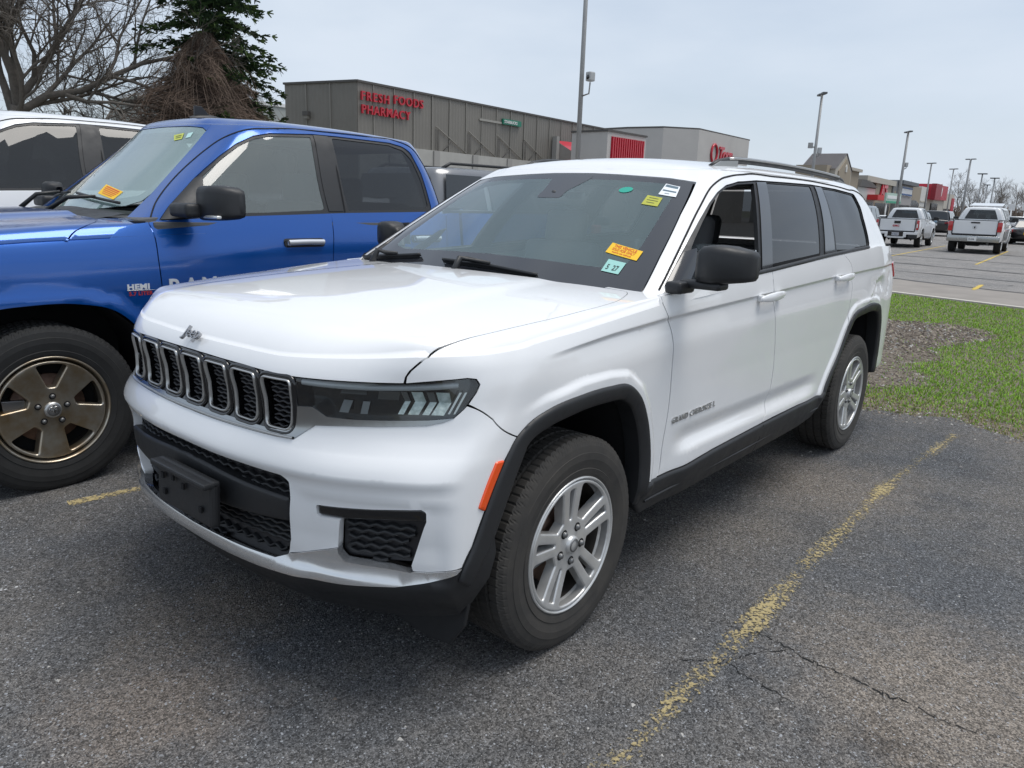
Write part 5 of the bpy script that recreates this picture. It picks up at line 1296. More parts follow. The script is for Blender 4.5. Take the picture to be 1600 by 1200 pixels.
# axis along the far kerb: direction k, distance measured away from the camera
K0 = np.array([-14.12, -1.53]); K1 = np.array([-13.44, .78]); KD = (K1-K0)/np.linalg.norm(K1-K0); KN = np.array([-KD[1], KD[0]])
if KN[0] > 0: KN = -KN
def kp(a, d): q = K0+KD*a+KN*d; return (float(q[0]), float(q[1]))
sheet('ground', [(-700, -700), (-700, 700), (700, 700), (700, -700)], -.03, pmat('far_soil', (.20,.19,.16), rough=1, color2=(.13,.14,.09), nscale=.03))
near_edge = [(-3.95, -30), (-3.9, -3.0), (-4.0, -1.0), (-4.12, .4), (-4.36, 1.0), (-4.50, 1.36), (-4.28, 1.75), (-4.12, 2.2), (-4.0, 3.4), (-3.8, 8), (-3.9, 30)]
rng = random.Random(3)
ne = []
for p in resample(near_edge, .12, False): ne.append((p[0]+rng.uniform(-.05, .05), p[1]))
sheet('pavement', [(60, -30), (60, 30)]+ne[::-1], 0.0, M_ASPHALT)
sheet('road', [kp(-90, .18), kp(90, .18), kp(90, 150), kp(-90, 150)], -.012, M_LOT)
sheet('path', [kp(-90, .16), kp(90, .16), kp(90, 3.6), kp(-90, 3.6)], -.006, M_CONC)
# cracks and joints sealed with tar in the far lot
tar = MB(); M_TAR = pmat('tar_seal', (.05,.05,.053), rough=.8)
rng = random.Random(8)
for d0, w in ((3.65, .12), (6.5, .09), (9.5, .12), (14.5, .10), (21, .14)):
    L = [(a, d0+rng.uniform(-.12, .12)+.25*math.sin(a*.35+d0)) for a in np.arange(-14, 26, .9)]
    v = [kp(a, d-w*.8*rng.uniform(.3, 1.3)) for a, d in L]+[kp(a, d+w*.8*rng.uniform(.3, 1.3)) for a, d in L[::-1]]
    k = len(L); tar.add([(x, y, -.002) for x, y in v], [(i, i+1, 2*k-2-i, 2*k-1-i) for i in range(k-1)], M_TAR, False)
for _ in range(9):
    a, d = rng.uniform(-5, 12), rng.uniform(4, 20); L = [(a, d)]
    for _k in range(9): a += rng.uniform(-.5, .5); d += rng.uniform(.05, .5); L.append((a, d))
    k = len(L); v = [kp(a_, d_) for a_, d_ in L]+[kp(a_+.06, d_+.03) for a_, d_ in L[::-1]]
    tar.add([(x, y, -.002) for x, y in v], [(i, i+1, 2*k-2-i, 2*k-1-i) for i in range(k-1)], M_TAR, False)
tag(tar.build('path_markings'), kind='structure')
# kerb between lawn and lot
kb = MB()
a_, b_, c_, d_ = kp(-90, 0), kp(90, 0), kp(90, .16), kp(-90, .16)
kb.add([(*a_, -.05), (*b_, -.05), (*c_, -.05), (*d_, -.05), (*a_, .045), (*b_, .045), (*c_, .045), (*d_, .045)], [(4, 5, 6, 7), (0, 1, 5, 4), (2, 3, 7, 6)], M_KERB, False)
tag(kb.build('kerb'), kind='structure')
# worn yellow bay lines
def paint_mat(name, col, wear, sc=26, keep=.5):
    m = bpy.data.materials.new(name); m.use_nodes = True; n, l = nodes_of(m); b = n["Principled BSDF"]; b.inputs['Base Color'].default_value = (*col, 1); b.inputs['Roughness'].default_value = .85
    tc = n.new("ShaderNodeTexCoord"); out = n["Material Output"]
    t = n.new("ShaderNodeTexNoise"); t.inputs['Scale'].default_value = sc; t.inputs['Detail'].default_value = 8; t.inputs['Roughness'].default_value = .75; l.new(tc.outputs['Object'], t.inputs['Vector'])
    t2 = n.new("ShaderNodeTexNoise"); t2.inputs['Scale'].default_value = 1.7; t2.inputs['Detail'].default_value = 3; l.new(tc.outputs['Object'], t2.inputs['Vector'])
    v = n.new("ShaderNodeTexVoronoi"); v.inputs['Scale'].default_value = 120; l.new(tc.outputs['Object'], v.inputs['Vector'])
    s = n.new("ShaderNodeSeparateColor"); l.new(v.outputs['Color'], s.inputs[0])
    a1 = n.new("ShaderNodeMath"); a1.operation = 'MULTIPLY_ADD'; l.new(t2.outputs['Fac'], a1.inputs[0]); a1.inputs[1].default_value = .9; l.new(t.outputs['Fac'], a1.inputs[2])
    a2 = n.new("ShaderNodeMath"); a2.operation = 'MULTIPLY_ADD'; l.new(s.outputs[0], a2.inputs[0]); a2.inputs[1].default_value = .30; l.new(a1.outputs[0], a2.inputs[2])
    uv = n.new("ShaderNodeAttribute"); uv.attribute_name = 'edge'
    a3 = n.new("ShaderNodeMath"); a3.operation = 'ADD'; l.new(a2.outputs[0], a3.inputs[0]); l.new(uv.outputs['Fac'], a3.inputs[1])
    r = n.new("ShaderNodeMapRange"); r.inputs['From Min'].default_value = wear; r.inputs['From Max'].default_value = wear+.16; r.inputs['To Max'].default_value = .88; l.new(a3.outputs[0], r.inputs['Value'])
    tr = n.new("ShaderNodeBsdfTransparent"); mx = n.new("ShaderNodeMixShader"); l.new(r.outputs[0], mx.inputs[0]); l.new(tr.outputs[0], mx.inputs[1]); l.new(b.outputs[0], mx.inputs[2]); l.new(mx.outputs[0], out.inputs[0])
    return m
def strip_line(name, pts, w, z, mat, soft=True):
    """Flat painted line; the 'edge' attribute lets the paint fray towards its sides."""
    P = resample(pts, .15, False); T = np.gradient(P, axis=0); T /= np.linalg.norm(T, axis=1)[:, None]; B = np.stack([-T[:, 1], T[:, 0]], 1)
    V, F, E = [], [], []; prof = (-1, -.55, 0, .55, 1); k = len(prof)
    for i in range(len(P)):
        for q in prof: V.append((*(P[i]+B[i]*q*w/2), z)); E.append(-.55*abs(q)**2 if soft else 0)
    for i in range(len(P)-1):
        for j in range(k-1): F.append((i*k+j, (i+1)*k+j, (i+1)*k+j+1, i*k+j+1))
    m = MB(); m.add(V, F, mat, False); o = m.build(name); at = o.data.attributes.new('edge', 'FLOAT', 'POINT'); at.data.foreach_set('value', np.array(E, np.float32))
    return tag(o, kind='structure')
M_OLDYEL = paint_mat('worn_yellow_paint', (.42,.34,.17), 1.03, 34)
M_NEWYEL = paint_mat('faded_yellow_paint', (.62,.45,.09), .72)
strip_line('road_marking', [(-4.02, 1.45), (-2.75, 1.375), (-1.23, 1.375), (-.58, 1.395), (.0, 1.40), (.45, 1.405), (2.2, 1.42)], .165, .004, M_OLDYEL)
strip_line('road_marking', [(.74, -1.55), (.45, -1.51), (-.5, -1.50), (-3.8, -1.48)], .11, .004, M_OLDYEL)
strip_line('road_marking', [(1.30, -.86), (1.15, -.82)], .10, .004, paint_mat('worn_white_paint', (.60,.60,.60), 1.12))

# open cracks in the old asphalt
ck = MB(); M_CRACK = pmat('crack_shadow', (.012,.012,.012), rough=1); rng = random.Random(41)
def crack(pts, w):
    P = curve2(pts, .012); P = P+np.array([[rng.gauss(0, .006), rng.gauss(0, .006)] for _ in P]); k = len(P); T = np.gradient(P, axis=0); T /= np.linalg.norm(T, axis=1)[:, None]+1e-9; B = np.stack([-T[:, 1], T[:, 0]], 1)
    ws = [w*max(.12, rng.random())*(.4+.6*math.sin(math.pi*min(1, max(.05, i/k)))) for i in range(k)]
    V = [(*(P[i]+B[i]*ws[i]), .0025) for i in range(k)]+[(*(P[i]-B[i]*ws[i]), .0025) for i in range(k)]
    ck.add(V, [(i, i+1, k+i+1, k+i) for i in range(k-1)], M_CRACK, False)
crack([(-0.482, 1.26), (-0.495, 1.332), (-0.518, 1.41), (-0.525, 1.483), (-0.503, 1.562), (-0.49, 1.646), (-0.484, 1.734), (-0.482, 1.798), (-0.466, 1.889), (-0.47, 1.972), (-0.451, 2.075), (-0.493, 2.205)], 0.0042)
crack([(-0.127, 1.278), (-0.18, 1.313), (-0.271, 1.426), (-0.35, 1.461), (-0.453, 1.521), (-0.51, 1.559)], 0.004)
crack([(-0.271, 1.426), (-0.242, 1.526), (-0.213, 1.687)], 0.004)
tag(ck.build('pavement_cracks'), kind='structure')
# ---------------------------------------------------------------- lawn strip with a worn bare patch
def lawn():
    m = bpy.data.materials.new('lawn_soil'); m.use_nodes = True; n, l = nodes_of(m); b = n["Principled BSDF"]; b.inputs['Roughness'].default_value = 1
    tc = n.new("ShaderNodeTexCoord"); t = n.new("ShaderNodeTexNoise"); t.inputs['Scale'].default_value = 18; t.inputs['Detail'].default_value = 8; l.new(tc.outputs['Object'], t.inputs['Vector'])
    r = n.new("ShaderNodeValToRGB"); r.color_ramp.elements[0].position = .3; r.color_ramp.elements[1].position = .72
    r.color_ramp.elements[0].color = (.06,.05,.036,1); r.color_ramp.elements[1].color = (.22,.185,.15,1); l.new(t.outputs['Fac'], r.inputs[0]); l.new(r.outputs[0], b.inputs['Base Color'])
    bp = n.new("ShaderNodeBump"); bp.inputs['Strength'].default_value = .8; bp.inputs['Distance'].default_value = .03; l.new(t.outputs['Fac'], bp.inputs['Height']); l.new(bp.outputs[0], b.inputs['Normal'])
    V = [(x, y, -.010) for x, y in ne]; k = len(ne)
    # strip between the near edge and the kerb
    far = []
    for x, y in ne:
        q = np.array([x, y]); d = (q-K0)@KN; far.append(tuple(q-KN*d))
    rows = 12; VV = []
    for i, (x, y) in enumerate(ne):
        for j in range(rows+1):
            f = j/rows; X = x+(far[i][0]-x)*f; Y = y+(far[i][1]-y)*f
            VV.append((X, Y, -.008+.028*math.sin(math.pi*min(1, f*1.6)/2)+.012*math.sin(X*1.3+Y)*math.sin(math.pi*f)))
    F = [(i*(rows+1)+j, (i+1)*(rows+1)+j, (i+1)*(rows+1)+j+1, i*(rows+1)+j+1) for i in range(k-1) for j in range(rows)]
    mb = MB(); mb.add(VV, [f[::-1] for f in F], m); o = mb.build('terrain'); tag(o, kind='structure')
    return VV
lawn()
DIRT = np.array([(-9.9, -4.0), (-9.95, -.5), (-10.25, .25), (-9.9, .75), (-9.1, 1.02), (-8.35, .75), (-7.7, .55), (-7.1, .80), (-6.5, .55), (-6.1, .85), (-5.6, .95), (-5.1, .65), (-5.2, -1.0), (-5.3, -4.0)])
def hz(x, y):
    xe = float(np.interp(y, [p[1] for p in ne], [p[0] for p in ne])); q = np.array([x, y]); d1 = (q-K0)@KN; d0 = (np.array([xe, y])-K0)@KN
    f = 1-d1/d0 if d0 else 0; return -.008+.028*math.sin(math.pi*min(1, max(0, f)*1.6)/2)+.012*math.sin(x*1.3+y)*math.sin(math.pi*max(0, min(1, f))), f
rng = random.Random(11)
def blades():
    green = [pmat('grass_fresh', (.29,.50,.045), rough=.7), pmat('grass_mid', (.21,.40,.045), rough=.7), pmat('grass_yellow', (.30,.34,.075), rough=.8), pmat('grass_straw', (.42,.35,.20), rough=.9)]
    mbs = MB(); V, F, Mi = [], [], []
    def blade(x, y, z, h, w, mi):
        a = rng.uniform(0, 6.28); dx, dy = math.cos(a)*w, math.sin(a)*w; b = rng.uniform(0, 6.28); lx, ly = math.cos(b)*h*.55, math.sin(b)*h*.55
        k = len(V); V.extend([(x-dx, y-dy, z), (x+dx, y+dy, z), (x+dx*.7+lx*.4, y+dy*.7+ly*.4, z+h*.65), (x-dx*.7+lx*.4, y-dy*.7+ly*.4, z+h*.65), (x+lx, y+ly, z+h)])
        F.append((k, k+1, k+2, k+3)); F.append((k+3, k+2, k+4)); Mi.extend([mi, mi])
    N = 0; tries = 0
    yl = lambda x: (-3.2-.1*(abs(x)-4), 2.4+.42*(abs(x)-4))
    P = []
    while N < 120000 and tries < 400000:
        tries += 1
        x = -4.1-10.3*rng.random()**1.35; lo, hi = -3.3, min(5.5, 2.3+.33*(abs(x)-4)); y = rng.uniform(lo, hi)
        z, f = hz(x, y)
        if f < -.005 or f > .985: continue
        P.append((x, y, z, f)); N += 1
    A = np.array([(p[0], p[1]) for p in P]); ins = inside(A, DIRT); dd = polydist(A[:, 0], A[:, 1], np.vstack([DIRT, DIRT[:1]]))
    for (x, y, z, f), i, d in zip(P, ins, dd):
        e = f*9.5
        if i and d > .08*rng.random():
            pr = .02+.30*math.exp(-d*5)
            if rng.random() > pr: continue
        near = math.exp(-max(0, (x+4.3)*-1)/.55) if not i else 0
        patch = math.sin(x*2.1+1.3)*math.sin(y*2.7+x*.7)
        h = rng.uniform(.014, .034)*(1-.45*near)*(.7 if i else 1); q = rng.random()
        if near > .25 and rng.random() < near*.8: mi = 3 if q < .55 else 2
        else: mi = 0 if q < .52+.2*patch else 1 if q < .88 else 2 if q < .97 else 3
        if near > .5 and rng.random() < .35: continue
        blade(x, y, z, h, rng.uniform(.0028, .0055)*(1+abs(x+4)*.04), mi)
    for m_ in green: mbs.mi(m_)
    mbs.v = V; mbs.f = F; mbs.m = Mi; mbs.sm = [False]*len(F)
    o = mbs.build('grass'); tag(o, 'short green lawn strip thinning to straw at its edges', None, kind='stuff')
blades()
def debris():
    """Loose stones, chips and straw on the bare patch and the asphalt's edge."""
    mats = [pmat('stone_grey', (.24,.23,.22), rough=.9), pmat('stone_pale', (.46,.44,.41), rough=.9), pmat('soil_clod', (.135,.112,.092), rough=1), pmat('wood_chip', (.29,.245,.20), rough=1)]
    mb = MB(); [mb.mi(q) for q in mats]
    tet = np.array([(1, 0, -.5), (-.5, .87, -.5), (-.5, -.87, -.5), (.2, .1, .6), (-.3, .3, .45)])
    ff = [(0, 1, 3), (1, 4, 3), (1, 2, 4), (2, 0, 3), (2, 3, 4), (0, 2, 1)]
    def chip(x, y, z, s, mi, fl=.6):
        R_ = Matrix.Rotation(rng.uniform(0, 6.28), 3, 'Z'); k = len(mb.v); sx = rng.uniform(.6, 1.5)
        for q in tet:
            v = R_ @ Vector((q[0]*s*sx, q[1]*s, q[2]*s*fl)); mb.v.append((x+v.x+rng.uniform(-.15, .15)*s, y+v.y, z+v.z+s*fl*.45))
        for f in ff: mb.f.append(tuple(a+k for a in f)); mb.m.append(mi); mb.sm.append(False)
    A = np.array([(rng.uniform(-10.2, -5.1), rng.uniform(-1.6, 1.1)) for _ in range(9000)]); ins = inside(A, DIRT)
    for (x, y), i in zip(A, ins):
        if not i: continue
        z, f = hz(x, y); mul = 1+.5*(x < -7.2); q = rng.random()
        chip(x, y, z, rng.uniform(.006, .022)*mul, 2 if q < .60 else 3 if q < .86 else 0 if q < .95 else 1)
    for _ in range(2600):
        y = rng.uniform(-3, 5); x = float(np.interp(y, [p[1] for p in ne], [p[0] for p in ne]))+rng.gauss(-.05, .16); chip(x, y, max(0, hz(x, y)[0]) if x < -4.2 else .0, rng.uniform(.004, .014), rng.choice((0, 1, 3, 3, 2)))
    o = mb.build('debris'); tag(o, 'soil clods, wood chips and pale stones on the bare patch', None, kind='stuff')
    mb2 = MB(); [mb2.mi(q) for q in mats]; mb = mb2
    def chip2(x, y, s, mi):
        R_ = Matrix.Rotation(rng.uniform(0, 6.28), 3, 'Z'); k = len(mb2.v); sx = rng.uniform(.6, 1.4)
        for q in tet:
            v = R_ @ Vector((q[0]*s*sx, q[1]*s, q[2]*s*.6)); mb2.v.append((x+v.x, y+v.y, v.z+s*.25))
        for f in ff: mb2.f.append(tuple(a+k for a in f)); mb2.m.append(mi); mb2.sm.append(False)
    for _ in range(9000):
        x = 2.0-5.9*rng.random()**1.5; y = rng.uniform(-1.9, 3.4)
        s = .0022+.0045*rng.random()**4 
        if rng.random() < .012: s = rng.uniform(.008, .014)
        q = rng.random(); chip2(x, y, s, 0 if q < .62 else 1 if q < .86 else 2)
    tag(mb2.build('gravel'), 'loose grit and small stones on the dark asphalt', None, kind='stuff')
debris()
# ---------------------------------------------------------------- the blue pickup
def dedupe(L):
    out = []
    for p in L:
        p = (float(p[0]), float(p[1]))
        if not out or abs(p[0]-out[-1][0])+abs(p[1]-out[-1][1]) > 1e-5: out.append(p)
    if abs(out[0][0]-out[-1][0])+abs(out[0][1]-out[-1][1]) < 1e-5: out.pop()
    return out
def ram_head(mb):
    """Horned-head relief on the hub cap."""
    for sg in (1, -1):
        pts = [(0, .012), (sg*.008, .018), (sg*.018, .015), (sg*.022, .004), (sg*.016, -.006), (sg*.010, -.002), (sg*.013, .006), (sg*.006, .006)]
        tube(mb, [(x, .006, z) for x, z in pts], [.003, .0035, .0035, .003, .0025, .002, .002, .0015], M_CHROME, 5)
    box(mb, (0, .006, -.008), (.010, .006, .022), M_CHROME, .003)
M_BADGE = pmat('bright_badge', (.80,.80,.80), rough=.2, metal=.3)
def build_truck():
    root = empty('pickup_truck', (TRX, TRY, 0), 0, 'metallic blue crew cab pickup with bronze five-spoke wheels parked beside the white suv', 'pickup truck')
    XS = lambda x: 1.86-x
    zc = lambda s: float(np.interp(s, THOOD.ss, THOOD.zt))
    sN = np.linspace(0, 2.02, 120); CC = TB1.P(sN, np.interp(sN, THOOD.ss, THOOD.zt))
    top = [(p[0], p[1]) for p in CC]
    seam = [(-.20, .935), (-.27, .905), (-.34, .84), (-.40, .70), (-.385, .5), (-.34, .25), (-.325, 0)]
    o = top+[tuple(p) for p in curve2([top[-1]]+seam, .03)[1:]]
    o = dedupe(o+[(x, -y) for x, y in o[::-1]])
    ring = []
    for d in (.006, .014, .024, .036, .05, .07, .10, .14):
        for k in range(0, len(THOOD.C), 2): ring.append(tuple(THOOD.C[k, :2]+THOOD.n_in[k]*d))
    hm = MB(); panel(hm, THOOD, o, M_BLUE, grid=.05, step=.018, rim=.012, extra=ring); hm.build('bonnet', root)
    nose = MB(); panel(nose, TB1, dedupe([(s, zc(s)-.005) for s in np.linspace(-1.08, 1.08, 50)]+[(1.10, .82), (.7, .80), (-.7, .80), (-1.10, .82)]), M_GLOSSBLK, grid=.06, step=.03, rim=.02)
    for z in (.90, 1.0, 1.1): bead(nose, TB1, [(s, z) for s in np.linspace(-.62, .62, 20)], .03, .02, M_CHROME)
    nose.build('front_grille', root)
    fb = MB(); panel(fb, TB1, [(-1.15, .79), (1.15, .79), (1.15, .42), (-1.15, .42)], M_CHROME, off=.04, rim=.1, grid=.06, step=.03, bevel=(.03, .02)); fb.build('front_bumper', root)
    arch = TARCH.copy(); arc_s = np.stack([1.86-arch[:, 0], arch[:, 1]], 1); af = [tuple(p) for p in curve2(arc_s, .02)]
    ar_s = arc_s+np.array([3.57, 0]); arr = [tuple(p) for p in curve2(ar_s, .02)]
    ex = [(s, z) for s in np.arange(1.1, 2.6, .03) for z in np.arange(1.10, 1.26, .018)]
    for sg in (1, -1):
        SB = TB1 if sg > 0 else Mir(TB1); G = TB2 if sg > 0 else Mir(TB2); left = sg > 0
        # front wing with head lamp
        d1 = curve2([(2.448, .46), (2.452, .80), (2.450, 1.033), (2.446, 1.154), (2.448, 1.301), (2.438, 1.345)], .03)
        w = [(1.12, .82)]+[p for p in af if p[1] > .80]+[p for p in af if p[0] > 2.0 and p[1] <= .80]+[(2.44, .44)]+[tuple(p) for p in d1[1:]]+[(2.40, 1.352), (2.3, 1.33)]+[(s, zc(s)-.0) for s in np.linspace(2.20, 1.10, 60)]
        wl = [(1.12, .82), (1.30, .72)]+[p for p in af if p[1] > .72 and p[0] < 1.5]+[p for p in af if p[0] >= 1.5]+[(2.44, .44)]+[tuple(p) for p in d1[1:]]+[(2.36, 1.335), (2.28, 1.31)]+[(s, zc(s)-.006) for s in np.linspace(2.22, 1.10, 60)]
        wm = MB(); panel(wm, SB, dedupe(wl), M_BLUE, grid=.035, step=.016, rim=.015, extra=ex)
        ss = np.linspace(2.0, 2.75, 40); C2 = TB1.P(ss, np.interp(ss, THOOD.ss, THOOD.zt))
        sm = [tuple(p) for p in curve2([top[-1]]+seam[:4], .03)]
        wt = [(p[0], p[1]) for p in C2]+[(-.92, .70), (-.52, .70)]+[(x-.004, y+.004) for x, y in sm[::-1]]
        wt = dedupe(wt); 
        if not left: wt = [(x, -y) for x, y in wt[::-1]]
        panel(wm, THOOD, wt, M_BLUE, grid=.04, step=.016, rim=.01, extra=[(x, sg*abs(y)) for x, y in ring])
        wg = wm.build('front_wing', root)
        if left:
            eb = MB(); text_surf(eb, 'HEMI', SB, 2.268, 1.000, 1, M_BADGE, .050, .004, bold=.045, space=1.08, sv=.78)
            be = [(2.268, .996), (2.415, .992)]; bead(eb, SB, be, .004, .004, M_CHROME)
            text_surf(eb, '5.7 LITER', SB, 2.275, .968, 1, pmat('red_badge', (.40,.03,.02), rough=.4), .028, .003, bold=.03, space=1.12); eb.build('engine_badge', wg)
        hl = MB(); panel(hl, SB, fillet([(.72, 1.14), (.92, 1.15), (1.20, 1.165), (1.22, 1.10), (1.10, .93), (.90, .90), (.72, .92)], .02), M_GLOSSBLK, off=.004, rim=.01, grid=.05); hlo = hl.build('headlight', root)
        ln = MB(); panel(ln, SB, fillet([(.74, 1.12), (.92, 1.13), (1.18, 1.145), (1.19, 1.10), (1.08, .95), (.90, .92), (.74, .94)], .02), M_CLEAR, off=.012, rim=.006, grid=.05); ln.build('lens', hlo)
        # doors
        BZ = lambda s: float(np.interp(s, [2.44, 3.6, 4.7], [1.352, 1.402, 1.415]))
        sm2 = curve2([(3.590, .46), (3.594, 1.167), (3.617, 1.274), (3.635, BZ(3.63))], .03)
        fd = dedupe([(s+.006, z) for s, z in d1[::-1]]+[(2.46, .44), (3.585, .44)]+[tuple(p) for p in sm2]+[(s, BZ(s)) for s in np.linspace(3.6, 2.5, 30)])
        dm = MB(); panel(dm, SB, fd, M_BLUE, grid=.035, step=.018, rim=.02, extra=[(s, z) for s in np.arange(2.4, 3.7, .03) for z in np.arange(1.10, 1.26, .02)]); fdo = dm.build('front_door', root)
        s3 = curve2([(4.25, .46), (4.50, .70), (4.60, .95), (4.64, 1.2), (4.66, BZ(4.66))], .03)
        rd = dedupe([(s+.006, z) for s, z in sm2[::-1]]+[(3.6, .44), (4.22, .44)]+[tuple(p) for p in s3]+[(s, BZ(s)) for s in np.linspace(4.62, 3.66, 24)])
        rm = MB(); panel(rm, SB, rd, M_BLUE, grid=.04, step=.02, rim=.02, extra=[(s, z) for s in np.arange(3.6, 4.7, .03) for z in np.arange(1.10, 1.26, .02)]); rdo = rm.build('rear_door', root)
        cb = MB(); panel(cb, SB, dedupe([(s+.006, z) for s, z in s3[::-1]]+[(4.26, .44), (4.79, .62), (4.79, 1.42), (4.68, 1.418)]), M_BLUE, grid=.05, step=.02, rim=.02); cb.build('cab_corner', root)
        # bed side
        bd = dedupe([(4.82, .62), (4.88, .62)]+[p for p in arr if p[1] > .60]+[(6.02, .55), (6.6, .50), (6.80, .52), (6.80, 1.42), (4.82, 1.42)])
        bm_ = MB(); panel(bm_, SB, bd, M_BLUE, grid=.05, step=.02, rim=.06)
        zt = [(XS(s), 0) for s in (4.82, 6.80)]
        box(bm_, (-3.9, sg*.905, 1.425), (1.92, .13, .03), M_PLASTIC, .012); box(bm_, (-3.9, sg*.84, 1.10), (1.90, .03, .62), M_PLASTIC); bm_.build('bed_side', root)
        tl = MB(); box(tl, (-4.80, sg*.915, 1.13), (.14, .17, .40), M_REDLENS, .02, seg=3); tl.build('tail_lamp', root)
        # pillars and window frames
        zt2 = lambda s: float(np.interp(s, TROOF.ss, TROOF.zt))
        dlo = [(.884, 1.353), (.862, 1.431), (.862, 1.591), (.872, 1.65), (.895, 1.725), (.938, 1.805), (1.015, 1.864), (1.114, 1.890), (1.533, 1.912), (1.80, 1.914), (2.45, 1.908), (2.56, 1.89), (2.60, 1.85), (2.605, 1.70), (2.575, 1.46), (2.55, 1.425), (1.90, 1.408), (1.35, 1.383)]
        dl = fillet(dlo, [.01]+[.05]*7+[0, 0, .08, .08, .05, .05, .05, .03, 0, 0], 4)
        sd = [(.665, 1.30), (.672, 1.50), (.635, 1.70), (.612, 1.86), (.618, 1.90), (.626, zt2(.62))]+[(s, zt2(s)) for s in np.linspace(.66, 2.75, 60)]+[(2.95, 1.925), (2.95, 1.38), (2.5, 1.365), (1.6, 1.345), (1.2, 1.32), (.98, 1.30)]
        gm = MB(); panel(gm, G, dedupe(sd), M_BLUE, [dl], grid=.035, step=.015, rim=.016); gm.build('side_pillars', root)
        pt = MB(); panel(pt, G, dedupe(sd), M_SEATGREY, [dl], grid=.07, step=.03, off=.03, rim=0, flip=True); pt.build('pillar_trim', root)
        ds = MB(); bead(ds, G, curve2([(.838, 1.341), (.755, 1.463), (.738, 1.681), (.826, 1.832), (.945, 1.895), (1.1, 1.917), (1.703, 1.938), (2.3, 1.936), (2.55, 1.925), (2.66, 1.88), (2.70, 1.80), (2.715, 1.6), (2.70, 1.44)], .02), .010, .003, M_DARK, False, .0005)
        bead(ds, G, [(1.712, 1.935), (1.81, 1.66), (1.897, 1.412)], .006, .002, M_DARK, False, .0005); ds.build('door_seal', root)
        w1 = fillet([(.895, 1.605), (.905, 1.655), (.925, 1.725), (.963, 1.795), (1.035, 1.848), (1.12, 1.873), (1.515, 1.894), (1.765, 1.428), (1.40, 1.405), (1.10, 1.397)], [.01]*6+[.02, .02, 0, .01], 3)
        w2 = fillet([(1.735, 1.900), (2.42, 1.892), (2.54, 1.865), (2.578, 1.80), (2.575, 1.65), (2.55, 1.47), (2.51, 1.445), (1.92, 1.425)], [.02, .05, .04, .05, .05, .03, .02, .02], 3)
        tm = MB(); panel(tm, G, dl, M_PLASTIC, [w1, w2], grid=.05, step=.014, off=-.006, rim=.02)
        panel(tm, G, [(1.545, 1.908), (1.700, 1.910), (1.885, 1.42), (1.79, 1.418)], M_PLASTIC, off=-.002, rim=.004, grid=.06)
        tm.build('window_moulding', root)
        g = MB(); panel(g, G, w1, glass_mat('truck_front_glass', (.55,.60,.58), refl=1.0, film_haze=.24, film_haze_col=(.42,.48,.46)), off=-.010, rim=0, grid=.06); g.build('front_window', fdo)  # milky haze in the colour stands in for light through the cab
        g = MB(); panel(g, G, w2, M_PRIVACY, off=-.010, rim=0, grid=.06); g.build('rear_window', rdo)
        # handle with recess
        for d_o, s0, s1, z0 in ((fdo, 3.255, 3.515, 1.222), (rdo, 4.31, 4.56, 1.232)):
            h = MB(); o_ = fillet([(s0-.02, z0-.026), (s1+.02, z0-.026), (s1+.02, z0+.028), (s0-.02, z0+.028)], .022, 4); panel(h, SB, o_, M_GLOSSBLK, off=.0015, rim=.003, grid=.05)
            bead(h, SB, curve2([(s0, z0), ((s0+s1)/2, z0+.002), (s1, z0)], .02), .036, .026, pmat('bright_chrome', (.85,.85,.85), rough=.12, metal=.55), False, .012)
            for e in (s0+.012, s1-.012):
                p = SB.P([e], [z0])[0]; box(h, tuple(p+np.array([0, sg*.010, 0])), (.030, .028, .030), M_CHROME, .008)
            h.build('handle', d_o)
        if left:
            rl = MB(); text_surf(rl, 'RAM', SB, 2.486, .958, 1, M_BADGE, .125, .006, bold=.02, space=1.25, sv=1.0); rl.build('lettering', fdo)
        # mirror
        mm = MB(); K = 20; V = []
        prof = [(1.06, 1.372, 1.515, -.86, .03), (1.075, 1.366, 1.535, -.85, .06), (1.11, 1.362, 1.548, -.85, .085), (1.20, 1.366, 1.552, -.87, .090), (1.27, 1.374, 1.545, -.89, .080), (1.305, 1.386, 1.53, -.91, .055), (1.318, 1.40, 1.51, -.92, .025)]
        for y, z0, z1, xc, dx in prof:
            for k in range(K):
                a = 2*math.pi*k/K; ca, sa = math.cos(a), math.sin(a); e = .45
                V.append((xc+dx*math.copysign(abs(ca)**(e if ca > 0 else .25), ca)*(1 if ca > 0 else .55), sg*y, (z0+z1)/2+(z1-z0)/2*math.copysign(abs(sa)**e, sa)))
        F = [(i*K+k, i*K+(k+1) % K, (i+1)*K+(k+1) % K, (i+1)*K+k) for i in range(len(prof)-1) for k in range(K)]+[tuple(range(K)), tuple((len(prof)-1)*K+k for k in range(K))]
        mm.add(V, [f if sg < 0 else f[::-1] for f in F], M_PLASTIC)
        box(mm, (-.76, sg*1.03, 1.415), (.13, .20, .075), M_PLASTIC, .025, seg=3)
        panel(mm, G, fillet([(.890, 1.358), (.867, 1.431), (.868, 1.591), (.91, 1.60), (1.10, 1.405), (1.08, 1.374), (.95, 1.362)], .008, 3), M_PLASTIC, off=.003, rim=.008)
        mo = mm.build('door_mirror', root)
        sl = MB(); box(sl, (-.795, sg*1.215, 1.385), (.03, .15, .018), pmat('clear_signal', (.7,.7,.68), rough=.2, metal=.6), .007, seg=3); sl.build('signal_lamp', mo)
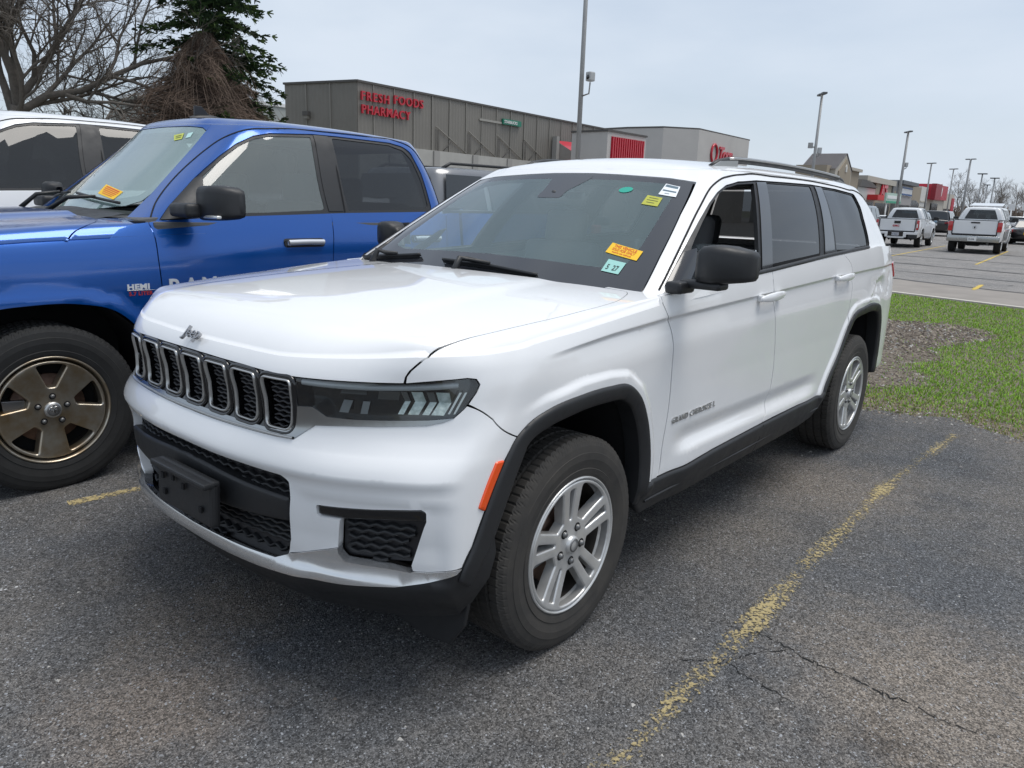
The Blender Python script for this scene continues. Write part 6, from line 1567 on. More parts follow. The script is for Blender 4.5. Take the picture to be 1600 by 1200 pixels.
        # arches
        for dx in (0, -3.57):
            lm = MB(); c3 = TARCH+np.array([dx, 0]); n = len(c3); Y = [sg*.985, sg*.75, sg*.52]
            lm.add([(x, y, z) for y in Y for x, z in c3], [(r*n+i, r*n+i+1, (r+1)*n+i+1, (r+1)*n+i) for r in range(2) for i in range(n-1)], M_DARK)
            lm.add([(x, Y[2], z) for x, z in c3]+[(dx, Y[2], .3)], [(i, i+1, n) for i in range(n-1)], M_DARK, False); lm.build('wheel_arch_liner', root)
        for hx, ph in ((0, rad(58)), (-3.57, rad(20))):
            make_wheel(root, (hx, sg*1.005, .420), sg, .428, .275, .274, .4185, alloy_five, ph, M_ALLOY_BRONZE, M_TYRE, left, .070, .040, ram_head)
        st = MB(); tube(st, [(-.75, sg*.98, .42), (-2.6, sg*.98, .42)], .045, M_PLASTIC, 10); st.build('side_step', root)
    # roof and windscreen
    sR = np.linspace(0, 3.5, 160); C = TB2.P(sR, np.interp(sR, TROOF.ss, TROOF.zt)); ro = [(p[0], p[1]) for p in C]; ro = dedupe(ro+[(x, -y) for x, y in ro[::-1]])
    rr = []
    for d in (.006, .014, .024, .036, .05, .07, .10, .14):
        for k in range(0, len(TROOF.C), 3): rr.append(tuple(TROOF.C[k, :2]+TROOF.n_in[k]*d))
    rm = MB(); panel(rm, TROOF, ro, M_BLUE, grid=.06, step=.02, rim=0, extra=rr)
    wst = [(0, 1.915), (.3, 1.910), (.536, 1.900), (.612, 1.882)]
    hd = [(s, z+.004) for s, z in wst]+[(.624, 1.925)]+[(s, float(np.interp(s, TROOF.ss, TROOF.zt))) for s in np.linspace(.6, 0, 20)]; hd = dedupe(hd+[(-s, z) for s, z in hd[::-1]])
    panel(rm, TB2, hd, M_BLUE, grid=.03, step=.015, rim=.01); roof = rm.build('roof', root)
    an = MB(); p0 = np.array([-1.36, .10, float(TROOF.zz([-1.36], [.10])[0])])
    grid_surf(an, lambda u, v: (p0[0]+.09-.27*u, p0[1]+.042*math.cos(v)*math.sin(math.pi*min(max(u, .02), .99))**.4, p0[2]-.004+(.032*math.sin(math.pi*min(max(u, .02), .99))**.6)*abs(math.sin(v))), np.linspace(.01, .99, 12), np.linspace(0, math.pi, 12), M_PLASTIC)
    prism(an, [(p0[0]+.05, p0[2]), (p0[0]+.045, p0[2]+.078), (p0[0]+.0, p0[2]+.078), (p0[0]-.06, p0[2]+.02)], 'y', p0[1]-.012, p0[1]+.012, M_PLASTIC, .005); an.build('roof_antenna', roof)
    wso = wst+[(.632, 1.70), (.668, 1.50), (.650, 1.455), (.56, 1.425), (.3, 1.40), (0, 1.392)]; wsf = dedupe(wso+[(-s, z) for s, z in wso[::-1]])
    wm = MB(); panel(wm, TB2, fillet(wsf, .02, 3), glass_mat('truck_windscreen_glass', (.72,.84,.82), film_haze=.34, film_haze_col=(.46,.66,.65)), off=-.002, rim=0, grid=.07, step=.02); ws = wm.build('windscreen', root)  # teal haze in the colour stands in for the bright sky reflection
    inn = [(0, 1.885), (.3, 1.880), (.56, 1.866), (.585, 1.70), (.612, 1.53), (.57, 1.485), (.3, 1.455), (0, 1.450)]
    fr = MB(); panel(fr, TB2, wsf, M_FRIT, [fillet(dedupe(inn+[(-s, z) for s, z in inn[::-1]]), .03, 3)], off=-.0065, rim=0, grid=.06, step=.02); fr.build('dark_border', ws)
    def stk(q, mat, label, rows=(), pm=None):
        m = MB(); panel(m, TB2, q, mat, off=.001, rim=0, grid=.05, step=.02)
        qq = [np.array(p) for p in q]
        for t, a, b, hh in rows:
            P0 = qq[0]*(1-t)+qq[3]*t; P1 = qq[1]*(1-t)+qq[2]*t; u0 = P0+(P1-P0)*a; u1 = P0+(P1-P0)*b; dn = (qq[3]-qq[0])*hh
            panel(m, TB2, [tuple(u0), tuple(u1), tuple(u1+dn), tuple(u0+dn)], pm, off=.002, rim=0, grid=.06, step=.03)
        m.build('sticker', ws, label)
    stk([(.10, 1.540), (.386, 1.499), (.375, 1.453), (.128, 1.485)], MATS['yellow_sticker_paper'], 'orange-yellow sale sticker', [(.1, .12, .88, .10), (.28, .1, .9, .08), (.45, .12, .88, .08), (.62, .15, .85, .06), (.78, .2, .8, .06)], MATS['red_print'])
    stk([(.235, 1.855), (.330, 1.868), (.375, 1.828), (.300, 1.818)], pmat('lime_sticker', (.50,.55,.10), rough=.6), 'small lime green sticker', [(.3, .2, .8, .1), (.6, .2, .8, .1)], MATS['black_print'])
    stk([(.385, 1.865), (.448, 1.873), (.470, 1.840), (.414, 1.834)], pmat('pale_cyan_sticker', (.45,.68,.66), rough=.6), 'small pale cyan sticker')
    cw = MB(); grid_surf(cw, lambda u, v: (-.30-.03*abs(v)-.25*u, v, 1.355+.05*u-.03*abs(v)), np.linspace(0, 1, 3), np.linspace(-.68, .68, 16), M_PLASTIC, True); cw.build('cowl', root)
    wp = MB()
    for bl, pv in (([(-.10, 1.47), (.2, 1.448), (.52, 1.425)], (-.40, .02)), ([(-.62, 1.44), (-.45, 1.46), (-.25, 1.475)], (-.42, -.50))):
        b = curve2(bl, .04); P = TB2.P(b[:, 0], b[:, 1]); N = TB2.N(b[:, 0], b[:, 1]); tube(wp, P+N*.016, .009, M_PLASTIC, 6)
        k = len(P)//2; tube(wp, [(pv[0], pv[1], 1.38), tuple((P[k]+np.array([pv[0], pv[1], 1.40]))*.5+N[k]*.045), tuple(P[k]+N[k]*.03)], [.015, .013, .009], M_PLASTIC, 7)
    wp.build('wiper', root)
    # cabin, floor, bed
    cab = MB(); box(cab, (-1.7, 0, .55), (2.3, 1.8, .08), M_DASH); box(cab, (.1, 0, .85), (1.2, 1.2, .7), M_DARK); box(cab, (-.55, 0, 1.0), (.06, 1.8, .7), M_DARK)
    for sg in (1, -1): box(cab, (-1.65, sg*.90, .93), (2.1, .10, .84), M_DASH, .02)
    box(cab, (-2.78, 0, .98), (.06, 1.85, .80), M_DARK); box(cab, (-3.85, 0, .80), (2.0, 1.65, .05), M_PLASTIC); box(cab, (-1.9, 0, .48), (5.4, .9, .14), M_DARK); cab.build('floor_pan', root)
    hl = MB(); panel(hl, TROOF, [(x*.97-.05, y*.95) for x, y in ro][::2], M_HEADLINER, off=.045, rim=0, grid=.12, step=.06, flip=True); hl.build('headliner', root)
    rg = MB()
    for S_ in (TB2, Mir(TB2)):
        panel(rg, S_, [(2.93, 1.93), (3.5, 1.93), (3.5, 1.86), (2.93, 1.86)], M_BLUE, grid=.06, rim=0); panel(rg, S_, [(2.93, 1.86), (3.5, 1.86), (3.5, 1.45), (2.93, 1.45)], M_SIDEGLASS, off=-.003, grid=.08, rim=0); panel(rg, S_, [(2.93, 1.45), (3.5, 1.45), (3.5, 1.32), (2.93, 1.32)], M_BLUE, grid=.06, rim=0)
    rg.build('rear_glass', root)
    da = MB(); prism(da, [(-.55, .9), (-.55, 1.36), (-.80, 1.385), (-1.08, 1.34), (-1.15, 1.2), (-.95, .9)], 'y', -.88, .88, M_DASH, .02); box(da, (-1.02, .42, 1.385), (.16, .38, .07), M_DASH, .03, seg=3); da.build('dashboard', root)
    sw = MB(); c = Vector((-1.22, .42, 1.33)); ax = Vector((-.85, 0, .53)); e1 = Vector((0, 1, 0)); e2 = ax.cross(e1)
    tube(sw, [c+(e1*math.cos(t)+e2*math.sin(t))*.20 for t in np.linspace(0, 2*math.pi, 32, endpoint=False)], .018, M_DASH, 8, True); tube(sw, [c-e1*.19, c+e1*.19], .022, M_DASH, 6); tube(sw, [c, c-e2*.19], .02, M_DASH, 6); box(sw, tuple(c), (.06, .14, .12), M_DASH, .02); sw.build('steering_wheel', root)
    for x, y, w in ((-1.68, .42, .56), (-1.68, -.42, .56), (-2.45, 0, 1.5)):
        m = MB(); box(m, (x+.2, y, .80), (.52, w, .2), M_SEATGREY, .06, Matrix.Rotation(rad(-8), 3, 'Y'), 3); box(m, (x-.10, y, 1.15), (.16, w, .66), M_SEATGREY, .06, Matrix.Rotation(rad(-14), 3, 'Y'), 3); box(m, (x-.19, y, 1.56), (.10, .28, .2), M_SEATGREY, .045, None, 3); m.build('rear_seat' if w > 1 else 'front_seat', root)
    tg = MB(); box(tg, (-4.80, 0, 1.08), (.07, 1.62, .62), M_BLUE, .02); box(tg, (-4.78, 0, 1.40), (.10, 1.62, .03), M_PLASTIC, .01); tg.build('tailgate', root)
    rb = MB(); box(rb, (-4.90, 0, .62), (.17, 1.98, .26), M_TRIM, .04, seg=3); rb.build('rear_bumper', root)
    return root
truck = build_truck()
# ---------------------------------------------------------------- background buildings
class Frame:
    """A facade frame: t runs along the wall, o stands off it towards the viewer, z up."""
    def __init__(s, g, m):
        s.g = np.array(g, float); s.m = np.array(m, float)/np.hypot(*m); s.n = np.array([-s.m[1], s.m[0]])
    def flip(s): s.n = -s.n; return s
    def p(s, t, o, z): q = s.g+s.m*t+s.n*o; return (float(q[0]), float(q[1]), float(z))
    def box(s, mb, t0, t1, o0, o1, z0, z1, mat):
        V = [s.p(t, o, z) for z in (z0, z1) for t, o in ((t0, o0), (t1, o0), (t1, o1), (t0, o1))]
        F = [(0, 1, 2, 3), (4, 5, 6, 7), (0, 1, 5, 4), (1, 2, 6, 5), (2, 3, 7, 6), (3, 0, 4, 7)]
        c = np.mean(np.array(V), 0); out = []
        for f in F:
            P = np.array([V[k] for k in f]); nn = np.cross(P[1]-P[0], P[2]-P[0]); out.append(f if nn@(P.mean(0)-c) > 0 else f[::-1])
        mb.add(V, out, mat, False)
    def prism(s, mb, pts, o0, o1, mat):
        """Outline (t,z) given thickness from o0 to o1."""
        n = len(pts); V = [s.p(t, o0, z) for t, z in pts]+[s.p(t, o1, z) for t, z in pts]; F = [tuple(range(n)), tuple(range(n, 2*n))]+[(i, (i+1) % n, n+(i+1) % n, n+i) for i in range(n)]
        c = np.mean(np.array(V), 0); out = []
        for f in F:
            P = np.array([V[k] for k in f]); nn = np.cross(P[1]-P[0], P[2]-P[0]); out.append(f if nn@(P.mean(0)-c) > 0 else f[::-1])
        mb.add(V, out, mat, False)
    def text(s, mb, txt, t, z, o, size, mat, depth=.12, **kw):
        text_on(mb, txt, s.p(t, o, z), (*s.m, 0), (0, 0, 1), mat, size, depth, **kw)
M_STEEL = pmat('grey_steel_cladding', (.20,.187,.165), rough=.6, noise=.10, nscale=.6)
M_STEEL2 = pmat('grey_steel_seam', (.235,.222,.197), rough=.6)
M_MASON = pmat('pale_masonry', (.42,.41,.38), rough=.9, noise=.12, nscale=1.2)
M_PANEL = pmat('pale_wall_panel', (.50,.48,.455), rough=.85, noise=.08, nscale=.5)
M_SIGNRED = pmat('red_sign_plastic', (.50,.012,.030), rough=.35, coat=.3)
M_REDMETAL = pmat('red_metal_panel', (.42,.014,.035), rough=.45)
M_SIGNGRN = pmat('green_sign_plastic', (.012,.18,.11), rough=.35)
M_SIGNWHT = pmat('white_sign_plastic', (.75,.75,.74), rough=.4)
M_ROOFDK = pmat('dark_roof_edge', (.09,.085,.08), rough=.7)
def store():
    root = empty('store_building', (-27.29, -34.67, 0), 0, 'long grey steel clad grocery building with red FRESH FOODS PHARMACY letters', 'building')
    F = Frame((0, 0), (-33.78, -2.36))      # local to the root; +o must face the lot
    if F.n[1] < 0: F.flip()
    zt, zb = 8.0, 4.62
    w = MB(); N = 230; L = 33.9; V = []
    for i in range(N+1):
        t = L*i/N; o = (.022 if i % 2 == 0 else -.0)
        V += [F.p(t, o, zb), F.p(t, o, zt)]
    w.add(V, [(2*i+2, 2*i, 2*i+1, 2*i+3) for i in range(N)], M_STEEL, False)
    # end wall
    E = Frame((0, 0), (1.4, -5.2)); 
    if E.n[0] < 0: E.flip()
    V = []; n2 = 36
    for i in range(n2+1): V += [E.p(5.4*i/n2, .022*(i % 2), 0), E.p(5.4*i/n2, .022*(i % 2), zt)]
    w.add(V, [(2*i, 2*i+2, 2*i+3, 2*i+1) for i in range(n2)], M_STEEL, False)
    F.box(w, .05, L, -5.3, -.02, .0, zt-.02, M_STEEL); w.build('wall', root)
    b = MB(); F.box(b, -.02, L, -.02, .12, 0, zb, M_MASON)
    for t in np.arange(2.4, L, 4.05): F.box(b, t, t+.55, .10, .22, 0, zb-.02, pmat('grey_pier', (.33,.32,.30), rough=.9))
    b.build('masonry_base', root)
    c = MB(); F.box(c, -.06, L, -5.3, .10, zt-.02, zt+.10, M_ROOFDK); E.box(c, -.02, 5.45, -.3, .10, zt-.02, zt+.10, M_ROOFDK); c.build('roof_edge', root)
    s = MB()
    for t in np.arange(1.2, L, 1.72): F.box(s, t, t+.07, .03, .075, zb, zt-.03, M_STEEL2)
    for t in (1.9, 3.7): E.box(s, t, t+.07, .03, .07, 0, zt-.03, M_STEEL2)
    s.build('wall_seam', root)
    br = MB()
    for k in range(4):
        t0 = 6.75+k*3.3
        tube(br, [F.p(t0, .10, zb+1.52), F.p(t0+3.1, .10, zb+.03)], .035, M_STEEL2, 5)
        tube(br, [F.p(t0+.7, .10, zb+.03), F.p(t0+1.7, .10, zb+.80)], .025, M_ROOFDK, 5)
        for dt in (0, .16, .3): tube(br, [F.p(t0+dt, .08, zb), F.p(t0+dt, .08, zb+1.35-.1*dt)], .018, M_ROOFDK, 4)
    br.build('wall_brace', root)
    sg = MB(); F.text(sg, 'FRESH', .15, 7.02, .06, .70, M_SIGNRED, .12, bold=.014, space=1.28); sg.build('lettering', root, 'red FRESH letters'); sg = MB(); F.text(sg, 'FOODS', 2.82, 7.10, .06, .70, M_SIGNRED, .12, bold=.014, space=1.22); sg.build('lettering', root, 'red FOODS letters')
    V_, F_ = None, None
    sg = MB(); F.text(sg, 'PHARMACY', .18, 6.28, .06, .70, M_SIGNRED, .12, bold=.014, space=1.16); sg.build('lettering', root, 'red PHARMACY letters')
    g = MB(); F.box(g, 13.85, 16.1, .05, .22, 6.98, 7.36, M_SIGNGRN); F.text(g, 'STARBUCKS', 13.95, 7.07, .23, .29, M_SIGNWHT, .03, bold=.01, space=1.02); F.box(g, 11.27, 13.83, .045, .10, 6.98, 7.12, pmat('unpainted_strip', (.32,.31,.28), rough=.8)); g.build('green_sign', root)
    wl = MB(); E.box(wl, 3.45, 3.85, .03, .30, 6.15, 6.40, M_ROOFDK); E.box(wl, 3.5, 3.8, .06, .25, 5.98, 6.15, M_STEEL2); wl.build('wall_lamp', root)
    a = MB(); q0, q1, q2, q3 = F.p(21.0, .14, 6.42), F.p(24.2, .14, 6.50), F.p(26.6, 1.9, 5.0), F.p(23.0, 1.9, 4.95)
    a.add([q0, q1, q2, q3], [(3, 2, 1, 0)], M_SIGNRED, False); a.add([F.p(21.0, .14, 6.42), F.p(23.0, 1.9, 4.95), F.p(21.0, .14, 4.9)], [(0, 1, 2), (2, 1, 0)], M_PANEL, False)
    F.box(a, 20.6, 21.0, .08, .5, 4.6, 6.7, pmat('grey_pier', (.3,.3,.3))); a.build('red_awning', root)
    return root
store()
def entrance():
    W = Frame((-46.67, -29.99), (-4.93, .06)); 
    if W.n[1] < 0: W.flip()
    root = empty('entrance_block', (-46.67, -29.99, 0), 0, 'pale entrance block with a ribbed red panel in front of the grey grocery building', 'building')
    W.g = np.array([0., 0.])
    m = MB(); W.box(m, 0, 5.4, -3.3, 0, 0, 6.8, M_PANEL); m.build('wall', root)
    c = MB(); W.box(c, -.08, 5.48, -3.35, .08, 6.8, 6.93, M_ROOFDK); c.build('roof_edge', root)
    r = MB(); W.box(r, .48, 5.10, .0, .06, 4.2, 6.48, M_REDMETAL)
    for k in range(15): W.box(r, .55+k*.305, .70+k*.305, .06, .15, 4.2, 6.46, M_SIGNRED)
    r.build('red_panel', root)
    # taller block behind with the script sign
    root2 = empty('store_block', (-73.05, -36.13, 0), 0, 'tall pale store block with a red script sign and chamfered corner', 'building')
    P = [(-69.28+73.05, -42.52+36.13), (-70.02+73.05, -38.65+36.13), (0, 0), (-13.92, -.53), (-13.5, -14), (3.2, -14)]
    m = MB(); n = len(P); V = [(x, y, 0) for x, y in P]+[(x, y, 9.5) for x, y in P]
    m.add(V, [(i, (i+1) % n, n+(i+1) % n, n+i)[::-1] for i in range(n)]+[tuple(range(n, 2*n))[::-1]], M_PANEL, False); m.build('wall', root2)
    c = MB(); PP = [(x*1.012, y*1.012) for x, y in P]
    V = [(x, y, z) for z in (9.46, 9.62) for x, y in PP]; c.add(V, [(i, (i+1) % n, n+(i+1) % n, n+i)[::-1] for i in range(n)]+[tuple(range(n, 2*n))[::-1], tuple(range(n))], M_ROOFDK, False); c.build('roof_edge', root2)
    S = Frame((0, 0), (-13.92, -.53)); 
    if S.n[1] < 0: S.flip()
    s = MB(); tube(s, [S.p(4.0+.75*math.cos(t), .12, 7.35+.95*math.sin(t)) for t in np.linspace(0, 2*math.pi, 20, endpoint=False)], .13, M_SIGNRED, 6, True)
    S.text(s, 'Tops', 5.0, 6.75, .06, 2.0, M_SIGNRED, .15, bold=.025, shear=.25, space=.9)
    s.build('script_sign', root2)
    k = MB(); F = Frame((-40.2, -53.2), (-6, -6)); V = None
    root3 = empty('low_building', (-34.5, -53.0, 0), 0, 'low pale building at the far left of the grey grocery building', 'building')
    m = MB(); box(m, (2.0, -6.0, 4.2), (14, 10, 8.4), pmat('pale_green_siding', (.37,.39,.37), rough=.8)); m.build('wall', root3); m = MB(); box(m, (2.0, -6.0, 8.5), (14.2, 10.2, .25), M_SIGNWHT); m.build('roof_edge', root3)
entrance()
def mall():
    m_ = (-.9978, -.0665)
    M_TAN = pmat('tan_stucco', (.30,.255,.195), rough=.9); M_LTAN = pmat('light_stucco', (.43,.40,.345), rough=.9); M_SHING = pmat('grey_shingle', (.22,.21,.215), rough=.9); M_WHT = pmat('white_stucco', (.56,.55,.52), rough=.9); M_GLZ = pmat('dark_shopfront', (.02,.022,.025), rough=.15)
    def unit(label, t0, t1, zt, mat, dep=12, shop=True, o=0):
        f = Frame((-90.5, -24.6), m_); 
        if f.n[1] < 0: f.flip()
        base = f.p(t0, 0, 0); r = empty('shop_building', base, 0, label, 'building', 'shops along the plaza'); f.g = f.g-np.array(base[:2])
        w = MB(); f.box(w, t0, t1, -dep, o, 0, zt, mat); w.build('wall', r)
        if shop:
            g = MB(); f.box(g, t0+.6, t1-.6, o-.02, o+.03, .2, 2.9, M_GLZ); g.build('shop_window', r)
        return f, r
    # gabled
    f, r = unit('tan shop with a steep grey gable roof', -14.5, -.8, 6.05, M_TAN, 3, False)
    g = MB(); f.prism(g, [(-13.2, 5.8), (-9.6, 7.35), (-6.6, 5.8), (-6.6, 0), (-13.2, 0)], -.4, .5, M_LTAN); f.prism(g, [(-12.2, 5.6), (-9.6, 6.9), (-7.3, 5.6), (-7.3, .5), (-12.2, .5)], .5, .62, M_TAN); f.prism(g, [(-9.9, 5.6), (-9.9, 6.1), (-9.6, 6.35), (-9.3, 6.1), (-9.3, 5.6)], .62, .70, M_WHT); g.build('gable', r)
    rf = MB(); q = [f.p(-13.4, .6, 5.75), f.p(-9.6, .6, 7.45), f.p(-9.6, -2.9, 7.45), f.p(-13.4, -2.9, 5.75)]; rf.add(q, [(0, 1, 2, 3), (3, 2, 1, 0)], M_SHING, False); q = [f.p(-6.4, .6, 5.75), f.p(-9.6, .6, 7.45), f.p(-9.6, -2.9, 7.45), f.p(-6.4, -2.9, 5.75)]; rf.add(q, [(0, 1, 2, 3), (3, 2, 1, 0)], M_SHING, False); rf.build('roof', r)
    c = MB(); f.box(c, -6.6, -.6, -3, .3, 6.0, 6.3, M_LTAN); c.build('roof_edge', r)
    f, r = unit('white shop with a dark hipped roof and red awning', -.6, 8.8, 4.5, M_WHT)
    h = MB(); f.prism(h, [(-.8, 4.5), (-.2, 5.3), (4.0, 5.35), (8.8, 4.6)], -8, .25, M_ROOFDK); h.build('roof', r); a = MB(); f.box(a, 4.6, 9.0, .05, 1.2, 3.15, 3.75, pmat('bright_red_awning', (.60,.03,.03), rough=.6)); a.build('red_awning', r)
    f, r = unit('tan shop with large red letters under a pale parapet', 8.9, 19.2, 5.2, M_TAN)
    c = MB(); f.box(c, 2.6, 20.0, -9, .25, 5.2, 5.85, M_LTAN); c.build('parapet', r); s = MB(); f.text(s, 'ACE', 11.2, 3.75, .08, 1.9, M_SIGNRED, .2, bold=.05, space=1.0); s.build('lettering', r)
    p = MB(); f.box(p, 19.0, 21.6, .06, .16, 4.0, 5.1, M_SIGNWHT); f.box(p, 19.7, 20.8, .16, .2, 4.05, 4.6, M_TAN); p.build('white_sign', r)
    gs = empty('roadside_sign', (-95.0, -22.0, 0), 0, 'pale green and white banner sign on two posts in the far lot', 'sign'); s = MB(); box(s, (0, 0, 3.35), (6.4, .2, 1.15), pmat('pale_green_banner', (.42,.55,.48), rough=.7)); box(s, (0, .12, 3.45), (5.6, .04, .35), M_SIGNWHT); box(s, (0, .12, 2.92), (6.2, .04, .22), pmat('banner_green', (.06,.32,.20), rough=.7)); s.build('panel', gs)
    for x in (-2.2, 2.2): s = MB(); tube(s, [(x, -.05, 0), (x, -.05, 2.9)], .09, M_SIGNWHT, 6); s.build('post', gs)
    f, r = unit('grey shop with a white sign between blue bars', 21.8, 32.6, 5.6, pmat('grey_stucco', (.36,.345,.335), rough=.9), o=.3)
    c = MB(); f.box(c, 21.2, 33.4, -8, .9, 5.6, 6.1, pmat('slate_roof', (.13,.14,.15), rough=.8)); f.box(c, 18.6, 21.8, -8, .2, 3.4, 6.0, pmat('slate_side', (.16,.165,.17), rough=.8)); c.build('roof', r)
    s = MB(); f.box(s, 23.6, 31.4, .32, .45, 4.15, 5.35, M_SIGNWHT); f.box(s, 23.6, 31.4, .45, .5, 5.1, 5.3, pmat('blue_sign_bar', (.03,.09,.25), rough=.5)); f.box(s, 23.6, 31.4, .45, .5, 4.2, 4.42, MATS['blue_sign_bar']); s.build('shop_sign', r)
    f, r = unit('tan shop with a wide dark arch', 32.7, 42.0, 5.75, M_TAN, shop=False)
    a = MB(); f.prism(a, [(32.9, .1), (32.9, 3.2), (34, 3.7), (38, 3.75), (41.2, 3.3), (41.8, .1)], .02, .08, M_GLZ); a.build('arch_opening', r)
    f, r = unit('plain white shop beside the red store front', 42.1, 48.8, 6.0, M_WHT)
    for z in (1.4, 2.6, 3.6): b = MB(); f.box(b, 42.3, 48.7, .03, .12, z, z+.2, M_LTAN); b.build('wall_band', r)
    f, r = unit('red store front with a tall white emblem', 49.0, 68.2, 4.4, M_LTAN, shop=False)
    s = MB(); f.prism(s, [(48.9, 4.2), (48.9, 6.65), (68.2, 6.85), (68.2, 4.35)], -6, .4, M_REDMETAL); f.prism(s, [(48.85, 4.1), (48.85, 6.7), (55.5, 6.75), (55.5, 4.15)], .4, 1.1, pmat('deep_red_panel', (.26,.010,.022), rough=.5)); s.build('red_panel', r)
    e = MB(); f.prism(e, [(57.6, 4.7), (56.9, 5.6), (57.2, 6.9), (59.2, 7.1), (60.6, 6.2), (60.2, 5.0), (59.0, 4.6)], .4, .55, M_SIGNWHT); f.prism(e, [(58.2, 6.2), (58.1, 6.7), (59.4, 6.75), (59.6, 6.25)], .55, .62, M_SIGNRED); e.build('emblem', r)
    d = MB(); f.box(d, 53, 60, .02, .2, 0, 3.6, M_GLZ); d.build('entrance', r)
    f, r = unit('pale end shop with a red stripe at its corner', 68.6, 82, 5.7, M_LTAN)
    s = MB(); f.box(s, 78.5, 82.2, -.2, .12, .2, 5.0, M_REDMETAL); s.build('red_stripe', r)
mall()
# ---------------------------------------------------------------- light poles
M_GALV = pmat('galvanised_pole', (.36,.36,.355), rough=.55, metal=.3, noise=.15, nscale=2); M_POLEDK = pmat('dark_lamp_head', (.10,.105,.11), rough=.5)
def pole(x, y, h, r0, r1, heads, label, boxes=(), ang=0, mat=None, group='light poles across the parking lots'):
    t = empty('light_pole', (x, y, 0), ang, label, 'light pole', group)
    s = MB(); tube(s, [(0, 0, 0), (0, 0, h*.5), (0, 0, h)], [r0, (r0+r1)/2, r1], mat or M_GALV, 10); s.build('shaft', t)
    b = MB(); lathe(b, [(0, .55), (r0*2.0, .55), (r0*2.2, .5), (r0*2.2, 0)], M_CONC, 14, axis='z'); b.build('base', t)
    for dx in heads:
        l = MB(); box(l, (dx*.42, 0, h+.05), (.62, .34, .14), M_POLEDK, .04); tube(l, [(0, 0, h-.02), (dx*.5, 0, h+.03)], .04, M_POLEDK, 5); l.build('lamp_head', t)
    for z in boxes:
        c = MB(); tube(c, [(.0, r0, z-.55), (.0, r0+.32, z-.50), (.0, r0+.36, z-.1)], .03, M_GALV, 6); box(c, (0, r0+.36, z+.10), (.28, .26, .34), pmat('camera_housing', (.42,.43,.43), rough=.5), .05); lathe(c, [(0, .02), (.07, .02), (.085, 0)], M_GLOSSBLK, 16, (.142, r0+.36, z+.07), axis='x'); c.build('camera_box', t)
    return t
pole(-22.9, -15.55, 14.0, .105, .07, (1, -1), 'nearest tall grey light pole with a camera box on a hooked bracket', (6.1,), rad(-10))
pole(-56.1, -18.0, 9.75, .14, .09, (1, -1), 'light pole with two small boxes just above the white suv roof rail', (), rad(35))
pole(-86.0, -19.2, 9.8, .17, .11, (1, -1), 'light pole in front of the shop with the slate roof', (), rad(35))
pole(-125.2, -25.0, 9.0, .13, .10, (1, -1), 'thin light pole just behind the red store front', (), rad(60))
pole(-138.9, -24.6, 8.9, .12, .09, (1, -1), 'thin light pole above the pale end shop', (), rad(60))
pole(-127.9, -20.5, 9.7, .20, .13, (1, -1), 'thick leaning light pole between the red store front and the woods', (), rad(70))
for (x, y, h, lab) in ((-129.8, -19.0, 7.7, 'light pole with a wide double head, tallest of three by the woods'), (-154.2, -21.9, 7.0, 'faint light pole between the two wide headed poles'), (-136.9, -18.4, 7.4, 'light pole with a wide double head at the far right')):
    t = pole(x, y, h, .11, .09, (), lab); l = MB(); box(l, (0, 0, h+.08), (.5, 1.25 if h > 7.2 else .9, .16), M_POLEDK, .04); l.build('lamp_head', t)
for i, (x, y) in enumerate(((-56.1, -18.0), (-86.0, -19.2), (-127.9, -20.5))):
    o = [q for q in bpy.data.objects if q.name.startswith('light_pole') and abs(q.location.x-x) < .01][0]; c = MB(); z = (5.9, 6.6, 5.6)[i]
    box(c, (0, .30, z), (.28, .28, .45), MATS['camera_housing'], .05); tube(c, [(0, .0, z-.5), (0, .3, z-.35), (0, .3, z)], .05, M_GALV, 5)
    if i == 0: box(c, (0, -.38, z+.35), (.12, .35, .4), M_GALV, .03); tube(c, [(0, 0, z+.2), (0, -.36, z+.3)], .05, M_GALV, 5)
    c.build('camera_box', o)
# small sign posts far right
for i, (u, x, y) in enumerate(((0, -118, -14.5), (1, -112, -12.3), (2, -108, -10.4), (3, -104, -8.9))):
    t = empty('sign_post', (x, y, 0), 0, ('white topped marker post left of the other far posts', 'white topped marker post second from the woods edge', 'white topped marker post beside the tall far sign', 'white topped marker post nearest the dark sedan')[i], 'sign post', 'marker posts at the far edge of the lot')
    s = MB(); tube(s, [(0, 0, 0), (0, 0, 2.6)], .10, M_SIGNWHT, 6); s.build('post', t); s = MB(); box(s, (0, 0, 2.9), (.12, .7, .8), M_SIGNWHT, .03); s.build('panel', t)
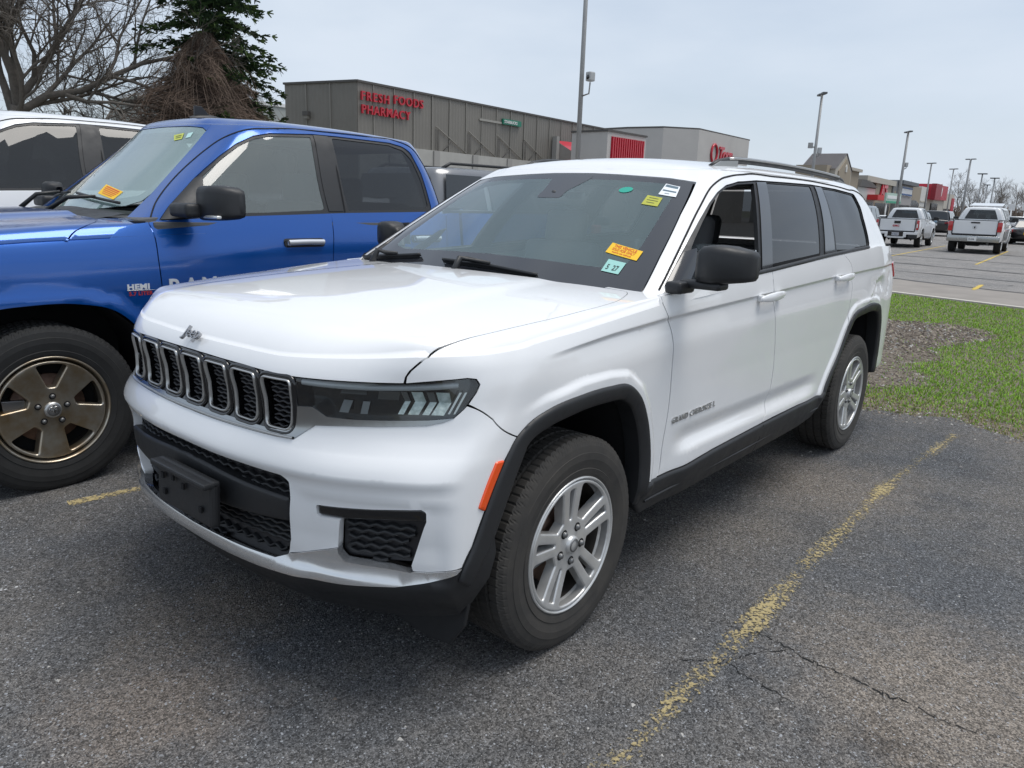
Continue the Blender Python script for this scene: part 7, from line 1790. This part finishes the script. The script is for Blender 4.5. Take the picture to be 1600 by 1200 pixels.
# ---------------------------------------------------------------- trees
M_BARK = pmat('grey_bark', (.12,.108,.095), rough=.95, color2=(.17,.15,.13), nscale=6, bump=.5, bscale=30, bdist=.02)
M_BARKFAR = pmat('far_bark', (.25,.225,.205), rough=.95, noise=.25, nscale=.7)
def tree_mesh(seed, h, spread, trunk_r, mat, levels=5, kids=(5, 5, 5, 4, 3), up=.35, seg=(8, 6, 5, 3, 3), min_r=.006, first=.28, limbs=None, droop=.0, wig=.16):
    rg = random.Random(seed); tr, cr = MB(), MB()
    def grow(p, d, L, r, lv):
        n = 5 if lv < 2 else 4 if lv < 4 else 3; pts, rs = [p.copy()], [r]; q = p.copy(); dd = d.copy()
        for i in range(n):
            dd = (dd+Vector((rg.gauss(0, wig), rg.gauss(0, wig), rg.gauss(0, wig)+up*.22-droop*lv*.05))).normalized(); q = q+dd*(L/n); pts.append(q.copy()); rs.append(max(min_r, r*(1-.62*(i+1)/n)))
        tube(tr if lv == 0 else cr, pts, rs, mat, seg[min(lv, len(seg)-1)], caps=False)
        if lv+1 >= levels: return
        k = kids[min(lv, len(kids)-1)]
        for i in range(k):
            f = (first if lv == 0 else .18)+(1-(first if lv == 0 else .18))*(i+rg.random()*.8)/k; f = min(f, .98); j = f*n; a = int(j); b = min(a+1, n); bp_ = pts[a].lerp(pts[b], j-a)
            t = (pts[b]-pts[a]).normalized() if b > a else dd; az = rg.uniform(0, 6.283)+i*2.4; s = t.orthogonal().normalized(); s = Matrix.Rotation(az, 3, t) @ s
            ang = rg.uniform(.55, 1.05) if lv == 0 else rg.uniform(.45, .95); nd = (t*math.cos(ang)+s*math.sin(ang)).normalized()
            grow(bp_, nd, L*rg.uniform(.48, .72)*(spread if lv == 0 else 1)*(1-.25*f), max(min_r, (rs[a]*.62)), lv+1)
    if limbs is None: grow(Vector((0, 0, -.1)), Vector((0, 0, 1)), h, trunk_r, 0)
    else:
        pts = [Vector(p) for p in limbs[0]]; tube(tr, pts, [trunk_r*(1-.45*i/len(pts)) for i in range(len(pts))], mat, 10)
        for b, d, L, r in limbs[1:]: grow(Vector(b), Vector(d).normalized(), L, r, 1)
    return tr, cr
def place_tree(name, seed, loc, label, group=None, cat='tree', rz=0.0, **kw):
    t = empty(name, loc, rz, label, cat, group); a, b = tree_mesh(seed, **kw); a.build('trunk', t)
    if b.v: b.build('crown', t)
    return t
# big bare tree at the left: many rising limbs and one long low limb reaching right
VR = Vector((math.sin(CAM_YAW), -math.cos(CAM_YAW), 0))        # sideways in the picture, used only to lay out the limbs
def side(a, b, c): q = VR*a; w = Vector((0, 0, 1)).cross(VR)*b; return (q.x+w.x, q.y+w.y, c)
limbs = [[side(0, 0, -.1), side(.02, .05, 2.0), side(.1, .0, 3.6), side(.3, 0, 4.6)],
         (side(.25, 0, 4.3), side(.95, .1, .55), 6.6, .17), (side(.3, 0, 4.6), side(.35, -.3, 1.0), 6.0, .17), (side(.1, 0, 4.2), side(-.45, .3, 1.0), 5.6, .17), (side(.25, .0, 4.7), side(.55, .3, 1.0), 6.5, .16),
         (side(.05, 0, 3.8), side(-.8, -.2, .6), 4.5, .12), (side(.3, 0, 4.6), side(.02, .2, 1.0), 6.0, .16), (side(.15, 0, 4.0), side(.8, -.5, .9), 5.4, .11), (side(.2, 0, 4.4), side(.75, .6, .35), 5.0, .10)]
place_tree('bare_tree', 5, (-9.1, -33.7, 0), 'large leafless tree with a long low limb beside the spruce', h=9, spread=1, trunk_r=.36, mat=M_BARK, levels=6, kids=(6, 8, 7, 6, 4), limbs=limbs, up=.18, min_r=.0045, seg=(10, 7, 5, 4, 3, 3), wig=.15)
for i, (x, y, h, sd, lab) in enumerate(((-12.2, -36.5, 5.2, 21, 'low leafless tree tangle right of the large bare trunk'), (-14.2, -37.2, 5.6, 22, 'low leafless tree tangle close to the dead vine'), (-10.6, -38.5, 5.0, 23, 'low leafless tree tangle behind the large bare trunk'), (-7.0, -37.5, 5.4, 24, 'low leafless tree tangle at the left picture edge'))):
    place_tree('bare_tree', sd, (x, y, 0), lab, 'low bare trees behind the left pickups', h=h, spread=1.15, trunk_r=.11, mat=M_BARK, levels=5, kids=(11, 8, 6, 4), first=.08, up=.05, min_r=.0045, seg=(6, 4, 3, 3, 3), wig=.26)
def spruce():
    t = empty('spruce_tree', (-15.7, -30.2, 0), 0, 'dark green spruce half smothered by dead brown vines', 'tree'); rg = random.Random(7)
    tr = MB(); tube(tr, [(0, 0, -.1), (.05, 0, 5), (0, .05, 12.4)], [.28, .20, .03], M_BARK, 9); tr.build('trunk', t)
    mats = [pmat('spruce_dark', (.022,.048,.020), rough=.8), pmat('spruce_mid', (.055,.11,.034), rough=.8), pmat('spruce_tip', (.11,.17,.05), rough=.8)]
    cr = MB(); [cr.mi(m) for m in mats]; br = MB()
    def tuft(p, d, s, mi):
        for _ in range(5):
            a = (d+Vector((rg.gauss(0, .55), rg.gauss(0, .55), rg.gauss(0, .35)))).normalized(); o = a.orthogonal().normalized()*s*.16; k = len(cr.v); e = p+a*s
            cr.v += [tuple(p-o), tuple(p+o), tuple(e+o*.5), tuple(e-o*.5)]; cr.f.append((k, k+1, k+2, k+3)); cr.m.append(mi); cr.sm.append(False)
    z = 5.2
    while z < 12.2:
        L0 = 3.0*(1-(z-5.2)/8.2)**.7+.25
        for k in range(4 if z < 8.2 else 7):
            if rg.random() < .2: continue
            az = rg.gauss(2.2, .95) if rg.random() < (.62 if z > 7.6 else .9) else rg.uniform(0, 6.283); L = L0*rg.uniform(.45, 1.15); pts = []
            for i in range(8):
                f = i/7; pts.append(Vector((math.cos(az)*L*f, math.sin(az)*L*f, z+.12*L*f-.42*L*f*f+.22*L*max(0, f-.6))))
            tube(br, pts, [.035*(1-.8*i/7) for i in range(8)], M_BARK, 4, caps=False)
            for i in range(1, 8):
                n = 3+int(5*L*.5)
                for _ in range(n):
                    f = (i+rg.random()*.9-.45)/7; p = pts[min(7, max(0, int(round(f*7))))]+Vector((rg.gauss(0, .13), rg.gauss(0, .13), rg.gauss(-.06, .08)))
                    d = Vector((math.cos(az)+rg.gauss(0, .8), math.sin(az)+rg.gauss(0, .8), -.25)); tuft(p, d.normalized(), rg.uniform(.14, .30), 0 if rg.random() < .5 else (2 if i > 5 and rg.random() < .5 else 1))
        z += rg.uniform(.26, .48)
    cr.build('crown', t); br.build('branches', t)
    v = empty('dead_vine', (-15.3, -29.6, 0), 0, 'tangled brown dead vine draped over the lower spruce', 'vine'); vm = [pmat('dead_vine_brown', (.135,.095,.072), rough=1), pmat('dead_vine_pale', (.21,.155,.12), rough=1), pmat('dead_vine_dark', (.065,.045,.036), rough=1)]
    core = MB()
    def rad_at(z, a): return max(.16, min(2.6, .15+.47*(8.1-z)))*(1+.20*math.sin(a*3+1+z*.4)+.13*math.sin(a*7+z*2)+.12*math.sin(z*4+a*2))
    grid_surf(core, lambda z, a: (rad_at(z, a)*.84*math.cos(a), rad_at(z, a)*.84*math.sin(a), z), np.linspace(0, 7.9, 28), np.linspace(0, 2*math.pi, 40), pmat('dead_vine_core', (.11,.08,.064), rough=1, color2=(.04,.028,.022), nscale=5, bump=1, bscale=12, bdist=.1)); core.build('stem', v)
    st = MB()
    for _ in range(4300):
        a = rg.uniform(0, 6.283); z = 8.0*rg.random()**.62; L = rg.uniform(.5, 1.9); pts = []; da = rg.gauss(0, .75)
        out = rg.uniform(.85, 1.30)+(.25 if rg.random() < .12 else 0)
        for i in range(6):
            f = i/5; zz = max(.05, z-L*f+.25*math.sin(f*3.1)*rg.random()); aa = a+da*f+rg.gauss(0, .12); r = rad_at(zz, aa)*out+.10*math.sin(f*3.14); pts.append((r*math.cos(aa), r*math.sin(aa), zz))
        tube(st, pts, rg.uniform(.0045, .010), vm[0 if rg.random() < .5 else (1 if rg.random() < .62 else 2)], 3, caps=False)
    for _ in range(260):    # loose arching shoots
        a = rg.uniform(0, 6.283); z = rg.uniform(3.5, 7.2); r0 = rad_at(z, a); L = rg.uniform(.8, 2.0); pts = []
        for i in range(7): f = i/6; pts.append(((r0+L*f)*math.cos(a+.2*f), (r0+L*f)*math.sin(a+.2*f), max(.1, z+.6*L*f-1.35*L*f*f)))
        tube(st, pts, .006, vm[rg.choice((0, 1))], 3, caps=False)
    st.build('shoots', v)
spruce()
# woods behind the far lot: one set of bare trees, copied
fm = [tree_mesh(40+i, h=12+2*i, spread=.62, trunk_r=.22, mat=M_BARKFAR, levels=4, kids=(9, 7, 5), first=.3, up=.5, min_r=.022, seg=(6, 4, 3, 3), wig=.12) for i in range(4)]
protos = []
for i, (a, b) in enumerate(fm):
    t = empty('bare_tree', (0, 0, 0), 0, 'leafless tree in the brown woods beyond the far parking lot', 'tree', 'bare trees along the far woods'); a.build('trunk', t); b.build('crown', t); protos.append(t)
rg = random.Random(17); first = [True]*4
def far_tree(x, y, i, s):
    if first[i]: o = protos[i]; first[i] = False
    else: o = copy_tree(protos[i])
    o.location = (x, y, 0); o.rotation_euler = (0, 0, rg.uniform(0, 6.28)); o.scale = (s, s, s*rg.uniform(.9, 1.15))
for k in range(64):
    u = k/63; x = -205-40*rg.random(); y = -62+ (62-4)*u+rg.uniform(-1.5, 1.5)+(-8 if x < -225 else 0)
    far_tree(x, y, k % 4, rg.uniform(.36, .62)*(1 if u > .45 else .8))
ud = MB(); rg2 = random.Random(9); um = [pmat('thicket_brown', (.20,.15,.12), rough=1), pmat('thicket_grey', (.26,.225,.20), rough=1)]; [ud.mi(q) for q in um]
for _ in range(7000):
    x = -198-22*rg2.random(); y = rg2.uniform(-60, 6); h = rg2.uniform(1.8, 4.2); a = rg2.uniform(-.9, .9); k = len(ud.v); w = rg2.uniform(.03, .09)
    ud.v += [(x, y-w, 0), (x, y+w, 0), (x+rg2.uniform(-.5, .5), y+a*h*.5+w*.4, h), (x, y+a*h*.5-w*.4, h)]; ud.f.append((k, k+1, k+2, k+3)); ud.m.append(0 if rg2.random() < .6 else 1); ud.sm.append(False)
tag(ud.build('undergrowth'), 'brown leafless thicket filling the far woods edge', None, kind='stuff')
# ---------------------------------------------------------------- other vehicles
def clone_vehicle(src, loc, rz, scale, matmap, label, group=None, skip=()):
    """Copy a vehicle with its parts, in another paint."""
    done = {}
    def cp(o, parent):
        c = o.copy(); COL.objects.link(c); c.parent = parent
        if o.data is not None:
            if o.data not in done:
                d = o.data
                if any(m in matmap for m in d.materials):
                    d = o.data.copy()
                    for i, m in enumerate(d.materials):
                        if m in matmap: d.materials[i] = matmap[m]
                done[o.data] = d
            c.data = done[o.data]
        for ch in list(o.children):
            if ch.name.split('.')[0] not in skip: cp(ch, c)
        return c
    r = cp(src, None); r.location = loc; r.rotation_euler = (0, 0, rz); r.scale = (scale,)*3; r['label'] = label
    if group: r['group'] = group
    return r
M_WHITE2 = pmat('white_truck_paint', (.74,.75,.76), rough=.35, coat=1.0, coat_rough=.04)
HEAD = math.atan2(-.0665, -.9978)
def front_from_rear(x, y, h, wb): return (x+math.cos(h)*wb, y+math.sin(h)*wb, 0)
SK = ('lettering', 'engine_badge', 'sticker')
wt = clone_vehicle(truck, (1.24, -5.50, 0), 0, 1.065, {M_BLUE: M_WHITE2, MATS['truck_front_glass']: M_PRIVACY}, 'white crew cab pickup at the left picture edge beyond the blue pickup', None, SK+('roof_antenna', 'door_mirror'))
wr = clone_vehicle(truck, front_from_rear(-37.2, -3.85, HEAD, 3.57), HEAD, 1.0, {M_BLUE: M_WHITE2, M_ALLOY_BRONZE: M_ALLOY, M_SIDEGLASS: M_PRIVACY}, 'white pickup seen from behind with a chrome rear bumper and red square tail lamps', 'white pickups parked across the drive', SK+('roof_antenna',))
wg = clone_vehicle(truck, front_from_rear(-39.3, -7.45, HEAD, 3.57*.95), HEAD, .95, {M_BLUE: M_WHITE2, M_ALLOY_BRONZE: M_ALLOY, MATS['truck_front_glass']: M_PRIVACY, M_SIDEGLASS: M_PRIVACY}, 'white pickup seen from behind with a painted rear bumper, left of the other white pickup', 'white pickups parked across the drive', SK+('roof_antenna', 'rear_bumper', 'tail_lamp'))
def rear_details():
    # chrome-bumper pickup: emblem, handle, number plate, stickers in the rear glass
    e = MB(); box(e, (-4.845, 0, 1.30), (.02, .34, .06), M_GLOSSBLK, .01); lathe(e, [(0, .02), (.07, .015), (.085, 0)], M_CHROME, 16, (-4.84, 0, 1.10), axis='x', flip=True); box(e, (-4.865, 0, 1.10), (.02, .05, .09), M_GLOSSBLK); e.build('tailgate_handle', wr)
    p = MB(); box(p, (-4.955, .05, .60), (.05, .62, .17), M_GLOSSBLK, .01); box(p, (-4.99, .02, .61), (.012, .33, .155), M_SIGNWHT, .008); text_on(p, '75438', (-4.997, .16, .575), (0, -1, 0), (0, 0, 1), MATS['black_print'], .09, .003, bold=.01); p.build('number_plate', wr)
    s = MB(); box(s, (-2.755, .62, 1.72), (.012, .13, .11), M_SIGNWHT, .004); box(s, (-2.745, .62, 1.58), (.012, .13, .09), M_SIGNWHT, .004); box(s, (-2.745, -.52, 1.50), (.012, .24, .10), M_SIGNWHT, .004); s.build('sticker', wr, 'white window sticker')
    for r in (wr, wg): b = MB(); box(b, (-2.745, 0, 1.925), (.05, .44, .05), M_REDLENS, .015); b.build('brake_light', r)
    for r in (wr,): x = MB(); box(x, (-4.4, 0, .42), (.5, .5, .22), M_DARK, .06); tube(x, [(-4.6, -.55, .45), (-4.85, -.56, .43)], .05, M_IRON, 8); x.build('axle_housing', r)
    e = MB(); box(e, (-4.845, 0, 1.24), (.02, .30, .13), M_GLOSSBLK, .015); text_on(e, 'GMC', (-4.84, .20, 1.02), (0, -1, 0), (0, 0, 1), M_SIGNRED, .13, .02, bold=.03, space=1.15); e.build('tailgate_handle', wg)
    b = MB(); box(b, (-4.90, 0, .70), (.16, 2.0, .12), M_WHITE2, .03); box(b, (-4.93, 0, .66), (.14, .72, .22), M_GLOSSBLK, .02)
    for sg in (1, -1): box(b, (-4.90, sg*.78, .55), (.16, .42, .20), M_PLASTIC, .03); box(b, (-4.91, sg*.42, .62), (.16, .16, .24), M_WHITE2, .03)
    box(b, (-4.90, 0, .50), (.14, .8, .10), M_WHITE2, .03); b.build('rear_bumper', wg)
    p = MB(); box(p, (-5.005, 0, .655), (.012, .34, .16), pmat('grey_plate', (.42,.42,.46), rough=.5), .006); text_on(p, 'K 4827', (-5.012, .14, .62), (0, -1, 0), (0, 0, 1), MATS['blue_grey_print'], .08, .003); p.build('number_plate', wg)
    for sg in (1, -1):
        l = MB(); box(l, (-4.80, sg*.94, 1.12), (.13, .12, .46), M_REDLENS, .03, seg=3); box(l, (-4.85, sg*.925, 1.08), (.05, .06, .2), M_SIGNWHT, .015); l.build('tail_lamp', wg)
rear_details()
M_WGLASS = pmat('dark_car_glass', (.018,.022,.026), rough=.06, coat=.5)
M_LENSW = pmat('pale_head_lamp', (.55,.57,.58), rough=.15, coat=.5)
PAINTS = {'white': M_WHITE2, 'black': pmat('black_paint', (.012,.012,.014), rough=.3, coat=1), 'silver': pmat('silver_paint', (.42,.43,.44), rough=.32, metal=.5, coat=1), 'grey': pmat('grey_paint', (.17,.175,.185), rough=.32, metal=.4, coat=1), 'navy': pmat('navy_paint', (.018,.03,.07), rough=.3, coat=1), 'red': pmat('red_paint', (.28,.015,.015), rough=.3, coat=1), 'blue': pmat('light_blue_paint', (.22,.32,.42), rough=.3, metal=.3, coat=1), 'tan': pmat('tan_paint', (.32,.28,.23), rough=.3, metal=.3, coat=1)}
KINDS_ = {  # length, half width, bottom, hood z, belt z, deck z, roof z, cabin base x0/x1, roof x0/x1, wheel r, axle xf/xr
 'sedan': (4.75, .90, .24, .92, .96, 1.02, 1.45, .95, -1.75, .15, -1.10, .32, 1.42, -1.38),
 'suv': (4.7, .93, .30, 1.06, 1.10, 1.12, 1.74, 1.0, -2.28, .35, -2.02, .36, 1.42, -1.35),
 'big_suv': (5.4, 1.02, .34, 1.18, 1.22, 1.24, 1.93, 1.15, -2.62, .55, -2.40, .40, 1.62, -1.55),
 'van': (5.3, .99, .30, 1.12, 1.15, 1.2, 2.10, 1.75, -2.55, 1.15, -2.48, .36, 1.70, -1.60)}
def simple_car(kind, paint, loc, rz, label, group=None, name=None, rails=False, hatch_open=False, cat=None):
    L, hw, zb, zh, zbelt, zd, zr, c0, c1, r0, r1, wr_, xf, xr = KINDS_[kind]; P = PAINTS[paint]
    names = {'sedan': 'parked_car', 'suv': 'parked_suv', 'big_suv': 'parked_suv', 'van': 'parked_van'}
    t = empty(name or names[kind], loc, rz, label, cat or ('suv' if 'suv' in kind else 'van' if kind == 'van' else 'car'), group)
    # lower body
    xs = [L/2, L/2-.06, L/2-.25, L/2-.6, c0+.1, c0-.4, 0, c1+.3, c1-.05, -L/2+.30, -L/2+.08, -L/2]; xs = sorted(set(round(x, 3) for x in xs), reverse=True)
    V, F = [], []; k = 11
    for x in xs:
        e = min(1, max(0, (L/2-abs(x))/.55)); w = hw*(.86+.14*e**.5); zt = np.interp(x, [-L/2, c1-.05, c1+.3, c0-.3, c0+.1, L/2-.3, L/2], [zd-.10, zd, zbelt+.02, zbelt+.02, zh, zh-.08, zh-.26])
        b = zb+.10*(1-e); h = zt-b
        ring = [(.80*w, b), (.96*w, b+.10), (w, b+.34*h), (.985*w, b+.74*h), (.93*w, zt-.03), (0, zt+.025)]
        ring = ring+[(-y, z) for y, z in ring[-2::-1]]
        V += [(x, y, z) for y, z in ring]
    n = len(xs)
    for i in range(n-1):
        for j in range(k-1): F.append((i*k+j, i*k+j+1, (i+1)*k+j+1, (i+1)*k+j))
        F.append((i*k+k-1, i*k, (i+1)*k, (i+1)*k+k-1))
    F.append(tuple(range(k))[::-1]); F.append(tuple((n-1)*k+j for j in range(k)))
    bm = MB(); bm.add(V, F, P)
    box(bm, (0, 0, zb-.02), (L*.86, hw*1.6, .12), M_DARK)
    for x in (xf, xr):
        for sg in (1, -1): lathe(bm, [(0, hw+.004), (wr_+.05, hw+.004), (wr_+.055, hw-.06)], M_DARK, 20, (x, 0 if sg > 0 else 0, wr_), flip=True) if sg > 0 else lathe(bm, [(0, -hw-.004), (wr_+.05, -hw-.004), (wr_+.055, -hw+.06)], M_DARK, 20, (x, 0, wr_))
    bm.build('body', t)
    # cabin: rounded frustum with inset panes
    wb, wt_ = hw*.95, hw*.74; N = 20
    def ring_at(f, grow=0):
        xa = c0+(r0-c0)*f; xb = c1+(r1-c1)*f; w = wb+(wt_-wb)*max(f, 0)**1.2; r = .20
        z = zbelt+(zr-.05-zbelt)*f; return xa, xb, w, z
    V, F = [], []; lev = [(-.08, 1), (0, 1), (.5, 1), (.86, 1), (.96, .985), (1.0, .95), (1.04, .80)]; q = 24
    for f, s in lev:
        xa, xb, w, z = ring_at(min(f, 1)); z = zbelt+(zr-zbelt)*(f if f <= .96 else {1.0: .985, 1.04: 1.0}[f]); cx, hx = (xa+xb)/2, (xa-xb)/2
        for j in range(q):
            a = 2*math.pi*(j+.5)/q; ca, sa = math.cos(a), math.sin(a); e = .22
            V.append((cx+hx*s*math.copysign(abs(ca)**e, ca), w*s*math.copysign(abs(sa)**e, sa), z))
    for i in range(len(lev)-1):
        for j in range(q): F.append((i*q+j, i*q+(j+1) % q, (i+1)*q+(j+1) % q, (i+1)*q+j))
    F.append(tuple((len(lev)-1)*q+j for j in range(q)))
    cm = MB(); cm.add(V, F, P); cm.build('cabin', t)
    def pane(pts, nm='window'):
        m = MB(); P_ = np.array(pts); nn = np.cross(P_[1]-P_[0], P_[2]-P_[0]); nn /= np.linalg.norm(nn); c = P_.mean(0)
        if nn@(c-np.array([(c0+c1)/2, 0, zbelt])) < 0: nn = -nn; P_ = P_[::-1]
        m.add(P_+nn*.012, [tuple(range(len(P_)))], M_WGLASS, False); m.build(nm, t)
    def at(f, e, sgn=None):  # point on cabin end/side
        xa, xb, w, z = ring_at(f); return xa, xb, w, zbelt+(zr-zbelt)*f
    lo, hi = .08, .86; A, B = at(lo, 0), at(hi, 0)
    pane([(A[0]+.01, -A[2]*.86, A[3]), (A[0]+.01, A[2]*.86, A[3]), (B[0]+.01, B[2]*.86, B[3]), (B[0]+.01, -B[2]*.86, B[3])], 'windscreen')
    if not hatch_open: pane([(A[1]-.01, -A[2]*.84, A[3]), (A[1]-.01, A[2]*.84, A[3]), (B[1]-.01, B[2]*.84, B[3]), (B[1]-.01, -B[2]*.84, B[3])], 'rear_window')
    cuts = {'sedan': [(.10, .50), (.53, .90)], 'suv': [(.12, .42), (.45, .72), (.75, .93)], 'big_suv': [(.12, .40), (.43, .70), (.73, .95)], 'van': [(.08, .30), (.33, .62), (.65, .94)]}[kind]
    for sg in (1, -1):
        for a, b in cuts:
            def px(R_, f): return R_[0]+(R_[1]-R_[0])*f
            pane([(px(A, a), sg*A[2], A[3]), (px(A, b), sg*A[2], A[3]), (px(B, b), sg*B[2], B[3]), (px(B, a), sg*B[2], B[3])])
        m = MB(); box(m, (c0-.25, sg*(hw+.12), zbelt+.05), (.14, .20, .14), P, .04); box(m, (c0-.22, sg*(hw+.02), zbelt+.0), (.08, .12, .05), M_PLASTIC); m.build('door_mirror', t)
        m = MB(); box(m, (L/2-.10, sg*hw*.66, zh-.24), (.16, .36, .13), M_LENSW, .04); m.build('headlight', t)
        m = MB(); box(m, (-L/2+.07, sg*hw*.74, zd-.22), (.14, .30, .20), M_REDLENS, .04); m.build('tail_lamp', t)
        for x in (xf, xr):
            w = empty('wheel', (x, sg*(hw-.01), wr_), 0 if sg > 0 else math.pi, parent=t)
            y = MB(); lathe(y, [(wr_*.62, .012), (wr_*.64, .022), (wr_*.9, .028), (wr_, .0), (wr_, -.2)], M_TYRE, 24, flip=True); y.build('tyre', w)
            y = MB(); lathe(y, [(0, .012), (.06, .014), (wr_*.3, .006), (wr_*.58, .012), (wr_*.64, .02)], M_ALLOY, 20, flip=True)
            for i in range(5): a = i*1.2566; box(y, (wr_*.40*math.cos(a), .004, wr_*.40*math.sin(a)), (.11, .03, .09), M_DARK, 0, Matrix.Rotation(-a, 3, 'Y'))
            y.build('rim', w)
        if rails:
            m = MB(); y0 = wt_*.86; pts = [(r0-.25, sg*y0, zr-.02), (r0-.40, sg*y0, zr+.05)]+[(r0-.4+(r1-r0+.75)*u, sg*y0, zr+.055) for u in (.3, .6)]+[(r1+.35, sg*y0, zr+.05), (r1+.20, sg*y0, zr-.02)]
            tube(m, pts, .022, M_PLASTIC, 6); m.build('roof_rail', t)
    g = MB(); box(g, (L/2-.02, 0, zh-.32), (.08, hw*.9, .16), M_GLOSSBLK, .03); box(g, (L/2-.03, 0, zb+.18), (.08, hw*1.3, .12), M_GLOSSBLK, .03); g.build('grille', t)
    pl = MB(); box(pl, (-L/2-.012, 0, zd-.36), (.02, .32, .15), M_SIGNWHT, .005); pl.build('number_plate', t)
    if hatch_open:
        h = MB(); box(h, (r1-.55, 0, zr+.12), (1.25, hw*1.55, .07), P, .03, Matrix.Rotation(rad(-7), 3, 'Y')); h.build('open_tailgate', t)
    return t
# grey SUV between the pickups
simple_car('big_suv', 'grey', (-7.35, -5.62, 0), math.pi, 'grey suv with black roof rails behind the blue pickup', name='parked_suv', rails=True)
simple_car('big_suv', 'black', (-39.2, -9.9, 0), HEAD+math.pi, 'black suv partly hidden behind the white suv, left of the white pickups')
simple_car('big_suv', 'black', (-67.0, -11.2, 0), HEAD, 'black suv with a white number plate seen between the two white pickups')
yp = simple_car('sedan', 'black', (-55.6, -3.9, 0), HEAD, 'dark sedan with an orange number plate at the right picture edge'); m = MB(); box(m, (-2.40, 0, .66), (.02, .36, .16), MATS['yellow_sticker_paper'], .005); m.build('number_plate', yp)
simple_car('sedan', 'white', (-61.5, -14.2, 0), HEAD, 'white sedan just left of the left white pickup')
simple_car('van', 'white', (-51.3, -5.5, 0), HEAD, 'white van with its tailgate raised behind the right white pickup', hatch_open=True)
simple_car('suv', 'blue', (-54.5, -10.2, 0), HEAD, 'pale blue suv directly ahead of the left white pickup', rails=True)
rg = random.Random(23); far = []
for row, (x0, y0, y1) in enumerate(((-70, -19.5, -4.5), (-88, -19.5, -4.0), (-100, -21.0, -3.0), (-118, -22, -3))):
    y = y0
    while y < y1:
        if not (row == 0 and (-13 < y < -9.2 or y < -17.5)):
            kd = rg.choice(('sedan', 'sedan', 'suv', 'suv', 'big_suv')); pt = rg.choice(('white', 'silver', 'grey', 'black', 'white', 'navy', 'silver', 'red', 'tan')); far.append((kd, pt, x0-.3*(y+10)*.0666*-1, y, row))
        y += 2.75 if rg.random() < .85 else 5.5
RN = ('nearest far row', 'second far row', 'third far row', 'last far row'); seen = {}
for kd, pt, x, y, row in far:
    s = 'small sedan' if kd == 'sedan' else 'suv' if kd == 'suv' else 'large suv'; key = (pt, s, row); seen.setdefault(key, []).append((kd, x, y))
for (pt, s, row), L in seen.items():
    for i, (kd, x, y) in enumerate(sorted(L, key=lambda q: q[2])):
        w = '' if len(L) == 1 else (', nearer the shops' if i == 0 else ', nearer the woods' if i == len(L)-1 else ', between its twins')
        simple_car(kd, pt, (x, y, 0), HEAD+(math.pi if rg.random() < .5 else 0), f'{pt} {s} in the {RN[row]} of the plaza lot{w}', 'cars parked far across the plaza lot')
# bay lines in the far lot
for a, b in (((-28.0, -5.2), (-44.0, -6.25)), ((-27.2, -2.15), (-41.2, -3.05)), ((-56.5, -5.1), (-76, -6.38)), ((-28.0, -8.5), (-44, -9.5)), ((-26.6, .85), (-41, -.1))):
    strip_line('road_marking', [a, b], .11, -.004, M_NEWYEL)
strip_line('road_marking', [(-16.8, -.53), (-18.5, -.62)], .13, .0, M_NEWYEL)
# crumpled paper on the lawn
lt_ = MB(); rgp = random.Random(2); bmz = bmesh.new(); bmesh.ops.create_icosphere(bmz, subdivisions=2, radius=.07)
for v in bmz.verts: v.co = Vector((v.co.x*1.5, v.co.y*1.0, v.co.z*.45))+Vector((rgp.uniform(-.018, .018), rgp.uniform(-.018, .018), rgp.uniform(-.012, .012)))
bmz.verts.index_update(); lt_.add([v.co for v in bmz.verts], [[v.index for v in f.verts] for f in bmz.faces], M_SIGNWHT, False); bmz.free()
lo = lt_.build('paper_litter'); lo.location = (-5.95, 1.90, .055); tag(lo, 'crumpled white paper lying on the lawn near its asphalt edge', 'litter')
# the dark gabled house across the drive, seen in the white suv's rear side glass
hr = empty('gabled_house', (-40, 12.5, 0), rad(12), 'dark gabled house reflected in the rear side window of the white suv', 'house')
hm_ = MB(); box(hm_, (0, 0, 2.4), (9, 9, 4.8), pmat('dark_brick', (.09,.065,.055), rough=.9)); hm_.build('wall', hr)
hm_ = MB(); prism(hm_, [(-5, 4.8), (5, 4.8), (0, 8.2)], 'x', -5, 5, pmat('charcoal_shingle', (.04,.04,.042), rough=.9)); box(hm_, (1.5, 2.2, 7.6), (.8, .8, 2.2), MATS['dark_brick']); hm_.build('roof', hr)
